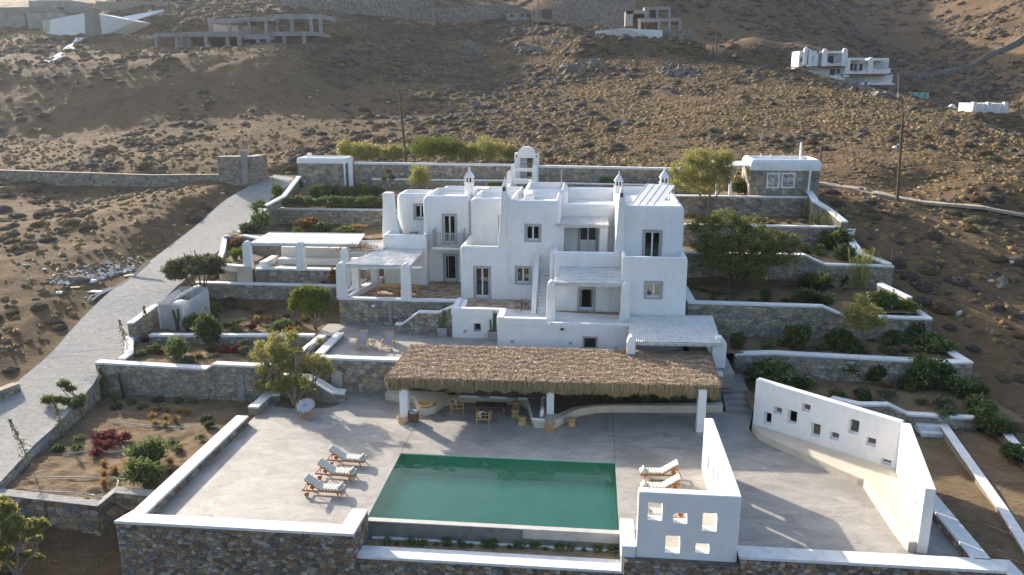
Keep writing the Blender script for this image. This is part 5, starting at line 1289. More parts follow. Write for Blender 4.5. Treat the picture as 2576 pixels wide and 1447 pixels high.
# low white wall under the screens, at the pool corner
MB().box(1.66, 2.24, 29.5, 31.7, -.8, .5).build('corner_block', 'white_cap', None, bevel=.03)
o = bpy.data.objects['corner_block']; tag(o, 'small white block wall at the pool corner beside the five-window screen', 'wall')
# ---------------------------------------------------------------- loungers
def local(t): return lambda mb, name, m, **k: mb.build(name, m, t, local=True, **k)
def make_lounger(name, label, group):
    t = thing(name, label, 'sun lounger', (0, 0, 0), 0, group); L = local(t)
    for s in (-1, 1): L(MB().box(-1.0, 1.0, s * .31 - .02, s * .31 + .02, .27, .35), 'side_rail', 'wood', bevel=.005)
    L(MB().box(-.98, -.94, -.31, .31, .28, .34).box(.94, .98, -.31, .31, .28, .34), 'end_rail', 'wood')
    for s in (-1, 1):
        L(MB().bar((.72, s * .30, .3), (.86, s * .32, 0), .05, .05), 'leg', 'wood')
        L(MB().bar((-.62, s * .30, .3), (-.7, s * .31, .08), .05, .05), 'leg', 'wood')
        w = MB().lathe([(0, -.02), (.11, -.02), (.12, 0), (.11, .02), (0, .02)], n=12)
        o = L(w, 'wheel', 'wood'); o.rotation_euler = (math.pi / 2, 0, 0); o.location = (-.74, s * .36, .12)
    for k in range(9): L(MB().box(-.1 + k * .12, -.03 + k * .12, -.29, .29, .335, .35), 'slat', 'wood')
    a = math.radians(33); br = Vector((-math.cos(a), 0, math.sin(a)))
    P = Vector((-.12, 0, .34))
    for s in (-1, 1): L(MB().bar(P + Vector((0, s * .27, 0)), P + Vector((0, s * .27, 0)) + br * .86, .035, .04), 'back_rail', 'wood')
    for s in (-1, 1): L(MB().bar(P + Vector((0, s * .24, 0)) + br * .6, (-.78, s * .24, .3), .025, .03), 'back_prop', 'wood')
    for k in range(6): q = P + br * (.08 + k * .15); L(MB().bar(q + Vector((0, -.27, 0)), q + Vector((0, .27, 0)), .06, .015), 'slat', 'wood')
    # tufted cushion with cross channels
    for k in range(7):
        L(MB().pillow((-.02 + k * .155, 0, .395), (.165, .60, .09), e=4, n=6), 'cushion_segment', 'cushion', smooth=True)
    M = Matrix.Rotation(a, 4, 'Y')
    for k in range(6):
        q = P + br * (.08 + k * .155) + Vector((.035, 0, .055)); L(MB().pillow(q, (.165, .60, .09), M=M, e=4, n=6), 'cushion_segment', 'cushion', smooth=True)
    L(MB().tube([(.80, -.26, .49), (.80, -.1, .50), (.80, .1, .50), (.80, .26, .49)], [.055, .07, .07, .055], 10), 'rolled_towel', 'cushion', smooth=True)
    return t
ll = ['sun lounger nearest the camera of the three left of the pool', 'middle sun lounger of the three left of the pool', 'sun lounger farthest from the camera of the three left of the pool']
lr = ['teak lounger with cream cushion farthest back beside the side screen wall', 'teak lounger half hidden by the five-window screen, second from the back', 'teak lounger seen through the square holes of the near screen']
proto = None
def spot(p, q):
    a, b_ = G(p, 0), G(q, 0); return (a + b_) / 2, math.atan2(b_.y - a.y, b_.x - a.x)
sp_ = [(Z3(333, 790), Z3(598, 800)), (Z3(430, 672), Z3(672, 685)), (Z3(510, 575), Z3(748, 585))]
for i, (p, q) in enumerate(sp_):
    c, rz = spot(p, q)
    o = make_lounger('sun_lounger', ll[i], 'sun loungers left of the pool') if i == 0 else clone(proto)
    proto = proto or o
    o['label'] = ll[i]
    up_ = Vector((-math.sin(rz), math.cos(rz), 0))
    o.location = c + up_ * .32; o.rotation_euler = (0, 0, rz - .05)
for i, (x, y, rz) in enumerate([(3.78, 36.55, math.pi + .06), (3.72, 35.05, math.pi + .06), (3.7, 32.6, math.pi)]):
    o = clone(proto); o['label'] = lr[i]; o['group'] = 'sun loungers right of the pool'; o.location = (x, y, 0); o.rotation_euler = (0, 0, rz)
# ---------------------------------------------------------------- deck chairs
def make_deckchair():
    t = thing('deck_chair', 'wooden sling deck chair', 'deck chair'); L = local(t)
    for s in (-1, 1):
        L(MB().bar((s * .30, .55, 1.02), (s * .30, -.35, .30), .04, .05), 'back_rail', 'wood_pale')
        L(MB().bar((s * .33, -.55, .28), (s * .33, .45, .36), .04, .05), 'seat_rail', 'wood_pale')
        L(MB().bar((s * .33, -.50, .3), (s * .33, -.55, 0), .04, .05), 'leg', 'wood_pale')
        L(MB().bar((s * .33, .05, .62), (s * .33, .52, 0), .04, .05), 'leg', 'wood_pale')
        L(MB().box(s * .36 - .04, s * .36 + .04, -.40, .18, .58, .61), 'armrest', 'wood_pale', bevel=.01)
        L(MB().bar((s * .34, -.33, .58), (s * .34, -.38, .3), .035, .035), 'arm_post', 'wood_pale')
    L(MB().bar((-.3, .55, 1.02), (.3, .55, 1.02), .05, .05), 'top_rail', 'wood_pale')
    L(MB().bar((-.33, -.55, .08), (.33, -.55, .08), .03, .05), 'foot_rail', 'wood_pale'); L(MB().bar((-.33, -.52, .28), (.33, -.52, .28), .04, .04), 'front_rail', 'wood_pale')
    b = MB(); pr = [(.54, 1.0), (.33, .80), (.12, .58), (-.08, .36), (-.22, .27), (-.38, .26), (-.5, .29)]
    for (y0, z0), (y1, z1) in zip(pr[:-1], pr[1:]): b.add([(-.27, y0, z0), (.27, y0, z0), (.27, y1, z1), (-.27, y1, z1)], [(0, 1, 2, 3)])
    L(b, 'sling', 'mesh_cloth', smooth=True)
    return t
dc = make_deckchair(); dc['label'] = 'wooden sling deck chair on the left of the small folding table'; dc['group'] = 'deck chairs on the middle deck'
p = G(T1(372, 700), 1.95); dc.location = p + Vector((0, .35, 0)); dc.rotation_euler = (0, 0, .10)
d2 = clone(dc); d2['label'] = 'wooden sling deck chair on the right of the small folding table'
p = G(T1(608, 706), 1.95); d2.location = p + Vector((0, .35, 0)); d2.rotation_euler = (0, 0, .02)
p = G(T1(485, 690), 1.95)
ft = thing('side_table', 'small folding wooden table with oranges between the deck chairs', 'table', p); L = local(ft)
L(MB().box(-.24, .24, -.2, .2, .48, .51), 'table_top', 'wood_pale', bevel=.005)
for s in (-1, 1): L(MB().bar((-.2, s * .16, 0), (.2, s * .16, .48), .035), 'leg', 'wood_pale'); L(MB().bar((.2, s * .13, 0), (-.2, s * .13, .48), .035), 'leg', 'wood_pale')
for i, (x, y) in enumerate(((-.1, 0), (.02, .05), (.1, -.05))):
    o = MB().pillow((0, 0, .04), (.08, .08, .08), e=2, n=6).build('orange', 'orange', smooth=True); o.location = p + Vector((x, y, .51)); tag(o, 'orange lying on the small folding deck table', 'fruit', 'oranges on the folding table')
# ---------------------------------------------------------------- potted cacti
def cactus(p, label, n, h, r0):
    t = thing('potted_cactus', label, 'potted plant', p); L = local(t)
    s = .34; V = [(-s * .9, -s * .9, 0), (s * .9, -s * .9, 0), (s * .9, s * .9, 0), (-s * .9, s * .9, 0), (-s, -s, .62), (s, -s, .62), (s, s, .62), (-s, s, .62)]
    b = MB(); b.add(V, [(0, 3, 2, 1), (4, 5, 6, 7), (0, 1, 5, 4), (1, 2, 6, 5), (2, 3, 7, 6), (3, 0, 4, 7)]); L(b, 'planter', 'planter', bevel=.02)
    L(MB().box(-.29, .29, -.29, .29, .60, .635), 'soil', 'soil_dark')
    r = random.Random(n)
    for k in range(n):
        x, y = r.uniform(-.14, .14), r.uniform(-.1, .1); hh = h * r.uniform(.45, 1) if k else h
        pts = [(x, y, .6), (x * 1.4, y, .6 + hh * .3), (x * 1.7, y, .6 + hh * .8), (x * 1.75, y, .6 + hh)]
        L(MB().tube(pts, [r0 * .8, r0, r0, r0 * .35], 7), 'stem', 'cactus')
cactus(G(T1(1105, 583), 1.95) + Vector((0, .2, 0)), 'grey square planter with a dark columnar cactus, in front of the stepped parapet', 5, 1.35, .06)
cactus(G(T1(1562, 618), 1.95) + Vector((0, .2, 0)), 'grey square planter with a tall green cactus beside the white basement corner', 5, 1.45, .06)
# ---------------------------------------------------------------- dining terrace and balconies
dt = thing('dining_table', 'long pale wooden dining table under the left pergola', 'table', (-14.2, 56.9, 3.58)); L = local(dt)
L(MB().box(-1.55, 1.55, -.45, .45, .70, .75), 'table_top', 'wood_pale', bevel=.008)
for x in (-1.5, 0, 1.5):
    for y in (-.4, .4): L(MB().box(x - .04, x + .04, y - .04, y + .04, 0, .7), 'leg', 'wood_pale')
dt.rotation_euler = (0, 0, .02)
def wirechair(p, label, rz, cat='chair'):
    t = thing('metal_chair', label, cat, p, rz); L = local(t)
    L(MB().box(-.22, .22, -.22, .22, .43, .455), 'seat', 'rust', bevel=.01); L(MB().box(-.22, .22, .20, .23, .55, .92), 'backrest', 'rust', bevel=.01)
    for x in (-.2, .2):
        L(MB().bar((x, -.2, .43), (x * 1.15, -.24, 0), .025), 'leg', 'rust'); L(MB().bar((x, .2, .92), (x * 1.15, .26, 0), .025), 'leg', 'rust')
    return t
wirechair((-14.95, 62.6, ZF + .03), 'brown metal chair left of the small table on the upper left terrace', math.radians(100))
wirechair((-13.15, 62.6, ZF + .03), 'brown metal chair right of the small table on the upper left terrace', math.radians(-100))
tb = thing('metal_table', 'small brown metal table on the upper left terrace', 'table', (-14.1, 62.4, ZF + .02)); L = local(tb)
L(MB().box(-.38, .38, -.3, .3, .70, .73), 'table_top', 'rust')
for x in (-.3, .3):
    for y in (-.22, .22): L(MB().bar((x * .8, y * .8, .7), (x * 1.1, y * 1.1, 0), .03), 'leg', 'rust')
wirechair((-1.6, 57.4, ZF + .03), 'dark metal chair partly hidden on the centre upper terrace, left of its door', 1.5)
wirechair((3.4, 53.2, ZF + .03), 'dark metal chair behind the right terrace parapet, left of the door', 1.4)
wirechair((5.2, 53.2, ZF + .03), 'dark metal chair behind the right terrace parapet, right of the door', -1.4)
for i, (x, y, l) in enumerate(((-4.75, 52.9, 'round brown metal armchair in front of the lower right window'), (-4.35, 53.7, 'round metal armchair half hidden behind the outside stair wall'))):
    t = thing('metal_armchair', l, 'chair', (x, y, 3.58), .5 * i); L = local(t)
    L(MB().lathe([(.0, .42), (.26, .42), (.28, .45), (.0, .46)], n=14), 'seat', 'cane_brown')
    pts = [(.28 * math.cos(a), .28 * math.sin(a), .72) for a in [math.pi * (k / 10) - .0 for k in range(11)]]
    L(MB().tube(pts, .015, 5), 'back_hoop', 'black')
    for a in (0, 1.05, 2.1, 3.14, 4.2, 5.2): L(MB().bar((.27 * math.cos(a), .27 * math.sin(a), .72 if a < 3.2 else .43), (.27 * math.cos(a), .27 * math.sin(a), 0), .018), 'leg', 'black')
t = thing('tea_towel', 'dark blue towel hanging on the side of the centre pergola pillar', 'towel', (2.15, 52.4, 4.2)); MB().box(2.16, 2.2, 52.1, 52.5, 4.0, 4.7).build('cloth', 'cushion_grey', t)
# ---------------------------------------------------------------- shelter seating
sf = thing('built_in_sofa', 'cream built-in sofa with pale cushions in an L shape under the thatch', 'sofa', (-5, 45, 0))
MB().prism([(-12.35, 45.15), (-11.4, 44.75), (-10.4, 44.7), (-10.1, 43.9), (-9.95, 43.2), (-9.3, 42.95), (-8.85, 43.35), (-8.5, 44.3), (-7.7, 45.2), (-3.9, 45.0), (-3.45, 44.5), (-3.05, 42.4), (-2.85, 41.85), (-1.75, 41.8), (-1.2, 42.6), (-.4, 43.75), (.6, 44.3), (1.6, 44.5), (6.8, 44.95), (8.2, 45.2), (8.25, 45.8), (6.8, 45.45), (1.6, 44.85), (.5, 44.65), (-.7, 44.1), (-1.6, 43.0), (-1.9, 43.2), (-1.9, 46.12), (-12.3, 46.12)], -.04, .45).build('seat_base', 'cream', sf, bevel=.06)
MB().prism([(-1.85, 43.4), (-1.5, 43.3), (-.6, 44.3), (.5, 44.85), (1.6, 45.0), (6.8, 45.6), (8.2, 45.9), (8.2, 46.15), (-1.85, 46.15)], .0, .36).build('soil_bed', 'soil_dark', sf)
MB().prism([(-12.2, 45.7), (-9, 45.6), (-7.8, 45.95), (-7.8, 46.15), (-12.2, 46.15)], .3, .5).build('soil_bed', 'soil_dark', sf)
for i, (a, b_) in enumerate(((-7.6, -5.85), (-5.82, -4.1), (-4.07, -2.3))):
    MB().prism([(a, 44.95), (b_, 44.9 - .0), (b_, 46.0), (a, 46.0)], .45, .58).build('cushion', 'cushion_white' if 0 else 'cushion_taupe', sf, bevel=.04)
    MB().box(a + .01, b_ - .01, 44.92, 44.96, .45, .56).build('cushion_front', 'cushion_white', sf, bevel=.015)
MB().prism([(-3.45, 44.88), (-3.1, 43.0), (-2.95, 41.95), (-2.25, 41.9), (-2.25, 44.88)], .45, .58).build('cushion', 'cushion_taupe', sf, bevel=.04)
MB().prism([(-3.5, 44.88), (-3.15, 43.0), (-3.0, 41.95), (-2.25, 41.86), (-2.25, 41.9), (-2.95, 42.0), (-3.1, 43.0), (-3.44, 44.88)], .45, .575).build('cushion_front', 'cushion_white', sf)
rr = random.Random(11)
PLAB = ['pale pillow at the end of the sofa arm, nearest the camera', 'dark grey pillow behind the pale one on the sofa arm', 'taupe pillow propped in the middle of the sofa arm', 'grey pillow against the sofa arm, third from the front', 'brown pillow on the sofa arm beside the middle column', 'grey pillow at the inner end of the sofa arm']
for i in range(6):
    m = ['cushion_white', 'cushion_grey', 'cushion_taupe', 'cushion_grey', 'cushion_taupe', 'cushion_grey'][i]
    o = MB().pillow((0, 0, 0), (.42, .14, .42), e=3.4, n=8).build('pillow', m, smooth=True)
    o.location = (-2.42 - .03 * (i % 2), 42.12 + i * .42, .80); o.rotation_euler = (rr.uniform(-.2, .3), .35, math.radians(70 + rr.uniform(-20, 20))); tag(o, PLAB[i], 'pillow', 'pillows on the sofa arm')
for i in range(6):
    o = MB().pillow((0, 0, 0), (.46, .15, .4), e=3.4, n=8).build('pillow', ['cushion_taupe', 'cushion_grey'][i % 2], smooth=True)
    o.location = (-7.0 + i * .72, 45.85, .76); o.rotation_euler = (-.3, rr.uniform(-.15, .15), rr.uniform(-.2, .2))
    tag(o, 'pillow leaning at the back of the sofa under the thatch fringe', 'pillow', 'back row of sofa pillows')
# round trays
for p, l, fill in ((G(T1(958, 1200), .47), 'shallow round woven tray on the cream bench end', None), (G(T1(1195, 1110), .50), 'round woven basin with dark contents at the left end of the sofa', 'black')):
    t = thing('woven_tray', l, 'tray', p); L = local(t)
    h = .08 if fill is None else .16
    L(MB().lathe([(.0, .02), (.30, .02), (.46, h), (.50, h + .01), (.47, h - .04), (.30, -.01), (.0, -.01)], n=24), 'bowl', 'cane', smooth=True)
    if fill:
        for k in range(14): a = k * 2.4; L(MB().pillow((.22 * math.cos(a) * (k / 14), .22 * math.sin(a) * (k / 14) + .0, .05), (.13, .10, .07), e=2.5, n=4), 'pebble', 'black')
# baskets
def wicker(p, label, r0, r1, h, m='cane', dense=18, rings=6, lid=False, name='basket'):
    t = thing(name, label, 'basket', p); L = local(t)
    for k in range(dense):
        a = 2 * math.pi * k / dense; c, s = math.cos(a), math.sin(a)
        L(MB().tube([(r0 * c, r0 * s, 0), ((r0 + r1) / 2 * 1.05 * c, (r0 + r1) / 2 * 1.05 * s, h * .5), (r1 * c, r1 * s, h)], .012, 4), 'stake', m)
    for k in range(rings):
        f = k / (rings - 1); r = (r0 + (r1 - r0) * f) * (1 + .05 * math.sin(math.pi * f)); pts = [(r * math.cos(a), r * math.sin(a), h * f) for a in [2 * math.pi * q / 20 for q in range(21)]]
        L(MB().tube(pts, .014 if k < rings - 1 else .024, 5, close=False), 'hoop', m)
    L(MB().lathe([(0, .01), (r0, .01), (r0, .03), (0, .03)], n=14), 'base', m)
    if lid: L(MB().pillow((0, 0, h + .02), (r1 * 1.9, r1 * 1.9, .16), e=2.2, n=6), 'contents', 'cushion_grey', smooth=True); L(MB().lathe([(r0 * .96, .02), (r1 * .96, h - .02)], n=18), 'lining', m)
    return t
wicker(G(T1(748, 1365), 0), 'open wire-like rattan basket at the foot of the left thatch column', .24, .31, .42)
wicker(G(T1(850, 1350), 0), 'dark brown wicker basket filled with grey towels beside the left column', .26, .29, .55, 'cane_brown', 30, 12, True)
wicker(G(T2(342, 1150), 0), 'rattan waste basket in front of the middle column', .24, .31, .46, 'cane', 22, 6)
# drum stools
def stool(p, label):
    t = thing('stool', label, 'stool', p, 0, 'rattan drum stools'); L = local(t)
    L(MB().lathe([(.0, 0), (.23, 0), (.235, .04), (.19, .2), (.17, .25), (.19, .3), (.23, .42), (.235, .46), (.20, .47), (.0, .455)], n=18), 'body', 'cane', smooth=True)
    for h in (.03, .43): L(MB().tube([(.237 * math.cos(a), .237 * math.sin(a), h) for a in [2 * math.pi * q / 18 for q in range(19)]], .022, 5, close=False), 'rim', 'cane')
    for k in range(12):
        a = 2 * math.pi * k / 12; L(MB().tube([(.235 * math.cos(a), .235 * math.sin(a), .05), (.185 * math.cos(a + .35), .185 * math.sin(a + .35), .24), (.235 * math.cos(a + .7), .235 * math.sin(a + .7), .43)], .014, 4), 'cane_strut', 'cane')
for p, l in ((M5(1335, 565), 'drum stool farthest back beside the dark coffee table'), (M5(1330, 670), 'middle drum stool of the three near the coffee table'), (M5(1420, 775), 'front drum stool of the three near the coffee table'), (M5(2080, 790), 'drum stool standing alone right of the middle column')):
    stool(G(p, 0) + Vector((0, .15, 0)), l)
# armchairs
def armchair(p, rz, label, pil):
    t = thing('armchair', label, 'armchair', p, rz); L = local(t); w = .36; dp = .36
    for x in (-w, w):
        L(MB().tube([(x, -dp, 0), (x, -dp, .62)], .028, 6), 'leg', 'cane'); L(MB().tube([(x, dp, 0), (x, dp + .06, .80)], .028, 6), 'leg', 'cane')
        L(MB().tube([(x, -dp - .03, .62), (x, dp + .03, .62)], .026, 6), 'armrest', 'cane'); L(MB().tube([(x, -dp, .34), (x, dp, .34)], .02, 6), 'side_rail', 'cane')
        L(MB().tube([(x, 0, .34), (x, 0, .62)], .016, 5), 'spindle', 'cane')
    for y, z in ((-dp, .34), (dp, .34), (dp + .03, .62), (dp + .06, .80), (-dp, .28)): L(MB().tube([(-w - .03, y, z), (w + .03, y, z)], .022, 6), 'cross_rail', 'cane')
    for x in (-.15, .15): L(MB().tube([(x, dp, .34), (x, dp + .05, .8)], .016, 5), 'spindle', 'cane')
    L(MB().box(-w + .02, w - .02, -dp, dp, .33, .36), 'seat', 'cane')
    for k, m in enumerate(pil):
        o = MB().pillow((0, 0, 0), (.42, .13, .4), e=3.4, n=8).build('pillow', m, smooth=True); R_ = Matrix.Rotation(rz, 3, 'Z')
        o.location = Vector(p) + R_ @ Vector((-.1 + .2 * k, dp - .12 - .12 * k, .57)); o.rotation_euler = (-.25, .1 * k, rz + .2 * k)
        tag(o, ('white' if m == 'cushion_white' else 'pale grey' if m == 'cushion' else 'taupe' if m == 'cushion_taupe' else 'black') + ' pillow on the ' + label.split(' facing')[0], 'pillow')
armchair(G(M5(520, 620), 0) + Vector((.1, .35, 0)), math.radians(100), 'left cane armchair facing the coffee table', ['cushion_taupe', 'cushion'])
armchair(G(M5(900, 770), 0) + Vector((0, .38, 0)), math.radians(178), 'front cane armchair facing away from the pool', ['cushion_dark', 'cushion_white'])
p = G(M5(975, 600), 0) + Vector((.1, .25, 0))
ct = thing('coffee_table', 'long dark wooden coffee table between the sofa and the armchairs', 'table', p); L = local(ct)
L(MB().box(-.95, .95, -.4, .4, .36, .42), 'table_top', 'wood_dark', bevel=.01)
for x in (-.8, .8):
    for y in (-.3, .3): L(MB().box(x - .05, x + .05, y - .05, y + .05, 0, .36), 'leg', 'wood')
o = MB().lathe([(0, 0), (.15, .01), (.2, .06), (.18, .06), (.12, .02), (0, .02)], n=16).build('bowl', 'black', smooth=True); o.location = p + Vector((0, 0, .42)); tag(o, 'dark bowl in the middle of the coffee table', 'bowl')
# papasan chair under the tree
p = G(M2(1050, 1270), 0) + Vector((0, .25, 0))
pp = thing('papasan_chair', 'round wicker papasan chair with grey tufted cushion under the pool tree', 'chair', p); L = local(pp)
for k in range(22):
    a = 2 * math.pi * k / 22; c, s = math.cos(a), math.sin(a); L(MB().tube([(.42 * c, .42 * s, 0), (.36 * c, .36 * s, .25), (.30 * c, .30 * s, .48)], .014, 4), 'stake', 'cane')
for z, r in ((.02, .42), (.17, .38), (.33, .34), (.48, .30)): L(MB().tube([(r * math.cos(a), r * math.sin(a), z) for a in [2 * math.pi * q / 20 for q in range(21)]], .02, 5, close=False), 'hoop', 'cane')
tilt = Matrix.Rotation(math.radians(28), 4, 'X')
b = MB().lathe([(.15, .42), (.40, .52), (.55, .70), (.58, .72), (.42, .55), (.15, .46)], n=26); b.v = [tuple(Matrix.Translation((0, -.02, .05)) @ tilt @ (Vector(v) - Vector((0, 0, .5))) + Vector((0, 0, .5))) for v in b.v]
L(b, 'bowl_frame', 'cane', smooth=True)
for k in range(9):
    a = 2 * math.pi * k / 8; r = .34 if k < 8 else 0
    q = tilt @ Vector((r * math.cos(a), r * math.sin(a), .13 if k < 8 else .06)) + Vector((0, -.02, .58)); L(MB().pillow(q, (.42, .42, .16), M=tilt, e=2.4, n=6), 'cushion_tuft', 'cushion_grey', smooth=True)
# floor drain, small things
o = MB().box(9.05, 9.25, 38.0, 38.15, -.01, .006).build('floor_drain', 'pipe'); tag(o, 'small metal floor drain in the shaded terrace', 'drain')
# net screen tent (windbreak) in the left garden
nt_ = thing('net_enclosure', 'pale shade-net box around white tanks beside the left garden wall', 'enclosure', (-30, 53, 1.75))
def netpanel(p, q, z0, z1, z1b=None):
    z1b = z1b or z1; p = Vector((p[0], p[1], 0)); q = Vector((q[0], q[1], 0)); n = int((q - p).length / .09); b = MB()
    for k in range(n + 1):
        a = p.lerp(q, k / n); zt = z1 + (z1b - z1) * k / n; b.bar((a.x, a.y, z0), (a.x, a.y, zt), .045, .008)
    for k in range(int((z1 - z0) / .09)):
        f = k * .09; b.bar((p.x, p.y, z0 + f), (q.x, q.y, z0 + f * (z1b - z0) / (z1 - z0)), .008, .05)
    return b.build('net_panel', 'net', nt_, kind='stuff')
netpanel((-30.7, 52.4), (-28.9, 52.4), 1.75, 3.7); netpanel((-28.9, 52.4), (-28.6, 55.6), 1.75, 3.68, 4.0); netpanel((-30.8, 55.8), (-28.6, 55.8), 1.75, 4.1); netpanel((-30.7, 52.4), (-30.8, 55.6), 1.75, 3.7, 4.0)
for x, y in ((-30.7, 52.4), (-28.9, 52.4), (-28.6, 55.7), (-30.8, 55.7)): MB().box(x - .04, x + .04, y - .04, y + .04, 1.7, 3.9).build('post', 'plastic_white', nt_)
MB().lathe([(0, 0), (.62, 0), (.64, .1), (.62, 1.5), (.5, 1.7), (.2, 1.8), (0, 1.8)], (-29.8, 53.9, 1.75), 16).build('tank', 'plastic_white', nt_, smooth=True)
MB().tube([(-30.2, 53.6, 3.5), (-30.0, 53.2, 3.62), (-29.5, 53.2, 3.62), (-29.3, 53.8, 3.55)], .05, 6).build('hose', 'plastic_white', nt_)
p = G(M1(850, 860), 1.8)
o = MB().tube([(.42 * math.cos(a), 0, .42 + .42 * math.sin(a)) for a in [2 * math.pi * q / 16 for q in range(17)]], .11, 8, close=False).build('tyre', 'rubber', smooth=True); o.location = (p.x, 58.05, 1.8); o.rotation_euler = (-.2, 0, 0); tag(o, 'black tyre leaning on the garden wall left of the round tree', 'tyre')
p = G(M1(340, 1060), 1.8)
cs = thing('cut_trunk', 'dark forked tree stump standing in front of the net enclosure', 'stump', p); L = local(cs)
L(MB().tube([(0, 0, -.1), (0, 0, .45), (-.12, 0, .9), (-.22, 0, 1.45)], [.16, .14, .10, .08], 8), 'trunk', 'bark_dark'); L(MB().tube([(0, 0, .4), (.14, 0, .85), (.2, 0, 1.5)], [.12, .09, .08], 8), 'branch', 'bark_dark'); L(MB().tube([(.1, 0, .7), (.12, .05, 1.55)], [.07, .06], 8), 'branch', 'bark_dark')
# stone drain chase in the left garden wall, black pipes at the wall corners
o = MB().prism([(-21.75, 45.02), (-21.35, 45.02), (-21.3, 45.12), (-21.8, 45.12)], -.5, 1.35).build('cement_spill', 'road'); tag(o, 'pale streak of cement down the garden wall left of the pool tree', 'cement')
for i, (x, y, z, l) in enumerate(((-29.6, 45.05, -.45, 'drooping black drain pipe at the left corner of the sloping garden'), (22.0, 48.45, .75, 'black drain pipe at the right corner of the lowest right garden wall'), (22.2, 53.2, 2.1, 'black drain pipe at the right corner of the second right wall'), (20.3, 60.8, 4.0, 'black drain pipe at the right corner of the third right wall'))):
    o = MB().tube([(0, .1, 1.5), (.05, -.1, 1.45), (.2, -.15, .9), (.3, -.2, .3), (.32, -.25, 0)], .09, 7).build('drain_pipe', 'black'); o.location = (x, y, z); tag(o, l, 'pipe')
# irrigation hoses
for i, pts in enumerate(([(160, 860), (300, 850), (450, 855), (640, 855), (705, 862), (712, 890), (690, 940), (640, 970), (580, 968), (540, 955), (400, 945), (150, 925)], [(380, 715), (480, 700), (560, 690), (700, 700), (850, 665), (950, 655), (1050, 640)], [(640, 515), (800, 530), (950, 545), (1100, 550), (1300, 548)])):
    P_ = smooth_path([G(Z2(*q), -.33) for q in pts], 4); b = MB().tube([p_ + Vector((0, 0, .03 * math.sin(k))) for k, p_ in enumerate(P_)], .032, 5).build('hose', 'pipe')
    tag(b, ['looping pale irrigation hose at the bottom of the sloping garden', 'pale irrigation hose crossing the middle of the sloping garden by the red flowers', 'straight irrigation hose near the top of the sloping garden'][i], 'hose')
P_ = [G(ZL(*q), z) + Vector((0, 0, .15)) for q, z in (((690, 1065), 1.3), ((740, 985), 1.9), ((850, 880), 2.7), ((960, 760), 3.6), ((1095, 640), 4.7))]
P_ = [Vector((p_.x, p_.y, max(p_.z, hzs(p_.x, p_.y) + .12))) for p_ in P_]
for d_, l in ((0, 'long grey pipe lying along the left edge of the road'), (.35, 'second thinner pipe lying beside the long one at the road edge')):
    b = MB().tube([p_ + Vector((-d_, 0, .02)) for p_ in P_[:(5 if d_ == 0 else 3)]], .09 if d_ == 0 else .06, 7).build('pipe', 'pipe'); tag(b, l, 'pipe')
# ---------------------------------------------------------------- utility poles
def pole(px_base, px_top, Y, label, r=.14, name='utility_pole', m='pole', lamp=None):
    b_ = VY(px_base, Y); t_ = VY(px_top, Y); z = min(b_.z, hzs(b_.x, Y)) - .2
    t = thing(name, label, 'pole', (b_.x, Y, z))
    MB().tube([(b_.x, Y, z), ((b_.x + t_.x) / 2, Y, (z + t_.z) / 2), (t_.x, Y, t_.z)], [r, r * .85, r * .65], 8).build('shaft', m, t)
    MB().box(t_.x - .1, t_.x + .1, Y - .1, Y + .1, t_.z - .02, t_.z + .06).build('cap', m, t)
    if lamp:
        l = VY(lamp, Y); q = VY((lamp[0] + 16, lamp[1] - 3), Y)
        MB().tube([(q.x, Y, q.z - .3), ((q.x + l.x) / 2, Y, l.z + .25), (l.x + .1, Y, l.z + .1)], .03, 5).build('arm', 'plastic_white', t)
        MB().lathe([(.0, .12), (.09, .1), (.26, -.05), (.24, -.07), (.0, 0)], (l.x, Y, l.z), 10).build('lamp_shade', 'plastic_white', t)
    return t
pole(U2(515, 1185), U2(462, 668), 87.75, 'tall leaning brown wooden pole behind the left back wall', .16)
pole(U3(1645, 1440), U3(1685, 825), 78.8, 'tall brown pole with a small white lamp on the right hillside', .15, 'lamp_pole', lamp=U3(1625, 1072))
pole(U3(1075, 1215), U3(1092, 1065), 84, 'short brown pole stub right of the stone annexe', .14)
pole(U3(322, 455), U3(328, 235), FY(150), 'thin dark pole on the ridge left of the white terraced villa', .16)
pole(U3(296, 450), U3(298, 335), FY(151), 'short thick pole next to the thin ridge pole', .22)
pole(U3(1670, 700), U3(1682, 505), FY(147), 'dark pole right of the white terraced villa', .15)
pole(U3(1650, 690), U3(1652, 540), FY(148), 'pale pole right of the white terraced villa', .12, m='pipe')
pole(U2(1437, 200), U2(1440, 45), FY(160), 'thick pole on the brow in front of the round stone building', .12)
pole(U2(1475, 215), U2(1473, -30), FY(159), 'dark pole crossing the top edge beside the round stone building', .14)
pole(U2(2255, 350), U2(2255, 170), FY(156), 'thin dark pole in front of the unfinished concrete block, right of centre', .12)
pole(U2(735, 130), U2(727, -40), FY(172), 'thin metal pole in front of the long stone wall on the skyline', .09, m='rust')
pole(U2(745, 130), U2(740, -40), FY(172.5), 'second thin metal pole beside the first on the skyline wall', .08, m='rust')
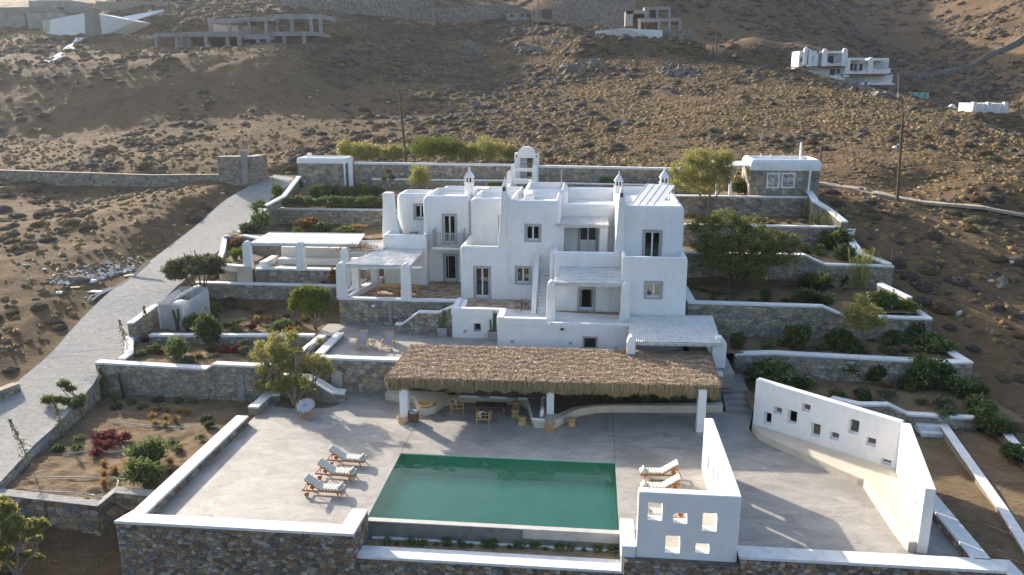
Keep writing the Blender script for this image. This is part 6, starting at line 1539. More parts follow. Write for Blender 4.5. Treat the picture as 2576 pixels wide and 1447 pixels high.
# ---------------------------------------------------------------- gatehouse and annexe
FS = [STONES_GREY[i] for i in (0, 1, 3, 6)]
def stone_house(name, label, x0, x1, y0, y1, z0, zw, zr, rr_=.35, rec=.25, wins=(), side_left=False, seed=50):
    h = thing(name, label, 'building', ((x0 + x1) / 2, (y0 + y1) / 2, z0))
    pth = [(x0, y1, z0, zw), (x0, y0, z0, zw), (x1, y0, z0, zw), (x1, y1, z0, zw)]
    stone_wall('', '', pth, t=.35, cap=0, cw=.42, ch=.34, seed=seed, parent=h, faces=[0, 1, 2], ends=False)
    MB().box(x0 + .34, x1 - .34, y0 + .34, y1, z0, zw - .01).build('inner_wall', 'white', h)
    rblock('roof', x0 - .12, x1 + .12, y0 - .12, y1 + .1, zw, zr, h, r=rr_, t=.4, rec=rec, rc=.2)
    return h
gh = stone_house('gatehouse', 'small stone gatehouse with flat white rounded roof at the back left corner', -29.5, -24.6, 78.7, 81.3, 8.6, 11.2, 11.75, rec=.15, seed=51)
MB().box(-29.0, -28.6, 80, 80.4, 11.6, 12.1).build('roof_vent', 'white', gh, bevel=.04)
MB().box(-24.35, -23.95, 78.75, 79.15, 8.8, 11.4).build('pillar', 'white', gh, bevel=.04)
MB().box(-24.75, -24.6, 78.55, 78.7, 8.8, 11.2).build('downpipe', 'plastic_white', gh)
Ya = 75.6
aL, aR = VY(ZR(497, 165), Ya), VY(ZR(930, 165), Ya); zT = VY(ZR(700, 104), Ya).z; zW = aL.z
an = stone_house('stone_annexe', 'small stone annexe with thick white rounded roof and two shuttered windows, upper right', aL.x, aR.x, Ya, Ya + 4.3, 8.7, zW, zT + .1, rr_=.55, rec=.35, seed=52)
for a, c in ((597, 672), (690, 768)):
    p, q = VY(ZR(a, 180), Ya), VY(ZR(c, 278), Ya)
    b = MB(); w_ = .12
    b.box(p.x, p.x + w_, Ya - .08, Ya, q.z, p.z).box(q.x - w_, q.x, Ya - .08, Ya, q.z, p.z).box(p.x + w_, q.x - w_, Ya - .08, Ya, p.z - w_, p.z).box(p.x + w_, q.x - w_, Ya - .08, Ya, q.z, q.z + w_)
    wd = b.build('window', 'white_cap', an); xm = (p.x + q.x) / 2
    for s0, s1 in ((p.x + w_, xm - .01), (xm + .01, q.x - w_)):
        sh = MB().box(s0, s1, Ya - .05, Ya - .02, q.z + w_, p.z - w_).build('shutter', 'shutter', wd)
        for k in range(3):
            z0 = q.z + w_ + .06 + k * (p.z - q.z - 2 * w_ - .06) / 3; MB().box(s0 + .07, s1 - .07, Ya - .055, Ya - .049, z0, z0 + (p.z - q.z - 2 * w_) / 3 - .1).build('panel', 'grey_trim', wd)
p, q = VY(ZR(868, 140), Ya), VY(ZR(855, 300), Ya - .3); MB().bar((p.x, Ya - .3, p.z), (q.x, Ya - .3, q.z), .16, .16).build('rain_pipe', 'plastic_white', an)
p = VY(ZR(805, 95), Ya + 2.5); q = VY(ZR(812, -8), Ya + 2.5); MB().tube([(p.x, Ya + 2.5, p.z - .4), (q.x, Ya + 2.5, q.z)], .10, 8).build('flue_pipe', 'plastic_white', an)
MB().tube([(16.2, 79, zT - .3), (16.2, 79, zT + .35)], .05, 6).tube([(17.1, 79, zT - .3), (17.1, 79, zT + .3)], .04, 6).build('vent_pipe', 'plastic_white', an)
pq = [(11.6, 75.8, zW + .35), (aL.x, 75.8, zW + .4), (aL.x, 79, zW + .5), (11.6, 79, zW + .5)]
pg = thing('pergola', 'low white pergola left of the stone annexe, behind the big feathery tree', 'pergola', (12.5, 77, 8.8)); reed_roof(pg, pq, pitch=.2); rafters(pg, pq, 5)
for x in (11.8, 13.0): MB().box(x - .12, x + .12, 75.8, 76.04, 8.7, zW + .3).build('pillar', 'white', pg)
# ---------------------------------------------------------------- arched gate and entrance stair
ga = thing('arched_gate', 'white arched entrance gate with stepped pointed posts in the middle of the back wall', 'gate', (-6.4, 80.5, 9.5))
prof = [(-7.62, 9.2), (-7.62, 12.25), (-7.45, 12.3), (-7.3, 12.3)] + [(-6.4 + .88 * math.cos(a), 12.28 + .62 * math.sin(a)) for a in [math.pi - math.pi * k / 10 for k in range(11)]] + [(-5.35, 12.3), (-5.18, 12.25), (-5.18, 9.2), (-5.68, 9.2), (-5.68, 11.8), (-7.08, 11.8), (-7.08, 9.2)]
b = MB(); n = len(prof); b.add([(x, 80.1, z) for x, z in prof] + [(x, 80.75, z) for x, z in prof], [(i, n + i, n + (i + 1) % n, (i + 1) % n) for i in range(n)])
bm = bmesh.new()
vs = [bm.verts.new((x, 80.1, z)) for x, z in prof]; f = bm.faces.new(vs); bmesh.ops.triangulate(bm, faces=[f]); bm.verts.ensure_lookup_table()
b2 = MB(); b2.add([tuple(v.co) for v in bm.verts], [tuple(v.index for v in f.verts) for f in bm.faces]); b2.add([(v.co.x, 80.75, v.co.z) for v in bm.verts], [tuple(v.index for v in f.verts)[::-1] for f in bm.faces]); bm.free()
b.add(b2.v, b2.f); b.build('arch', 'white', ga)
MB().box(-7.06, -6.4, 80.5, 80.56, 9.6, 11.78).build('gate_leaf', 'frame', ga); MB().bar((-6.0, 80.4, 9.8), (-5.7, 80.0, 9.8), .04, .1).box(-5.78, -5.72, 79.9, 80.4, 9.7, 11.7).build('gate_leaf', 'frame', ga)
for k in range(5): MB().box(-7.04, -6.42, 80.49, 80.5, 9.75 + k * .42, 9.8 + k * .42 + .3).build('board', 'grey_trim', ga)
for x in (-7.4, -5.4): MB().lathe([(0, 0), (.06, .03), (.06, .18), (0, .2)], (x, 80.05, 11.85), 6).build('lamp', 'black', ga)
es = thing('entrance_stair', 'white stair walls with pairs of pointed posts leading from the gate towards the roofs', 'steps', (-6.4, 77, 8.5))
for x, y, z in ((-7.55, 78.6, 11.35), (-5.45, 78.6, 11.35), (-7.75, 76.6, 10.9), (-5.55, 74.2, 10.3)): pointed_pillar(es, x, y, .5, .6, 7.6, z, 'post')
for q in ((-7.4, -5.5, 78.5, 78.7, 10.6, 10.95), (-7.6, -5.3, 76.6, 76.8, 9.6, 10.1)): MB().box(*q).build('cross_wall', 'white', es, bevel=.03)
MB().box(-7.9, -7.5, 70, 80.1, 7.5, 9.7).box(-5.5, -5.1, 70, 80.1, 7.5, 9.5).build('side_wall', 'white', es, bevel=.05)
for k in range(10): MB().box(-7.5, -5.5, 72.5 + k * .75, 80.1, 7.2, 7.4 + k * .22).build('step', 'road', es)
for p_, l in ((U2(875, 1340), 'white box-like garden vent left of the roofs'), (U2(1775, 1365), 'white block in the garden right of the entrance stair')):
    g = G(p_, 9.0); o = MB().box(g.x - .35, g.x + .55, g.y, g.y + .5, 8.6, 9.35).build('garden_block', 'white_cap', bevel=.03); tag(o, l, 'block')
# ---------------------------------------------------------------- unfinished concrete house on the embankment
def frame_house(name, label, Y, lev, cat='building'):
    t = thing(name, label, cat, tuple(VY(lev[0][0][0], Y)))
    return t
CC = 'concrete_raw'
def cbox(par, pa, pb, Y, depth, name='slab', m=CC, dz=0):
    """box whose front face spans photo points pa (top left) to pb (bottom right) on plane Y"""
    a, b_ = VY(pa, Y), VY(pb, Y); return MB().box(a.x, b_.x, Y, Y + depth, b_.z + dz, a.z + dz).build(name, m, par)
ch = thing('concrete_frame_house', 'unfinished raw concrete frame of a two-storey house on the upper left embankment', 'building', tuple(VY(U1(1700, 350), 142)))
Yc = 140
for (a, c, t0, t1, dY) in ((1118, 1330, 243, 262, 0), (1330, 1745, 236, 262, 2), (1745, 1960, 255, 280, 4), (1960, 2300, 235, 255, 6)): cbox(ch, U1(a, t0 - 3), U1(c, t1 + 6), Yc + dY, 9)
for (a, c, t0, t1, dY) in ((1512, 1740, 140, 160, 5), (1735, 2000, 128, 150, 7), (1996, 2345, 108, 135, 9)): cbox(ch, U1(a, t0 - 3), U1(c, t1 + 5), Yc + dY, 8)
for x, t0, t1, dY in ((1122, 255, 370, 0), (1270, 255, 362, 0), (1355, 250, 362, 2), (1485, 250, 352, 2), (1640, 250, 352, 2), (1725, 250, 345, 2), (1865, 265, 345, 4), (1940, 265, 340, 4), (2055, 245, 332, 6), (2200, 245, 325, 6)):
    for k in (0, 1): cbox(ch, U1(x, t0), U1(x + 32, t1 + 25), Yc + dY + .03 + 8 * k, .6, 'column')
for x, t0, t1, dY in ((1518, 150, 245, 5), (1655, 150, 245, 5), (1735, 145, 250, 7), (1800, 145, 260, 7), (1925, 145, 258, 7), (2002, 125, 240, 9), (2110, 120, 240, 9), (2252, 115, 240, 9), (2320, 118, 240, 9)):
    for k in (0, 1): cbox(ch, U1(x, t0), U1(x + 29, t1), Yc + dY + .03 + 7 * k, .55, 'column')
cbox(ch, U1(1275, 250), U1(1330, 365), Yc + .5, 3, 'wall'); cbox(ch, U1(1400, 265), U1(2290, 356), Yc + 7.2, .3, 'back_wall', 'interior'); cbox(ch, U1(1540, 160), U1(1990, 250), Yc + 14.5, .3, 'wall', 'cream')  # lower back wall added in dark colour, painting shade behind the columns
# ---------------------------------------------------------------- white villa upper left
vl = thing('hillside_villa', 'white villa with stone tower and long sloping white walls at the top left', 'building', tuple(VY(U1(500, 270), 155)))
def qwall(par, pts, Ys, thick, name='wall', m='white'):
    P = [VY(p, y) for p, y in zip(pts, Ys)]; off = Vector((0, thick, 0)); b = MB(); V = P + [p + off for p in P]; n = len(P)
    b.add(V, [tuple(range(n))[::-1], tuple(range(n, 2 * n))] + [(i, (i + 1) % n, n + (i + 1) % n, n + i) for i in range(n)]); return b.build(name, m, par)
qwall(vl, [U1(330, 240), U1(625, 300), U1(615, 95), U1(340, 150)], [150, 146, 146, 150], 9)
qwall(vl, [U1(690, 290), U1(980, 160), U1(975, 150), U1(685, 95)], [146.5, 156, 156, 146.5], 6)
for k in range(1): cbox(vl, U1(608, 58), U1(700, 310), 145.6, 2.2, 'stone_tower', STONES_GREY[0])
cbox(vl, U1(205, 5), U1(525, 95), 166, 7, 'upper_block'); cbox(vl, U1(415, 55), U1(465, 75), 165.9, .3, 'window', 'interior'); cbox(vl, U1(-60, 80), U1(190, 210), 158, 6, 'wing')
cbox(vl, U1(190, 95), U1(420, 215), 157, 5, 'stair_block'); cbox(vl, U1(-60, 55), U1(330, 90), 160, 8, 'terrace_wall', STONES_GREY[0])
cbox(vl, U1(305, 150), U1(380, 235), 149.6, .5, 'porch', 'cream')
qwall(vl, [U1(960, 150), U1(1185, 85), U1(1185, 70), U1(900, 120)], [150, 165, 165, 150], .6, 'garden_wall')
qwall(vl, [U1(700, 80), U1(1230, 60), U1(1230, 15), U1(700, 10)], [168, 172, 172, 168], .6, 'stone_garden_wall', STONES_GREY[0])
ps = [VY(U1(x, y), Y) for x, y, Y in ((590, 290, 144), (520, 340, 138), (430, 385, 131), (280, 455, 126))]
ps = [Vector((p.x, p.y, hzs(p.x, p.y))) for p in smooth_path(ps, 4)]
ribbon('villa_path', ps, .9, .9, 'white_cap', dz=.12)
# ---------------------------------------------------------------- skyline walls and round stone building
lw = thing('skyline_wall', 'massive dark stone retaining wall along the top of the hill, centre left', 'wall', tuple(VY(U2(600, 110), 203)))
Pw = [(-420, 40, 10, 170), (0, 70, -60, 176), (350, 95, -60, 188), (600, 122, -60, 203), (760, 138, 60, 205), (1000, 130, 45, 208), (1230, 105, 22, 214), (1420, 100, 75, 220)]
skb = MB(); V = []
for i in range(len(Pw) - 1):
    x0, y0, t0, Y0 = Pw[i]; x1, y1, t1, Y1 = Pw[i + 1]
    P4 = [VY(U2(x0, y0 + 25), Y0), VY(U2(x1, y1 + 25), Y1), VY(U2(x1, t1), Y1), VY(U2(x0, t0), Y0)]
    P4 += [p + Vector((0, 1.2, 0)) for p in P4]; skb.add(P4, [(0, 1, 2, 3), (7, 6, 5, 4), (3, 2, 6, 7), (0, 3, 7, 4), (1, 5, 6, 2)])
MT['wall_far'] = mat('distant_rubble_wall', (.12, .10, .085), (.30, .26, .22), 1.6, .9, 1.0, 3, .15, lo=.3, hi=.7)
skb.build('masonry', 'wall_far', lw)
rb = thing('round_stone_building', 'rounded stone-clad building with a dark doorway on the hilltop, centre right', 'building', tuple(VY(U2(1800, 180), 203)))
def curved(par, xs, Yc0, bul, t0, t1, name, m):
    b = MB(); n = len(xs)
    V = []
    for i, x in enumerate(xs):
        f = i / (n - 1); Y = Yc0 - bul * math.sin(math.pi * f); zb_, zt_ = VY(U2(x, t1(f)), Yc0 - bul * .5).z, VY(U2(x, t0(f)), Yc0 - bul * .5).z
        p = VY(U2(x, 100), Y); V += [(p.x, Y, zb_), (p.x, Y, zt_), (p.x, Y + 8, zt_)]
    Fq_ = []
    for i in range(n - 1): o = 3 * i; Fq_ += [(o, o + 3, o + 4, o + 1), (o + 1, o + 4, o + 5, o + 2)]
    b.add(V, Fq_); return b.build(name, m, par)
curved(rb, [1425 + 50 * k for k in range(16)], 205, 7, lambda f: 75 - 48 * min(1, f * 3), lambda f: 150 + 70 * f, 'lower_wall', 'wall_far')
curved(rb, [1570 + 44 * k for k in range(15)], 210, 6, lambda f: -60, lambda f: 60, 'upper_wall', 'wall_far')
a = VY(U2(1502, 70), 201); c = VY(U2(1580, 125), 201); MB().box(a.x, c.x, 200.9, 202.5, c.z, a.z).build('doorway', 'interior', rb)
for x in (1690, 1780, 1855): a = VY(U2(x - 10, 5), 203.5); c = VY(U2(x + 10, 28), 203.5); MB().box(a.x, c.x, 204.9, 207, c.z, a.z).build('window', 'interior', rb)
sb_ = thing('low_concrete_shed', 'small low grey building with two dark openings left of the round stone building', 'building', tuple(VY(U2(1330, 130), FY(178))))
cbox(sb_, U2(1245, 98), U2(1420, 150), FY(178), 4, 'wall', CC)
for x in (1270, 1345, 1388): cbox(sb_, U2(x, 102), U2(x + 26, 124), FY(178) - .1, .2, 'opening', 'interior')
cf = thing('concrete_frame_block', 'unfinished two-storey concrete frame block right of the round stone building', 'building', tuple(VY(U2(2300, 230), FY(160))))
Yd = FY(159)
cbox(cf, U2(2115, 78), U2(2260, 100), Yd + 3, 7); cbox(cf, U2(2250, 50), U2(2440, 72), Yd + 2, 7); cbox(cf, U2(2205, 135), U2(2515, 158), Yd, 9)
cbox(cf, U2(2112, 80), U2(2165, 190), Yd + 3, 6, 'wall'); cbox(cf, U2(2252, 70), U2(2285, 140), Yd + 2, 5, 'wall')
for x, t0, t1, dY in ((2252, 60, 140, 2), (2335, 60, 140, 2), (2425, 60, 145, 2), (2206, 150, 245, 0), (2348, 150, 245, 0), (2425, 150, 240, 0), (2500, 150, 250, 0)):
    for k in (0, 1): cbox(cf, U2(x, t0), U2(x + 15, t1), Yd + dY + .03 + 6 * k, .5, 'column')
cbox(cf, U2(2165, 100), U2(2340, 215), Yd + 8.5, .3, 'wall'); cbox(cf, U2(2360, 160), U2(2440, 225), Yd + 4, .3, 'wall', 'cream')
qwall(cf, [U2(1890, 245), U2(2380, 300), U2(2380, 222), U2(2100, 205), U2(1890, 228)], [FY(155), FY(156), FY(156), FY(155), FY(155)], 4, 'low_wall', 'white_cap')
cbox(cf, U2(2360, 225), U2(2620, 300), FY(157), 5, 'stone_base', 'wall_far')
for x in (2390, 2470, 2530): cbox(cf, U2(x, 262), U2(x + 22, 295), FY(157) - .1, .2, 'opening', 'interior')
# ---------------------------------------------------------------- white terraced villa right
wv = thing('terraced_villa', 'white terraced villa with dark shutters and wavy parapets, alone on the right ridge', 'building', tuple(VY(U3(1280, 640), FY(152))))
Yv = FY(150)
def vb(a, c, t, b_, d, nm='wall', m='white', dep=6): return cbox(wv, U3(a, t), U3(c, b_), Yv + d, dep, nm, m)
vb(930, 1060, 372, 500, 1.5); vb(1055, 1262, 378, 600, 3.2); vb(965, 1262, 490, 590, 3); vb(1262, 1560, 425, 640, 4); vb(1262, 1600, 540, 640, 3.5)
vb(1400, 1625, 618, 700, 2, 'stone_base', 'wall_far'); vb(1480, 1575, 640, 690, 1.95, 'arch', 'interior', .3)
for a, c, t, b_, d in ((1095, 1262, 450, 480, 1.6), (1005, 1262, 548, 582, 1.4), (1250, 1440, 508, 545, 1.2), (1440, 1592, 498, 535, 1.2), (1268, 1420, 600, 628, .9), (1405, 1625, 598, 620, .9)):
    A_, B_ = VY(U3(a, t), Yv + d), VY(U3(c, b_), Yv + d); n = 16; b = MB(); V = []
    for k in range(n + 1):
        f = k / n; h = A_.z - (A_.z - B_.z) * .55 * (math.sin(f * math.pi) ** 4 if c - a < 200 else math.sin(f * math.pi * 1.5) ** 4)
        x = A_.x + (B_.x - A_.x) * f; V += [(x, Yv + d, B_.z), (x, Yv + d, h), (x, Yv + d + .35, h), (x, Yv + d + .35, B_.z)]
    Fq_ = []
    for k in range(n): o = 4 * k; Fq_ += [(o, o + 4, o + 5, o + 1), (o + 1, o + 5, o + 6, o + 2), (o + 2, o + 6, o + 7, o + 3)]
    b.add(V, Fq_); b.build('parapet', 'white', wv)
for a, c, t, d in ((1060, 1262, 372, 1.5), (1262, 1410, 422, 1.1), (1440, 1575, 424, 1.1)): vb(a, c, t, t + 18, d, 'roof_edge', 'white', 3)
for a, c, t, d in ((965, 1255, 484, .9), (1262, 1600, 540, .7), (860, 1000, 490, 1)): vb(a, c, t, t + 6, d, 'pergola_roof', 'wood_dark', 3)
for x, t in ((965, 345), (988, 358), (1102, 355), (1248, 352), (1268, 432), (1436, 418)):
    a = VY(U3(x, t), Yv + 1); z0 = VY(U3(x, t + 130), Yv + 1).z; pointed_pillar(wv, a.x + .45, Yv + 1.2, .85, .85, z0, a.z, 'chimney')
for a, c, t, b_, d, m in ((1000, 1038, 412, 442, 1.45, 'shutter'), (1140, 1175, 408, 462, 3.1, 'blue_trim'), (1155, 1185, 502, 550, 2.9, 'blue_trim'), (1203, 1222, 505, 535, 2.9, 'blue_trim'), (1285, 1318, 465, 515, 3.9, 'blue_trim'), (1335, 1345, 465, 515, 3.9, 'blue_trim'),
                          (1372, 1385, 465, 515, 3.9, 'blue_trim'), (1470, 1570, 452, 500, 3.9, 'shutter'), (1310, 1350, 565, 605, 3.4, 'shutter'), (1350, 1400, 565, 605, 3.4, 'shutter'), (938, 945, 420, 455, 1.45, 'interior'), (962, 970, 410, 445, 1.45, 'interior'), (1070, 1095, 410, 462, 3.1, 'shutter')):
    vb(a, c, t, b_, d, 'window', m, .12)
sc_ = thing('small_white_building', 'low weathered white building with corner knobs at the far right', 'building', tuple(VY(U3(2320, 820), 133)))
cbox(sc_, U3(2198, 755), U3(2445, 830), 133, 5, 'wall', 'white_cap')
for x in (2200, 2305, 2428): cbox(sc_, U3(x, 745), U3(x + 18, 800), 132.6, .8, 'corner_knob', 'white_cap')
qwall(sc_, [U3(2020, 780), U3(2080, 795), U3(2060, 760), U3(2045, 760)], [135, 135, 135, 135], .5, 'buttress', 'white_cap')
gn = thing('net_fence', 'pale green net fence on the slope right of the terraced villa', 'fence', tuple(VY(U3(1780, 715), 160)))
cbox(gn, U3(1685, 675), U3(1870, 720), 160, .08, 'net', 'green_net')
for k in range(5): cbox(gn, U3(1685 + k * 45, 672), U3(1689 + k * 45, 725), 159.9, .1, 'post', 'pipe')
fw_ = thing('field_wall', 'dark dry-stone wall curving over the far right hillside', 'wall', tuple(VY(U3(2300, 420), 250)))
Pf = [VY(U3(x, y), Y) for x, y, Y in ((1690, 470, 243), (1900, 440, 246), (2100, 425, 250), (2250, 400, 254), (2430, 375, 258), (2567, 345, 262), (2800, 300, 270))]
Pf = [Vector((p.x, p.y, hzs(p.x, p.y))) for p in smooth_path(Pf, 6)]
b = MB(); V = []
for p in Pf: V += [(p.x, p.y - .6, p.z - 2), (p.x, p.y - .4, p.z + 1.5), (p.x, p.y + .4, p.z + 1.5), (p.x, p.y + .6, p.z - 2)]
Fq_ = []
for k in range(len(Pf) - 1): o = 4 * k; Fq_ += [(o, o + 4, o + 5, o + 1), (o + 1, o + 5, o + 6, o + 2), (o + 2, o + 6, o + 7, o + 3)]
b.add(V, Fq_); b.build('masonry', 'wall_far', fw_)
# metal railing at top left of the photo
ml = thing('railing', 'pale vertical-bar railing at the top edge above the concrete frame house', 'railing', tuple(VY(U1(2170, 30), 175)))
for k in range(26): cbox(ml, U1(2062 + k * 9, -20), U1(2065 + k * 9, 32), 174, .06, 'bar', 'pipe')
cbox(ml, U1(2060, 28), U1(2292, 34), 174, .08, 'rail', 'pipe')
# ---------------------------------------------------------------- wild scrub on the hillside
rs = np.random.RandomState(21)
def keep_out(x, y, m=.6):
    r, _ = road_dist(x, y)
    bad = inside(x, y, m) | (r < 3.3) | ((x > -60) & (x < -36) & (np.abs(y - 84.8) < 1.2) & (x < -36))
    return bad
def cushion_mesh(n_seg=9, n_ring=4, seed=0, rough=.22):
    r = np.random.RandomState(seed); V = []; Fc = []
    for i in range(n_ring + 1):
        ph = (math.pi / 2) * i / n_ring
        for k in range(n_seg):
            t = 2 * math.pi * (k + .5 * (i % 2)) / n_seg; q = 1 + r.uniform(-rough, rough)
            V.append((math.cos(t) * math.cos(ph * .98) * q, math.sin(t) * math.cos(ph * .98) * q, math.sin(ph) * q * .9 - .15))
    for i in range(n_ring):
        for k in range(n_seg): Fc.append((i * n_seg + k, i * n_seg + (k + 1) % n_seg, (i + 1) * n_seg + (k + 1) % n_seg, (i + 1) * n_seg + k))
    return np.array(V), np.array(Fc)
CM = [cushion_mesh(9, 3, s) for s in range(6)]
def merge(name, pts, rad, hgt, mis, mats, meshes, kind='stuff', smooth=True, label=None, cat=None):
    Vs = []; Fs = []; Ms = []; o = 0
    ch = rs.randint(0, len(meshes), len(pts)); th = rs.rand(len(pts)) * 6.283
    for v in range(len(meshes)):
        ii = np.where(ch == v)[0]
        if not len(ii): continue
        mv, mf = meshes[v]; c, s = np.cos(th[ii]), np.sin(th[ii]); n = len(mv)
        x = (mv[None, :, 0] * c[:, None] - mv[None, :, 1] * s[:, None]) * rad[ii, None]; y = (mv[None, :, 0] * s[:, None] + mv[None, :, 1] * c[:, None]) * rad[ii, None]
        z = mv[None, :, 2] * hgt[ii, None]
        P = np.stack([x + pts[ii, 0:1], y + pts[ii, 1:2], z + pts[ii, 2:3]], -1).reshape(-1, 3)
        F_ = (mf[None] + (np.arange(len(ii)) * n)[:, None, None]).reshape(-1, mf.shape[1]) + o
        Vs.append(P); Fs.append(F_); Ms.append(np.repeat(mis[ii], len(mf))); o += len(P)
    ob = trimesh(name, np.concatenate(Vs), np.concatenate(Fs), mats, np.concatenate(Ms), kind=kind, smooth=smooth)
    if label: tag(ob, label, cat)
    return ob
def scatter(n, y0, y1, dens, seed):
    r = np.random.RandomState(seed)
    y = y0 + (y1 - y0) * r.rand(n) ** .5; x = (r.rand(n) * 2 - 1) * (22 + .74 * y) - .10 * y
    cl = fbm(x * .07 + seed, y * .07, 4); x, y = x[cl > dens(x, y)], y[cl > dens(x, y)]
    b_ = keep_out(x, y); x, y = x[~b_], y[~b_]
    return x, y
def embk(x, y): return (x < -22) & (y > 104) & (y < 134)
x, y = scatter(34000, 26, 235, lambda x, y: np.where((x < -22) & (y < 84), .35, np.where(x < 0, .40, np.where((x > 22) & (y < 82), .37, np.where((x > 8) & (y > 86), .52, .46)))) + .05 * (y < 60), 5)
rr_ = (.28 + .62 * rs.rand(len(x)) ** 2.0) * (1 + np.maximum(0, y - 120) / 240); k_ = ~(embk(x, y) & (rs.rand(len(x)) > .42)) & ~((x > 0) & (y > 95) & (rs.rand(len(x)) > .6)); x, y, rr_ = x[k_], y[k_], rr_[k_]
z = hz(x, y); sc_w = rr_ / np.maximum(y, 20); 
pj = [proj(a, b_, c) for a, b_, c in zip(x, y, z)]; vis = np.array([(-20 < p[0] < 2600) and (-20 < p[1] < 1460) for p in pj])
x, y, z, rr_, sc_w = x[vis], y[vis], z[vis], rr_[vis], sc_w[vis]
mis = np.where(rs.rand(len(x)) < .6, 0, np.where(rs.rand(len(x)) < .55, 1, 2))
order = np.argsort(-sc_w); big, small = order[:290], order[290:]
SCR = ['scrub_grey', 'scrub_brown', 'scrub_green']
# individual cushions: denser, twiggy
def bigcushion(seed, m):
    v, f = cushion_mesh(22, 9, seed, .10); r = np.random.RandomState(seed)
    # twigs standing out of the cushion
    n = 1100; d = r.normal(0, 1, (n, 3)); d[:, 2] = np.abs(d[:, 2]); d /= np.linalg.norm(d, axis=1)[:, None]
    P = d * np.array([.96, .96, .86]) * (.9 + .1 * r.rand(n)[:, None]) - np.array([0, 0, .12]); e = d + r.normal(0, .45, (n, 3)); e /= np.linalg.norm(e, axis=1)[:, None]; sd = np.cross(e, r.normal(0, 1, (n, 3))); sd /= np.linalg.norm(sd, axis=1)[:, None]
    L_ = (.08 + .14 * r.rand(n))[:, None]; Q = np.stack([P - sd * .022, P + sd * .022, P + e * L_ + sd * .012, P + e * L_ - sd * .012], 1).reshape(-1, 3); k = len(v)
    v = np.concatenate([v, Q]); f = f.tolist() + (k + np.arange(n * 4).reshape(-1, 4)).tolist()
    me = bpy.data.meshes.new('cushion_shrub'); me.from_pydata(v.tolist(), [], f); me.materials.append(MT[m])
    me.polygons.foreach_set('use_smooth', [True] * len(me.polygons)); return me
BC = [[bigcushion(s * 7 + i, m) for s in range(3)] for i, m in enumerate(SCR)]
TXT = {0: 'grey-brown', 1: 'rusty brown', 2: 'olive-brown'}
for i in big:
    me = BC[mis[i]][i % 3]; o = bpy.data.objects.new('cushion_shrub', me); COL.objects.link(o)
    o.location = (x[i], y[i], z[i] - .05); o.rotation_euler = (0, 0, float(rs.rand() * 6)); f = rr_[i]; o.scale = (f * 1.1, f * (.8 + .4 * rs.rand()), f * (.55 + .3 * rs.rand()))
    side = 'left of the road' if x[i] < -20 and y[i] < 84 else 'beyond the right-hand walls' if x[i] > 18 and y[i] < 84 else 'above the back wall'
    tag(o, 'low %s cushion shrub on the hillside %s' % (TXT[int(mis[i])], side), 'shrub', '%s cushion shrubs %s' % (TXT[int(mis[i])], side))
merge('cushion_scrub', np.stack([x[small], y[small], z[small] - .03], -1), rr_[small] * 1.15, rr_[small] * (.5 + .4 * rs.rand(len(small))), mis[small], SCR, CM)
# fine dry tufts
x, y = scatter(60000, 28, 190, lambda x, y: .34 + 0 * x, 9)
k_ = ~embk(x, y) | (rs.rand(len(x)) < .2); x, y = x[k_], y[k_]
s_ = .07 + .20 * rs.rand(len(x)) ** 1.6; TU = [cushion_mesh(6, 2, s + 30, .4) for s in range(4)]
MT['tuft_gold'] = mat('dry_grass_tuft', (.19, .122, .05), (.27, .178, .072), 6, .95); MT['tuft_brown'] = mat('brown_tuft', (.12, .08, .046), (.175, .12, .07), 6, .95); MT['tuft_olive'] = mat('olive_tuft', (.14, .108, .046), (.19, .15, .065), 6, .95)
merge('dry_tufts', np.stack([x, y, hz(x, y)], -1), s_ * 1.5, s_ * 1.1, rs.choice(3, len(x), p=[.45, .3, .25]), ['tuft_gold', 'tuft_brown', 'tuft_olive'], TU)
x = rs.uniform(-32, 125, 60000); y = 82 + 115 * rs.rand(60000); k_ = ~keep_out(x, y) & (rs.rand(60000) < .25 + fbm(x * .05, y * .12, 3)) & (x < 10 + .62 * y) & (x > -.25 * y); x, y = x[k_], y[k_]
s_ = .09 + .14 * rs.rand(len(x)); merge('golden_grass', np.stack([x, y, hz(x, y)], -1), s_ * 1.9, s_ * .85, rs.choice(3, len(x), p=[.5, .3, .2]), ['tuft_gold', 'tuft_brown', 'tuft_olive'], [cushion_mesh(5, 1, s + 60, .4) for s in range(4)])
# far slopes
x = rs.uniform(-60, 330, 15000); y = 185 + 260 * rs.rand(15000); cl = fbm(x * .04, y * .04, 4); k_ = cl > .42; x, y = x[k_], y[k_]
s_ = .5 + 1.1 * rs.rand(len(x)) ** 2
merge('distant_scrub', np.stack([x, y, hz(x, y) - .1], -1), s_ * 1.2, s_ * .8, rs.choice(3, len(x), p=[.55, .2, .25]), SCR, TU)
# loose stones
def rock_mesh(seed, fl=.6):
    r = np.random.RandomState(seed); v, f = cushion_mesh(6, 2, seed, .32)
    v = v * np.array([1, .7 + .5 * r.rand(), fl]); return v, f
RM = [rock_mesh(s) for s in range(6)]
x, y = scatter(9000, 26, 200, lambda x, y: .40 + 0 * x, 31); s_ = .06 + .22 * rs.rand(len(x)) ** 3 + (y > 110) * .05
merge('loose_stones', np.stack([x, y, hz(x, y)], -1), s_, s_ * .9, rs.choice(2, len(x), p=[.75, .25]), ['rock', 'rock_white'], RM, smooth=False)
x = rs.uniform(20, 330, 5000); y = 185 + 240 * rs.rand(5000); s_ = .3 + .9 * rs.rand(5000) ** 3
merge('distant_stones', np.stack([x, y, hz(x, y)], -1), s_, s_ * .8, rs.choice(1, 5000), ['rock'], RM, smooth=False)
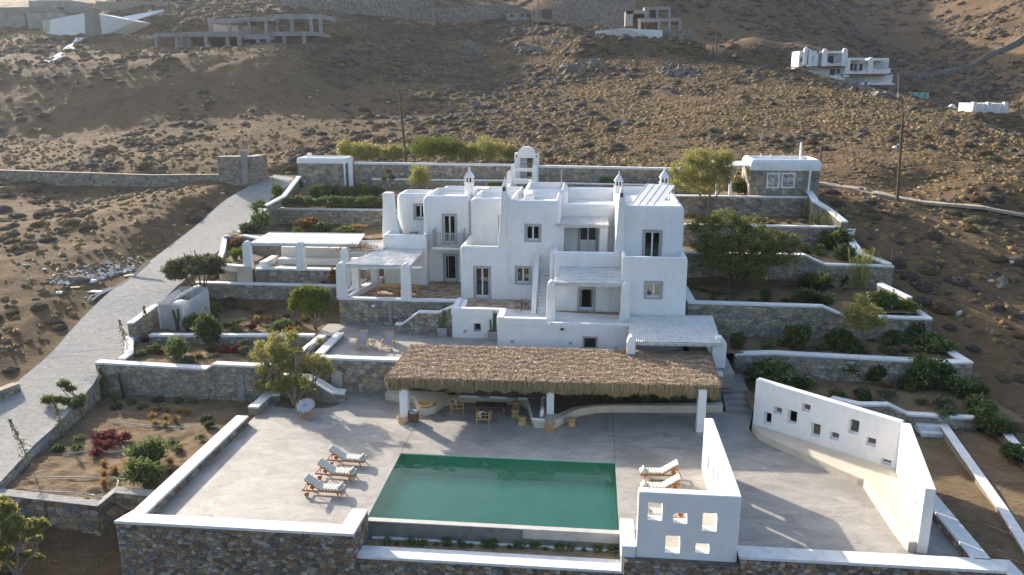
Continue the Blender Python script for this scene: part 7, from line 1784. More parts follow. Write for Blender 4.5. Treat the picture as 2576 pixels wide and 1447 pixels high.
# rubble along the road edge
n = 900; t = rs.rand(n); a = rs.normal(0, 1.1, n); P0 = G(ZL(700, 960), 1.9); P1 = G(ZL(1250, 480), 6.2)
x = P0.x + (P1.x - P0.x) * t - 1.9 - np.abs(a) * 1.3; y = P0.y + (P1.y - P0.y) * t + a * .5; k_ = ~keep_out(x, y, .3); x, y = x[k_], y[k_]; s_ = .04 + .16 * rs.rand(len(x)) ** 2
merge('roadside_rubble', np.stack([x, y, hz(x, y) + .02], -1), s_, s_, rs.choice(2, len(x), p=[.5, .5]), ['rock', 'rock_white'], RM, smooth=False)
# debris pieces one can tell apart
for i, (q, z, w_, d_, h_, m, l) in enumerate(((ZL(690, 960), 2.0, 1.5, .5, .05, 'plastic_white', 'long pale board lying on the rubble beside the road'), (ZL(570, 945), 2.1, .7, .35, .05, 'cane', 'yellowish board on the rubble left of the road'), (ZL(690, 875), 2.5, .8, .6, .25, 'plastic_white', 'crumpled white sheet on the rubble heap by the road'),
                                            (ZL(940, 735), 3.7, .7, .4, .08, 'cream', 'pinkish slab on the rubble near the long pipe'), (ZL(455, 1025), 1.6, .7, .3, .2, 'plastic_white', 'white bag caught by a shrub left of the road'), (ZL(1135, 495), 6.0, .7, .5, .2, 'rock_white', 'pale flat rock at the road edge, higher up'),
                                            (ZL(195, 685), 4.3, .15, .6, .08, 'green_net', 'small turquoise piece of plastic on the left hillside'), (ZL(550, 715), 4.3, 1.8, .8, .35, 'rock', 'big pale rock slab on the left hillside'), (ZL(300, 105), 7.8, 1.6, .7, .3, 'rock', 'pale flat rock near the field wall'),
                                            (ZL(760, 475), 6.3, .4, .3, .25, 'rock_white', 'white stone on the upper left slope'), (ZL(565, 510), 5.9, .35, .3, .4, 'rock', 'upright pale stone on the left slope'),
                                            (ZR(1255, 548), 5.2, .45, .3, .12, 'plastic_white', 'white square scrap on the slope right of the walls'), (ZR(1435, 648), 4.6, .6, .4, .2, 'rock_white', 'pale stone on the right-hand slope'), (ZR(1785, 1190), 1.4, .7, .12, .25, 'pipe', 'small grey metal frame lying on the right-hand slope'),
                                            (ZR(2035, 1100), 1.2, 1.2, .9, .9, 'rock', 'large pale boulder on the right-hand slope near the photo edge'), (ZR(2100, 945), 2.2, .35, .3, .2, 'plastic_white', 'white scrap on the right slope above the boulder'))):
    g = G(q, z); zz_ = hzs(g.x, g.y); me_v, me_f = rock_mesh(i + 70, 1.0)
    if m in ('rock', 'rock_white') or 'bag' in l or 'sheet' in l:
        b = MB(); b.add([(v[0] * w_ / 2, v[1] * d_ * .8, (v[2]) * h_) for v in me_v], [tuple(f) for f in me_f]); nm = 'rock' if 'rock' in m else 'debris'
    else: b = MB().obox((0, 0, h_ / 2), (w_, d_, h_), .3 * i); nm = 'debris'
    o = b.build(nm, m); o.location = (g.x, g.y, zz_); tag(o, l, 'rock' if nm == 'rock' else 'debris')
# white tarpaulins by the field wall
for i, (q, l) in enumerate(((U1(640, 1255), 'crumpled white tarpaulin over the field wall, left piece'), (U1(755, 1238), 'white tarpaulin heap behind the field wall, middle'), (U1(825, 1240), 'white tarpaulin heap behind the field wall, right'), (U1(1145, 1258), 'white sack beside the field wall near the gate pier'))):
    g = VY(q, 86.2); v, f = cushion_mesh(10, 4, i + 90, .3); b = MB(); b.add([(a[0] * 1.1, a[1] * .5, a[2] * .55) for a in v], [tuple(k) for k in f]); o = b.build('tarpaulin', 'plastic_white'); o.location = (g.x, 86.2, hzs(g.x, 86.2)); tag(o, l, 'tarpaulin')
# rock outcrops
def outcrop(lst, n, label, seed):
    r = random.Random(seed); (xa, ya), (xb, yb_), Y, dz = lst; c = VY(((xa + xb) / 2, (ya + yb_) / 2), Y); t = thing('rock_outcrop', label, 'rocks', (c.x, Y, hzs(c.x, Y)))
    W = abs(VY((xb, yb_), Y).x - VY((xa, yb_), Y).x) / 2
    for k in range(n):
        xx = c.x + r.uniform(-1, 1) * W; yy = Y + r.uniform(-1, 1) * W * .9; s_ = r.uniform(.25, 1.1) ** 1.2 * dz * (1.2 - abs(xx - c.x) / W * .7)
        v, f = rock_mesh(r.randint(0, 999), r.uniform(.8, 1.5)); zz_ = hzs(xx, yy)
        b = MB(); b.add([(a[0] * s_ + xx, a[1] * s_ + yy, a[2] * s_ * .95 + zz_) for a in v], [tuple(q) for q in f]); b.build('rock', 'rock', t)
outcrop((U2(1640, 400), U2(1960, 400), FY(146), 1.9), 26, 'craggy grey outcrop on the brow below the concrete frame block', 1)
outcrop((U2(2350, 450), U2(2650, 450), FY(142), 2.0), 24, 'grey craggy outcrop left of the white terraced villa', 2)
outcrop((U2(900, 340), U2(1040, 340), FY(158), 1.8), 12, 'small upright outcrop on the upper middle slope', 3)
outcrop((U2(1250, 330), U2(1600, 300), FY(160), 1.5), 20, 'scattered boulders on the brow below the round stone building', 4)
outcrop((U2(960, 690), U2(1040, 640), FY(125), .8), 6, 'two or three pale boulders in the middle of the slope', 5)
outcrop((U2(1100, 580), U2(1200, 560), FY(131), .9), 6, 'small pale boulder group above the middle of the slope', 6)
outcrop((U3(1100, 640), U3(1600, 690), FY(140), 1.1), 40, 'broken stone heap running below the white terraced villa', 7)
outcrop((U3(1400, 720), U3(1640, 740), FY(134), 1.6), 12, 'smooth grey rock outcrop under the villa net fence', 8)

# ---------------------------------------------------------------- foliage builders
def leafcards(P, size, r, asp=.4, droop=0.0):
    n = len(P); d = r.normal(0, 1, (n, 3)); d[:, 2] -= droop; d /= np.linalg.norm(d, axis=1)[:, None]
    q = r.normal(0, 1, (n, 3)); s = np.cross(d, q); s /= np.linalg.norm(s, axis=1)[:, None] + 1e-9
    L_ = size * (.6 + .8 * r.rand(n))[:, None]; a = d * L_; b_ = s * L_ * asp
    return np.stack([P - b_ * .5, P + b_ * .5, P + a + b_ * .35, P + a - b_ * .35], 1)
def blobpts(bl, n, r, shell=.55, clumps=22, csize=.30):
    """clumped points inside ellipsoids (cx,cy,cz,rx,ry,rz)"""
    vol = np.array([b[3] * b[4] * b[5] for b in bl]) ** .67; vol /= vol.sum(); out = []
    for b, f in zip(bl, vol):
        m = max(30, int(n * f)); kc = clumps
        dcl = r.normal(0, 1, (kc, 3)); dcl /= np.linalg.norm(dcl, axis=1)[:, None]; dcl *= (shell + (1 - shell) * r.rand(kc) ** .5)[:, None]; dcl[:, 2] = np.where(dcl[:, 2] < -.3, dcl[:, 2] * .6, dcl[:, 2])
        i = r.randint(0, kc, m); p = dcl[i] + r.normal(0, 1, (m, 3)) * csize * (.5 + r.rand(kc)[i][:, None] * .6)
        out.append(p * np.array([b[3], b[4], b[5]]) * .9 + np.array(b[:3]))
    return np.concatenate(out)
def pxm(Y): return F_PX / (Y * 1.03 * math.cos(TH) + .0) 
def crown_blobs(lst, Y):
    out = []
    for px, py, rx, ry, dy in lst:
        c = VY((px, py), Y + dy); k = 2068.0 / (Y + dy) * .97
        out.append((c.x, Y + dy, c.z, rx / k, (rx + ry) / 2 / k * .9, ry / k))
    return out
def tree(name, label, base, blobs, leaf, n, size, trunks, seed, asp=.4, droop=0., bark='bark', group=None, csize=.28, clumps=40, cat='tree', shell=.5):
    r = np.random.RandomState(seed); t = thing(name, label, cat, base, 0, group)
    quads('crown', leafcards(blobpts(blobs, n, r, clumps=clumps, csize=csize, shell=shell), size, r, asp, droop), leaf, parent=t)
    b = MB(); rr2 = random.Random(seed)
    B0 = Vector(base)
    stems = []
    for (dx, dy, h, rad) in trunks:
        m = B0 + Vector((dx * .4 + rr2.uniform(-.1, .1), dy * .4, h * .5)); e = B0 + Vector((dx, dy, h)); b.tube([B0 - Vector((0, 0, .2)), (B0 + m) / 2 + Vector((rr2.uniform(-.08, .08), 0, 0)), m, e], [rad, rad * .8, rad * .6, rad * .35], 7); stems.append((m, e, rad))
    b.build('trunk', bark, t)
    b = MB()
    for bl in blobs:
        c = Vector(bl[:3]); m, e, rad = min(stems, key=lambda s: (s[1] - c).length)
        for k in range(4):
            tip = c + Vector((rr2.uniform(-.8, .8) * bl[3], rr2.uniform(-.8, .8) * bl[4], rr2.uniform(-.3, .7) * bl[5])); mid = (e + tip) / 2 + Vector((rr2.uniform(-.15, .15), rr2.uniform(-.15, .15), -.1)); b.tube([m.lerp(e, .4 + .5 * rr2.random()), mid, tip], [rad * .35, rad * .22, rad * .08], 5)
    b.build('branches', bark, t)
    return t
def B(*a): return [D(q[0], q[1]) + (q[2], q[3], q[4]) for q in a]
def fr(f, *a):
    out = []
    for x, y, rx, ry, dy in a:
        p = f(x, y); s = f(1, 0)[0] - f(0, 0)[0]; out.append((p[0], p[1], rx * s, ry * s, dy))
    return out
# pool tree
tree('tamarisk_tree', 'feathery olive-green tree beside the papasan chair at the pool terrace corner', (-17.6, 43.75, 0),
     crown_blobs(fr(M2, (480, 420, 130, 190, 1.2), (700, 330, 220, 230, .6), (560, 620, 200, 190, .6), (760, 560, 200, 200, 0), (520, 850, 150, 130, .2), (720, 830, 210, 170, -.3), (930, 760, 180, 200, -.2), (960, 470, 150, 170, .6), (1180, 560, 220, 150, .4), (1240, 270, 60, 60, 1), (1320, 650, 140, 80, .2), (880, 200, 120, 90, 1.4), (1080, 900, 110, 90, 0)), 44.2),
     'leaf_tamarisk', 24000, .13, [(-1.5, .5, 2.4, .13), (.2, .2, 3.2, .15), (1.6, .2, 1.9, .11), (-.4, .3, 2.8, .12)], 1, asp=.22, droop=.3, csize=.15, clumps=46, shell=.35)
tree('umbrella_tree', 'flat-topped grey-green tree with many thin stems, between road and left garden', tuple(G(M1(625, 815), 1.95) + Vector((0, -.6, 0))),
     crown_blobs(fr(M1, (300, 450, 130, 95, 0), (450, 400, 160, 95, .5), (620, 380, 160, 90, .2), (740, 400, 110, 90, -.3), (540, 470, 160, 60, -.5), (330, 520, 120, 60, -.6), (720, 480, 100, 60, 0)), 57.3),
     'leaf_olive', 20000, .13, [(-2.3, 0, 3.9, .08), (-1.2, .2, 4.3, .10), (-.2, 0, 4.6, .10), (.7, .2, 4.3, .10), (1.1, -.2, 3.6, .07)], 2, asp=.35, csize=.18, clumps=44, bark='bark_dark')
tree('round_tree', 'round bright green tree in front of the left garden wall', tuple(G(M1(1730, 1060), 1.85)),
     crown_blobs(fr(M1, (1600, 740, 130, 100, 0), (1750, 730, 130, 100, .3), (1660, 690, 170, 75, .2), (1560, 820, 120, 80, -.4), (1760, 830, 120, 80, -.3), (1650, 820, 160, 80, -.5)), 52.6),
     'leaf_bright', 22000, .11, [(-.9, 0, 1.9, .08), (0, .1, 2.1, .08), (.7, 0, 1.9, .08)], 3, asp=.5, csize=.20, clumps=60, shell=.7)
tree('tamarisk_tree', 'large feathery tree with two bare trunks left of the stone annexe', tuple(G(ZR(222, 445), 7.25)),
     crown_blobs(fr(ZR, (70, 160, 90, 80, 0), (150, 90, 90, 75, .5), (250, 110, 90, 80, .3), (330, 90, 70, 70, .2), (180, 200, 130, 80, -.5), (300, 210, 100, 80, -.3), (60, 250, 80, 60, -.2), (210, 280, 110, 50, 0), (340, 160, 60, 80, 0)), 71.5),
     'leaf_tamarisk', 19000, .15, [(-1.8, 0, 3.6, .16), (.4, .2, 4.4, .2), (2.0, 0, 3.6, .14)], 4, asp=.25, droop=.2, csize=.15, clumps=48, shell=.4)
tree('dense_tree', 'sprawling dark tree right of the house, sunlit on its top left', tuple(G(ZR(400, 905), 4.0)),
     crown_blobs(fr(ZR, (200, 520, 110, 70, 2), (340, 480, 110, 80, 2), (470, 520, 120, 90, 2), (620, 600, 130, 80, 1), (740, 620, 80, 60, .5), (250, 640, 140, 100, .5), (420, 640, 150, 110, .3), (560, 700, 140, 100, 0), (330, 760, 150, 80, -.5), (700, 720, 110, 70, 0), (500, 800, 120, 60, 0)), 59.0),
     'leaf_side', 26000, .16, [(-2, 0, 3.2, .16), (.2, .3, 3.8, .18), (2.2, 0, 3.2, .14), (3.6, .5, 2.8, .1)], 5, asp=.3, csize=.17, clumps=44, bark='bark_dark', shell=.4)
tree('tamarisk_tree', 'small yellow-green feathery tree in the second right garden', tuple(G(ZR(1195, 1270), 2.15)),
     crown_blobs(fr(ZR, (1180, 990, 70, 60, 0), (1130, 1060, 70, 60, 0), (1240, 1060, 90, 60, .2), (1200, 1130, 120, 60, -.2), (1290, 1110, 70, 50, 0)), 51.2),
     'leaf_tamarisk', 6500, .13, [(-.3, 0, 1.6, .07), (.5, 0, 1.7, .06)], 6, asp=.25, csize=.17, clumps=40, shell=.4)
for i, (bl, l) in enumerate(((fr(U2, (120, 1110, 85, 65, 0), (60, 1080, 50, 60, 0)), 'pale feathery tree behind the gatehouse, farthest left of the back row'), (fr(U2, (250, 1120, 90, 65, 0), (200, 1090, 60, 50, .5)), 'yellow-green feathery tree second from the left behind the back wall'), (fr(U2, (420, 1120, 70, 60, 0)), 'thin feathery tree next to the tall pole behind the back wall'),
                            (fr(U2, (640, 1090, 100, 85, 0), (700, 1060, 80, 60, 1)), 'large green feathery tree right of the tall pole'), (fr(U2, (830, 1090, 100, 85, 0), (800, 1060, 90, 60, .5)), 'dense green feathery tree in the middle of the back row'), (fr(U2, (970, 1120, 70, 65, 0)), 'smaller feathery tree in the right half of the back row'),
                            (fr(U2, (1080, 1090, 80, 85, 0), (1170, 1110, 80, 75, 0)), 'green feathery tree left of the arched gate, above the wall'), (fr(U2, (1275, 1120, 35, 50, 0)), 'slim feathery shrub directly left of the arched gate'))):
    Y = 83.5; cb = crown_blobs(bl, Y); bx = cb[0]; tree('tamarisk_tree', l, (bx[0], Y, 9.9), cb, 'leaf_tamarisk' if i != 4 and i != 3 else 'leaf_bright', 5500, .17, [(-.4, 0, 1.2, .08), (.5, 0, 1.3, .07)], 20 + i, asp=.25, droop=-.6, csize=.3, group='feathery trees behind the back wall')
tree('tamarisk_tree', 'small olive-green feathery tree in front of the back wall', tuple(G(U2(615, 1385), 8.8)), crown_blobs(fr(U2, (610, 1250, 60, 50, 0), (590, 1310, 55, 45, 0), (640, 1300, 50, 50, 0)), 76.6), 'leaf_tamarisk', 4000, .15, [(-.2, 0, 1.4, .06), (.3, 0, 1.6, .05)], 41, asp=.25, csize=.33)
tree('sparse_tree', 'little bare-stemmed tree left of the feathery one by the back wall', tuple(G(U2(385, 1375), 8.8)), crown_blobs(fr(U2, (350, 1300, 28, 22, 0), (400, 1295, 30, 25, 0), (385, 1250, 22, 20, 0)), 76.8), 'leaf_olive', 1400, .13, [(-.5, 0, 1.3, .05), (.2, 0, 1.5, .05)], 42, asp=.3)
tree('tamarisk_tree', 'bushy yellow-green tree at the bottom left corner of the photo', tuple(G(M3(240, 1460), -2.4)),
     crown_blobs(fr(M3, (60, 620, 190, 170, 0), (150, 780, 170, 150, -.4), (60, 960, 190, 160, -.6), (430, 760, 80, 70, 0), (400, 870, 130, 110, -.3), (560, 780, 90, 70, 0), (450, 980, 100, 80, 0), (100, 1150, 200, 140, -.4), (350, 1180, 110, 60, -.2), (500, 1210, 80, 40, 0), (60, 1350, 160, 80, -.5), (40, 470, 60, 60, .3)), 29.6),
     'leaf_tamarisk', 26000, .13, [(-1.6, 0, 2.2, .1), (.2, 0, 1.6, .1), (1.2, 0, 1.5, .07)], 7, asp=.25, csize=.15, clumps=44, shell=.4)
tree('bent_shrub', 'wind-bent green shrub leaning towards the road from the sloping garden', tuple(G(Z2(505, 475), -.3)), crown_blobs(fr(Z2, (290, 388, 42, 24, 0), (350, 385, 32, 25, 0), (385, 290, 38, 22, 0), (430, 320, 30, 18, 0), (400, 395, 32, 22, 0), (460, 410, 45, 32, 0), (490, 380, 28, 30, 0)), 41.2), 'leaf_mid', 6500, .12, [(-2.4, 0, 1.2, .06), (-1.4, 0, 1.9, .06), (-.3, 0, 1.3, .06)], 8, asp=.35, csize=.3, cat='shrub')
def sapling(pb, pt, z, label, seed, n=350, leaf='leaf_olive'):
    g = G(pb, z); tp = VY(pt, g.y); h = tp.z - z; t = thing('sapling', label, 'sapling', g); r = np.random.RandomState(seed); ax = np.array([tp.x - g.x, 0, h])
    MB().tube([g, g + Vector((ax[0] * .5 + .05, 0, h * .5)), (tp.x, g.y, tp.z)], [.03, .022, .01], 5).build('stem', 'bark', t)
    u = .2 + .8 * r.rand(n); P = np.array(g)[None] + u[:, None] * ax[None] + r.normal(0, .22, (n, 3)) * (1.05 - u[:, None]); quads('leaves', leafcards(P, .10, r, .4), leaf, parent=t)
sapling(Z2(205, 830), Z2(55, 500), -.4, 'thin leaning sapling near the road kerb, lowest in the sloping garden', 1)
sapling(Z2(390, 605), Z2(325, 400), -.35, 'thin upright sapling by the kerb, middle of the sloping garden', 2)
sapling(Z2(645, 350), Z2(600, 190), -.3, 'scraggly sapling at the left end of the stone wall', 3, 500, 'leaf_bright')
sapling(ZL(940, 1305), ZL(870, 1050), 1.4, 'thin sapling at the left corner of the second garden', 4)
sapling(ZL(1075, 1190), ZL(1050, 950), 1.8, 'thin sapling beside the net enclosure', 5)
sapling(ZL(2000, 160), ZL(1990, 10), 8.2, 'thin bare sapling beside the upper road wall', 6, 150)
for i, x_ in enumerate((1658, 1758, 1880, 1992, 2110, 2250)): sapling(U2(x_, 1290), U2(x_ + 2, 1150), 9.0, 'thin climbing sapling against the right back wall, number %s from the gate' % ('one two three four five six'.split()[i]), 60 + i, 260, 'leaf_olive')
for i, (a, c, l) in enumerate((((850, 560), (800, 350), 'tall dry reeds in the upper right garden, left clump'), ((890, 560), (880, 340), 'tall dry reeds in the upper right garden, middle clump'), ((960, 520), (950, 390), 'tall dry reeds in the upper right garden, right clump'), ((1180, 900), (1150, 640), 'tall yellow reeds beside the third garden wall, left'), ((1240, 880), (1265, 640), 'tall yellow reeds beside the third garden wall, right'))):
    g = G(ZR(*a), [6, 6, 7.3, 4.1, 4.1][i]); h = VY(ZR(*c), g.y).z - g.z; r = np.random.RandomState(i + 300); n = 80; b0 = np.array(g)[None] + r.normal(0, 1, (n, 3)) * np.array([.5, .3, 0]); tp = b0 + np.stack([r.normal(0, .25, n), r.normal(0, .2, n), h * (.4 + .6 * r.rand(n))], -1); s_ = np.array([[.012, 0, 0]])
    o = quads('reeds', np.stack([b0 - s_, b0 + s_, tp + s_, tp - s_], 1), 'leaf_tamarisk' if i > 2 else 'leaf_olive'); tag(o, l, 'reeds')
# ---------------------------------------------------------------- garden shrubs
def protos(nm, leaf, n, size, asp, shape, seed, droop=0.):
    out = []
    for s in range(3):
        r = np.random.RandomState(seed + s)
        if shape == 'dome':
            bl = [(r.uniform(-.35, .35), r.uniform(-.35, .35), .62 + r.uniform(-.15, .25), .55, .55, .5) for _ in range(5)]; P = blobpts(bl, n, r, clumps=14, csize=.28, shell=.5); P[:, 2] = np.abs(P[:, 2]); V = leafcards(P, size, r, asp, droop)
        elif shape == 'tuft':
            a = r.rand(n) * 6.283; t = r.rand(n) ** .6 * .9; d = np.stack([np.cos(a) * t, np.sin(a) * t, 1.2 - .5 * t + .2 * r.rand(n)], -1); b0 = r.normal(0, .1, (n, 3)) * np.array([1, 1, 0]); s_ = np.stack([-np.sin(a), np.cos(a), 0 * a], -1) * size; m_ = b0 + d * .6; e = b0 + d * np.array([1.25, 1.25, .85]); V = np.concatenate([np.stack([b0 - s_, b0 + s_, m_ + s_, m_ - s_], 1), np.stack([m_ - s_, m_ + s_, e + s_ * .3, e - s_ * .3], 1)])
        ob = quads(nm, V, leaf); me = ob.data; bpy.data.objects.remove(ob); out.append(me)
    return out
PR = {'dark': protos('round_shrub', 'leaf_dark', 2600, .20, .5, 'dome', 100), 'mid': protos('round_shrub', 'leaf_mid', 2600, .20, .5, 'dome', 110), 'bright': protos('round_shrub', 'leaf_bright', 2600, .2, .5, 'dome', 120),
      'grey': protos('silvery_shrub', 'leaf_grey', 1600, .22, .3, 'dome', 130), 'oleander': protos('oleander_bush', 'leaf_mid', 1900, .30, .22, 'dome', 140, -.5), 'pink': protos('flower_clump', 'leaf_pink', 1500, .16, .5, 'dome', 150),
      'red': protos('reddish_shrub', 'leaf_red', 1600, .2, .5, 'dome', 160), 'straw': protos('grass_clump', 'leaf_straw', 380, .018, .1, 'tuft', 170), 'spiky': protos('spiky_plant', 'leaf_bright', 150, .05, .1, 'tuft', 180), 'spikydark': protos('spiky_plant', 'leaf_dark', 170, .05, .1, 'tuft', 190),
      'sprig': protos('small_plant', 'leaf_mid', 240, .3, .4, 'dome', 200)}
CATS = {'dark': 'shrub', 'mid': 'shrub', 'bright': 'shrub', 'grey': 'shrub', 'oleander': 'bush', 'pink': 'flowers', 'red': 'shrub', 'straw': 'grass', 'spiky': 'plant', 'spikydark': 'plant', 'sprig': 'plant'}
cnt = [0]
def shrub(kind, p, z, w, h, label, group=None):
    cnt[0] += 1; me = PR[kind][cnt[0] % 3]; o = bpy.data.objects.new(me.name.split('.')[0], me); COL.objects.link(o)
    g = p if isinstance(p, Vector) else G(p, z); o.location = (g.x, g.y + w * .25, z - .05); o.rotation_euler = (0, 0, cnt[0] * 1.7); o.scale = (w / 1.75, w / 1.75, h / 1.35); tag(o, label, CATS[kind], group); return o
# left gardens
S = shrub
S('dark', M1(660, 1225), 1.4, 2.0, 2.1, 'big round dark green shrub in front of the low kerb wall, left garden'); S('mid', M1(280, 1385), 1.4, 1.6, 1.5, 'round green shrub at the lower left corner of the second garden')
S('pink', M1(800, 1310), 1.4, .95, .65, 'crimson flower clump, left one of the pair in the second garden'); S('pink', M1(910, 1300), 1.4, .85, .6, 'crimson flower clump, right one of the pair in the second garden'); S('pink', M1(145, 1320), 1.4, .6, .45, 'small crimson flower clump left of the round green shrub')
S('grey', M1(995, 1320), 1.4, .75, .6, 'silvery shrub right of the crimson flowers'); S('grey', M1(990, 1250), 1.4, .7, .7, 'silvery shrub behind the crimson flowers'); S('straw', M1(425, 1250), 1.4, .5, .6, 'golden grass tuft in the second garden, behind the green shrub')
S('sprig', M1(110, 1290), 1.4, .7, .3, 'low green plant far left in the second garden'); S('sprig', M1(520, 1350), 1.4, .8, .35, 'low green plant in the middle of the second garden'); S('sprig', M1(670, 1360), 1.4, .8, .35, 'low green plant in front of the crimson flowers'); S('dark', M1(680, 1290), 1.4, .9, .4, 'low dark plant left of the crimson flowers')
for i, (a, b_) in enumerate(((1125, 990), (1230, 990), (1340, 985), (1590, 965), (1610, 990), (1690, 940), (1770, 930))): S('straw', M1(a, b_), 1.8, .6, .75, 'golden grass tuft under the round tree row, %s from the left' % 'first second third fourth fifth sixth seventh'.split()[i])
S('dark', M1(470, 960), 1.8, 1.2, 1.5, 'dark shrub with rosettes right of the net enclosure, rear'); S('dark', M1(490, 1090), 1.8, 1.5, 1.4, 'dark shrub right of the forked stump'); S('mid', M1(660, 900), 1.8, 1.3, .9, 'green shrub below the umbrella tree trunk'); S('dark', M1(720, 1030), 1.8, .6, 1.3, 'slim dark shrub below the umbrella tree'); S('mid', M1(890, 560), 3.6, 1.5, 1.5, 'round dark shrub by the clad panel under the pergola end')
S('pink', M1(1080, 1060), 1.8, .9, .5, 'dull red flower clump in the third left garden'); S('sprig', M1(920, 1020), 1.8, 1.1, .5, 'low green plant in the third left garden'); S('mid', M1(1345, 1030), 1.8, .7, .5, 'small green shrub among the grass tufts'); S('dark', M1(1420, 945), 1.8, .6, .3, 'low dark plant by the tuft row'); S('sprig', M1(1250, 1060), 1.8, .9, .35, 'low plant in front of the tuft row'); S('mid', M1(1380, 1080), 1.8, 1.6, .8, 'leafy green shrub behind the pool tree'); S('red', M1(1480, 1130), 1.8, 1.1, .7, 'reddish leafy shrub behind the pool tree')
S('sprig', M1(1020, 870), 1.8, .7, .35, 'small plant beside the leaning tyre')
# sloping garden
S('oleander', Z2(870, 795), -.4, 1.7, 1.5, 'dense green shrub near the parapet, upper of the pair'); S('oleander', Z2(845, 920), -.4, 1.75, 1.35, 'yellow-green shrub near the parapet, lower of the pair')
for i, (a, b_, w_) in enumerate(((590, 640, 1.1), (655, 630, 1.1), (725, 645, 1.0), (590, 680, .8), (650, 688, .8), (575, 730, .8))): S('pink', Z2(a, b_), -.4, w_, .55, 'crimson flower clump in the sloping garden, ' + ['rear left', 'rear middle', 'rear right', 'middle left', 'middle right', 'lowest'][i])
for i, (a, b_) in enumerate(((925, 470), (1000, 470), (1075, 475), (1130, 480), (995, 515), (1055, 525), (930, 550), (995, 560), (620, 800), (685, 835), (620, 860), (620, 915), (770, 810), (935, 790), (945, 845), (1025, 785), (1020, 830), (915, 505))):
    S('straw', Z2(a, b_), -.42, .55, .62, 'golden grass tuft in the sloping garden', 'golden grass tufts in the sloping garden')
for i, (a, b_) in enumerate(((950, 405), (850, 450), (955, 450), (1070, 410), (1150, 415), (790, 410), (690, 445), (460, 640), (465, 695), (340, 700), (1040, 665), (1205, 635), (1255, 555), (1070, 705), (680, 400), (1240, 520))):
    S('sprig' if i % 3 else 'dark', Z2(a, b_), -.42, .75, .38, 'low green ground plant in the sloping garden', 'low green plants in the sloping garden')
# flower terrace and hedges left of the house
S('spiky', M1(905, 180), 5.0, 1.2, 1.3, 'spiky green plant at the top of the curved planter'); S('spiky', M1(850, 190), 5.0, 1.0, .9, 'second spiky plant at the top of the curved planter'); S('red', M1(920, 260), 5.0, 1.6, 1.0, 'yellow-red leafy shrub in the curved planter'); S('spiky', M1(900, 360), 5.0, 1.2, 1.3, 'large spiky plant at the front of the curved planter'); S('spiky', M1(970, 350), 5.0, 1.2, 1.3, 'spiky plant beside the first pergola pillar')
S('mid', M1(1150, 100), 6.2, 1.5, 1.9, 'bright green shrub at the road corner of the flower terrace'); S('dark', M1(1040, 95), 6.2, 1.6, 1.1, 'dark shrub hanging over the wall at the road corner'); S('spikydark', ZL(1880, 290), 7.2, 2.2, 1.6, 'grey-green agave-like clump by the road wall'); S('mid', ZL(1880, 270), 7.3, 1.4, 1.2, 'green shrub above the agave clump by the road wall'); S('bright', ZL(2010, 150), 8.4, 1.4, 1.1, 'green shrub leaning over the upper road wall')
S('red', ZL(2240, 400), 6.2, 1.8, 1.2, 'orange-red shrub on the flower terrace'); S('bright', ZL(2160, 420), 6.2, 1.0, .6, 'yellow-green shrub left of the orange one'); S('dark', ZL(2340, 410), 6.2, 2.0, 1.0, 'dark green shrub right of the orange one'); S('bright', ZL(2500, 420), 6.2, 1.6, .7, 'low olive shrub on the flower terrace, right'); S('grey', ZL(2080, 330), 6.2, 1.6, 1.0, 'bare greyish bush under the stone wall of the flower terrace')
for i in range(3): S('straw', H1(330 + 50 * i, 870), 6.3, .7, .8, 'dry grass tuft near the left chimney, %s of three' % 'first second third'.split()[i])
for i in range(9): S('oleander', ZL(2055 + i * 93, 222), 7.8, 1.5, .95, 'clipped oleander bush in the front hedge row left of the house', 'front hedge row behind the flower terrace')
for i in range(7): S('oleander' if i % 2 else 'dark', ZL(2290 + i * 75, 158), 8.3, 1.5, 1.25, 'darker bush in the second hedge row left of the house', 'second hedge row behind the flower terrace')
S('dark', ZL(2150, 100), 8.7, 1.5, 1.1, 'dark bush at the left end of the hedge terrace, by the gatehouse'); S('mid', ZL(2480, 80), 8.7, 2.2, 1.4, 'large green bush in front of the gatehouse corner'); S('dark', U2(130, 1350), 8.8, 1.6, 1.3, 'dark bush right of the gatehouse'); S('dark', U2(460, 1350), 8.8, 1.6, 1.2, 'dark round bush in front of the left back wall'); S('mid', U2(390, 1290), 8.9, 1.1, 1.2, 'leafy green bush before the left back wall'); S('grey', U2(230, 1335), 8.8, 1.0, .9, 'grey bush right of the gatehouse pillar')
S('bright', U2(1185, 1385), 8.8, 1.8, .8, 'bright low bush left of the entrance stair'); S('mid', H2(905, 375), 8.8, 1.7, 1.2, 'bright round shrub right of the entrance stair'); S('straw', H2(850, 390), 8.8, 1.0, .7, 'rusty low plant beside the bright round shrub'); S('sprig', H2(640, 395), 8.8, 1.4, .4, 'low plants right of the aerial mast')
# climbing plant on link pergola
S('red', M1(1900, 620), 3.7, .9, 1.2, 'flowering climber at the foot of the link pergola post'); S('pink', M1(1800, 605), 3.75, .35, .3, 'small bright pink flower clump on the wall beside the climber')
o = quads('climbing_plant', leafcards(np.array([[-17.9, 59.5, 6.6]]) + np.random.RandomState(5).normal(0, 1, (500, 3)) * np.array([.9, .5, .12]), .14, np.random.RandomState(6), .4), 'leaf_red'); tag(o, 'yellowish vine leaves sprawling over the link pergola roof', 'vine')
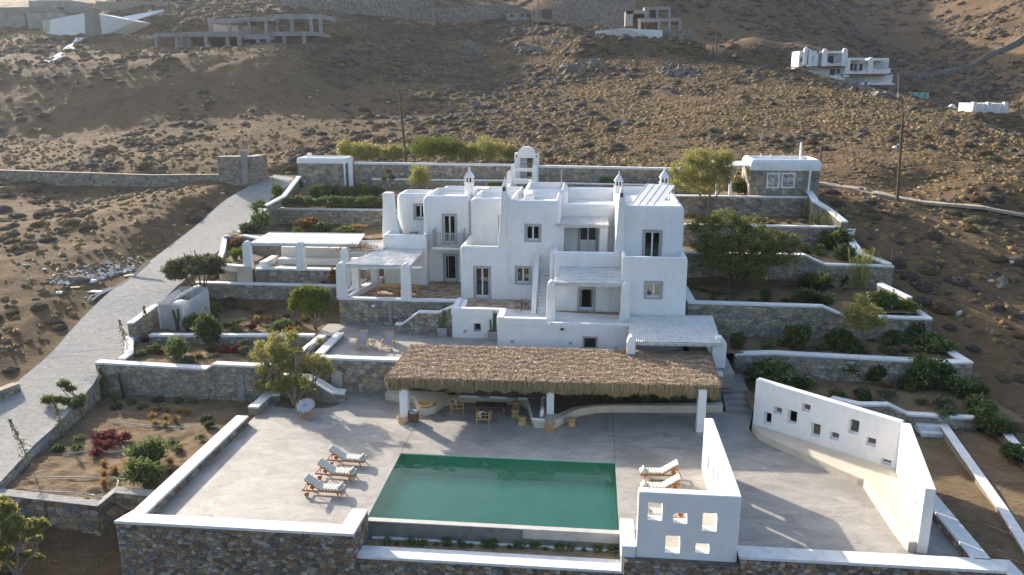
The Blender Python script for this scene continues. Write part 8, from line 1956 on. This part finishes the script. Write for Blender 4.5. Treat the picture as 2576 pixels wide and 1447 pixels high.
# right gardens
for kind, a, z_, w_, h_, l in (('dark', (410, 1290), 2.1, 1.2, 1.0, 'round dark shrub near the pergola in the second right garden'), ('dark', (790, 1300), 2.1, 1.9, 1.7, 'large dark shrub in the middle of the second right garden'), ('dark', (810, 1220), 2.1, 1.3, 1.3, 'dark shrub behind the large one, second right garden'), ('dark', (935, 1200), 2.1, 1.4, 1.2, 'dark shrub under the bend of the second wall'),
                              ('dark', (1070, 1310), 2.1, 1.9, 1.5, 'broad dark shrub left of the small feathery tree'), ('dark', (1420, 1275), 2.1, 1.6, 1.1, 'dark shrub right of the small feathery tree'), ('dark', (1500, 1240), 2.1, 1.8, 1.5, 'tall dark shrub by the right end of the second garden'), ('mid', (1620, 1290), 2.1, 1.6, 1.0, 'lighter green shrub draped by the lowest boundary wall, left'), ('mid', (1710, 1325), 2.1, 1.6, .9, 'lighter green shrub draped by the lowest boundary wall, right'),
                              ('mid', (1340, 1035), 3.9, 1.9, 1.3, 'bright round shrub at the end of the third right garden'), ('bright', (1480, 1065), 3.7, 1.7, 1.0, 'bright shrub hanging over the wall corner'), ('dark', (950, 1010), 3.9, 1.3, .7, 'low round shrub behind the white cap, third right garden'), ('dark', (600, 1000), 3.9, .9, 1.1, 'small dark shrub alone in the shade near the big tree'),
                              ('dark', (1040, 900), 3.9, 2.0, 1.6, 'dark mass of shrub below the third wall'), ('dark', (1060, 670), 5.8, 2.9, 1.9, 'dark broad shrub at the end of the fourth garden'), ('mid', (1090, 735), 5.8, 1.7, 1.3, 'light green shrub in front of the dark broad one'), ('mid', (850, 690), 5.8, 1.0, .7, 'light shrub just over the sloping cap'), ('dark', (880, 640), 5.8, 2.2, 1.2, 'dark shrub below the reed clumps'),
                              ('mid', (760, 400), 7.3, 1.9, 1.5, 'bright topped shrub in front of the annexe wall, left'), ('mid', (910, 410), 7.3, 1.6, 1.3, 'bright topped shrub in front of the annexe wall, right'), ('dark', (620, 430), 7.3, 2.2, 1.3, 'dark shrub in front of the top right wall, middle'), ('dark', (540, 425), 7.3, 1.7, 1.2, 'dark shrub in front of the top right wall, left'), ('dark', (310, 400), 7.3, 1.8, 1.5, 'dark shrub behind the two bare trunks'), ('dark', (435, 310), 8.9, 2.0, 1.5, 'dark little tree-like bush left of the annexe wall'),
                              ('grey', (905, 500), 7.3, .9, .8, 'silvery bush in the upper right garden'), ('sprig', (930, 700), 5.8, 1.4, .5, 'low plant in the fourth right garden'), ('sprig', (900, 1300), 2.1, .8, .5, 'tiny plant by the white cap, second right garden'), ('sprig', (700, 1200), 2.1, 1.0, .4, 'low plant under the second right wall, left'), ('sprig', (580, 1200), 2.1, .8, .4, 'low plant under the second right wall, far left'), ('sprig', (1690, 1300), 2.1, .8, .4, 'low plant near the lowest right corner')):
    S(kind, ZR(*a), z_, w_, h_, l)
S('spikydark', ZR(870, 930), 4.0, 2.2, 1.8, 'palm-like spiky plant in the third right garden, left'); S('spikydark', ZR(940, 940), 4.0, 2.2, 2.0, 'palm-like spiky plant in the third right garden, right'); S('spikydark', ZR(860, 1000), 4.0, 2.0, 1.2, 'dark rosette below the palm-like plants')
for kind, a, z_, w_, h_, l in (('dark', (470, 430), .8, 3.0, 1.3, 'broad dark shrub right behind the slanting screen, left'), ('mid', (640, 400), .8, 2.6, 1.2, 'green shrub mass behind the slanting screen'), ('dark', (760, 425), .8, 1.6, .8, 'shrub tail end behind the slanting screen'), ('dark', (330, 280), .8, 1.2, .8, 'dark shrub at the left foot of the lowest right wall'), ('dark', (700, 290), .8, 1.3, .7, 'shrub at the foot of the lowest right wall, left middle'), ('dark', (1200, 190), 1.6, 1.9, 1.3, 'big dark shrub pushing over the white cap of the lowest right wall'), ('dark', (1190, 340), .8, 1.8, 1.2, 'dark shrub below the one on the cap'), ('mid', (1060, 340), .8, 1.1, .9, 'paler bush against the lowest right wall'), ('dark', (1400, 370), .8, 1.6, 1.5, 'dark upright shrub against the lowest right wall'),
                              ('mid', (1790, 420), .8, 1.9, 2.1, 'tall leafy shrub reaching over the lowest right wall'), ('dark', (1900, 430), .8, 1.9, 1.7, 'dark shrub beside the tall leafy one'), ('dark', (1660, 430), .8, 1.2, .9, 'low dark shrub at the foot of the wall, right'), ('mid', (1090, 500), .8, 1.0, .5, 'small shrub behind the bent low wall, left'), ('dark', (1290, 520), .8, 1.3, .7, 'dark bushy plant at the bent low wall'), ('grey', (1460, 500), .8, 1.0, .5, 'dry bush in the lowest right garden'), ('grey', (1940, 600), .75, 1.2, .9, 'light bush with white flowers in the lowest right garden'),
                              ('mid', (2080, 480), .8, 1.6, 1.1, 'green shrub at the far boundary, first from the back'), ('dark', (2170, 520), .75, 1.8, 1.2, 'dark shrub at the far boundary, second'), ('mid', (2220, 620), .7, 1.5, 1.0, 'green shrub at the far boundary, third'), ('mid', (2290, 690), .5, 1.5, 1.0, 'yellow-green shrub at the far boundary, fourth'), ('dark', (2330, 790), .4, 1.8, 1.1, 'dark shrub at the far boundary, fifth'), ('dark', (2420, 810), .4, 1.3, .9, 'dark shrub at the far boundary, sixth'), ('dark', (2500, 1020), .2, 1.5, .9, 'dark shrub at the right photo edge')):
    S(kind, M4(*a), z_, w_, h_, l)
# planting strip below the pool, plants under the shelter
for i, x_ in enumerate((905, 985, 1080, 1155, 1258, 1335, 1440, 1500, 1600, 1668, 1765, 1835, 1950, 2025, 2120, 2200, 2300, 2400, 2490, 2530)):
    big_ = i % 3 != 1; S('sprig', Z3(x_, 1125 + (x_ - 900) * .034), -.82, .52 if big_ else .32, .34 if big_ else .2, 'small green plant in the sandy strip below the pool edge', 'small plants in the strip below the pool')
for i in range(12): S('dark' if i % 2 else 'sprig', Vector((-1.1 + i * .78, 45.3 + .2 * (i % 3), 0)), .36, .5 + .2 * (i % 3), .45 + .2 * (i % 2), 'small plant in the dark bed under the thatched shelter', 'plants in the bed under the thatch')
for i in range(4): S('dark', Vector((-11.6 + i * .9, 45.8, 0)), .5, .8, .6, 'plant behind the curved cream bench under the thatch, left part', 'plants behind the left shelter bench')

for (xa, xb, ya, yb, z_, n, w_) in ((7.5, 22, 50.6, 53.2, 2.12, 26, 'second'), (8, 21.5, 54.8, 60.6, 3.95, 30, 'third'), (8, 21, 62.2, 67.2, 5.8, 22, 'fourth'), (8, 20, 68.4, 74, 7.2, 22, 'upper'), (11, 23, 43.5, 48.6, .72, 20, 'lowest'), (-30, -20, 46.6, 49.8, 1.4, 12, 'second left'), (-29, -19.5, 51.8, 57.5, 1.75, 18, 'third left'), (-30, -17, 66.5, 71.5, 6.15, 18, 'flower terrace')):
    for i in range(n):
        k_ = ('sprig', 'sprig', 'grey', 'mid', 'straw')[rnd.randrange(5)]; s_ = rnd.uniform(.4, 1.0)
        S(k_, Vector((rnd.uniform(xa, xb), rnd.uniform(ya, yb), 0)), z_ + .02, s_, s_ * rnd.uniform(.4, .7), 'small %s in the soil of the %s garden bed' % ({'sprig': 'green plant', 'grey': 'silvery plant', 'mid': 'green shrub', 'straw': 'dry grass tuft'}[k_], w_), 'small plants of the %s garden bed' % w_)
# ---------------------------------------------------------------- thin air haze
hm = bpy.data.materials.new('thin_haze'); hm.use_nodes = True
for n_ in list(hm.node_tree.nodes):
    if n_.type == 'BSDF_PRINCIPLED': hm.node_tree.nodes.remove(n_)
pv = hm.node_tree.nodes.new('ShaderNodeVolumePrincipled'); pv.inputs['Color'].default_value = (.80, .86, .95, 1); pv.inputs['Density'].default_value = 0.00014; pv.inputs['Anisotropy'].default_value = .5
hm.node_tree.links.new(pv.outputs[0], hm.node_tree.nodes['Material Output'].inputs['Volume'])
MT['haze'] = hm
lo_ = float(ZZ.min()); hi_ = float(ZZ.max())
MB().box(-700, 700, -40, 700, lo_ - 2, max(hi_, 60) + 30).build('haze', 'haze', kind='stuff')
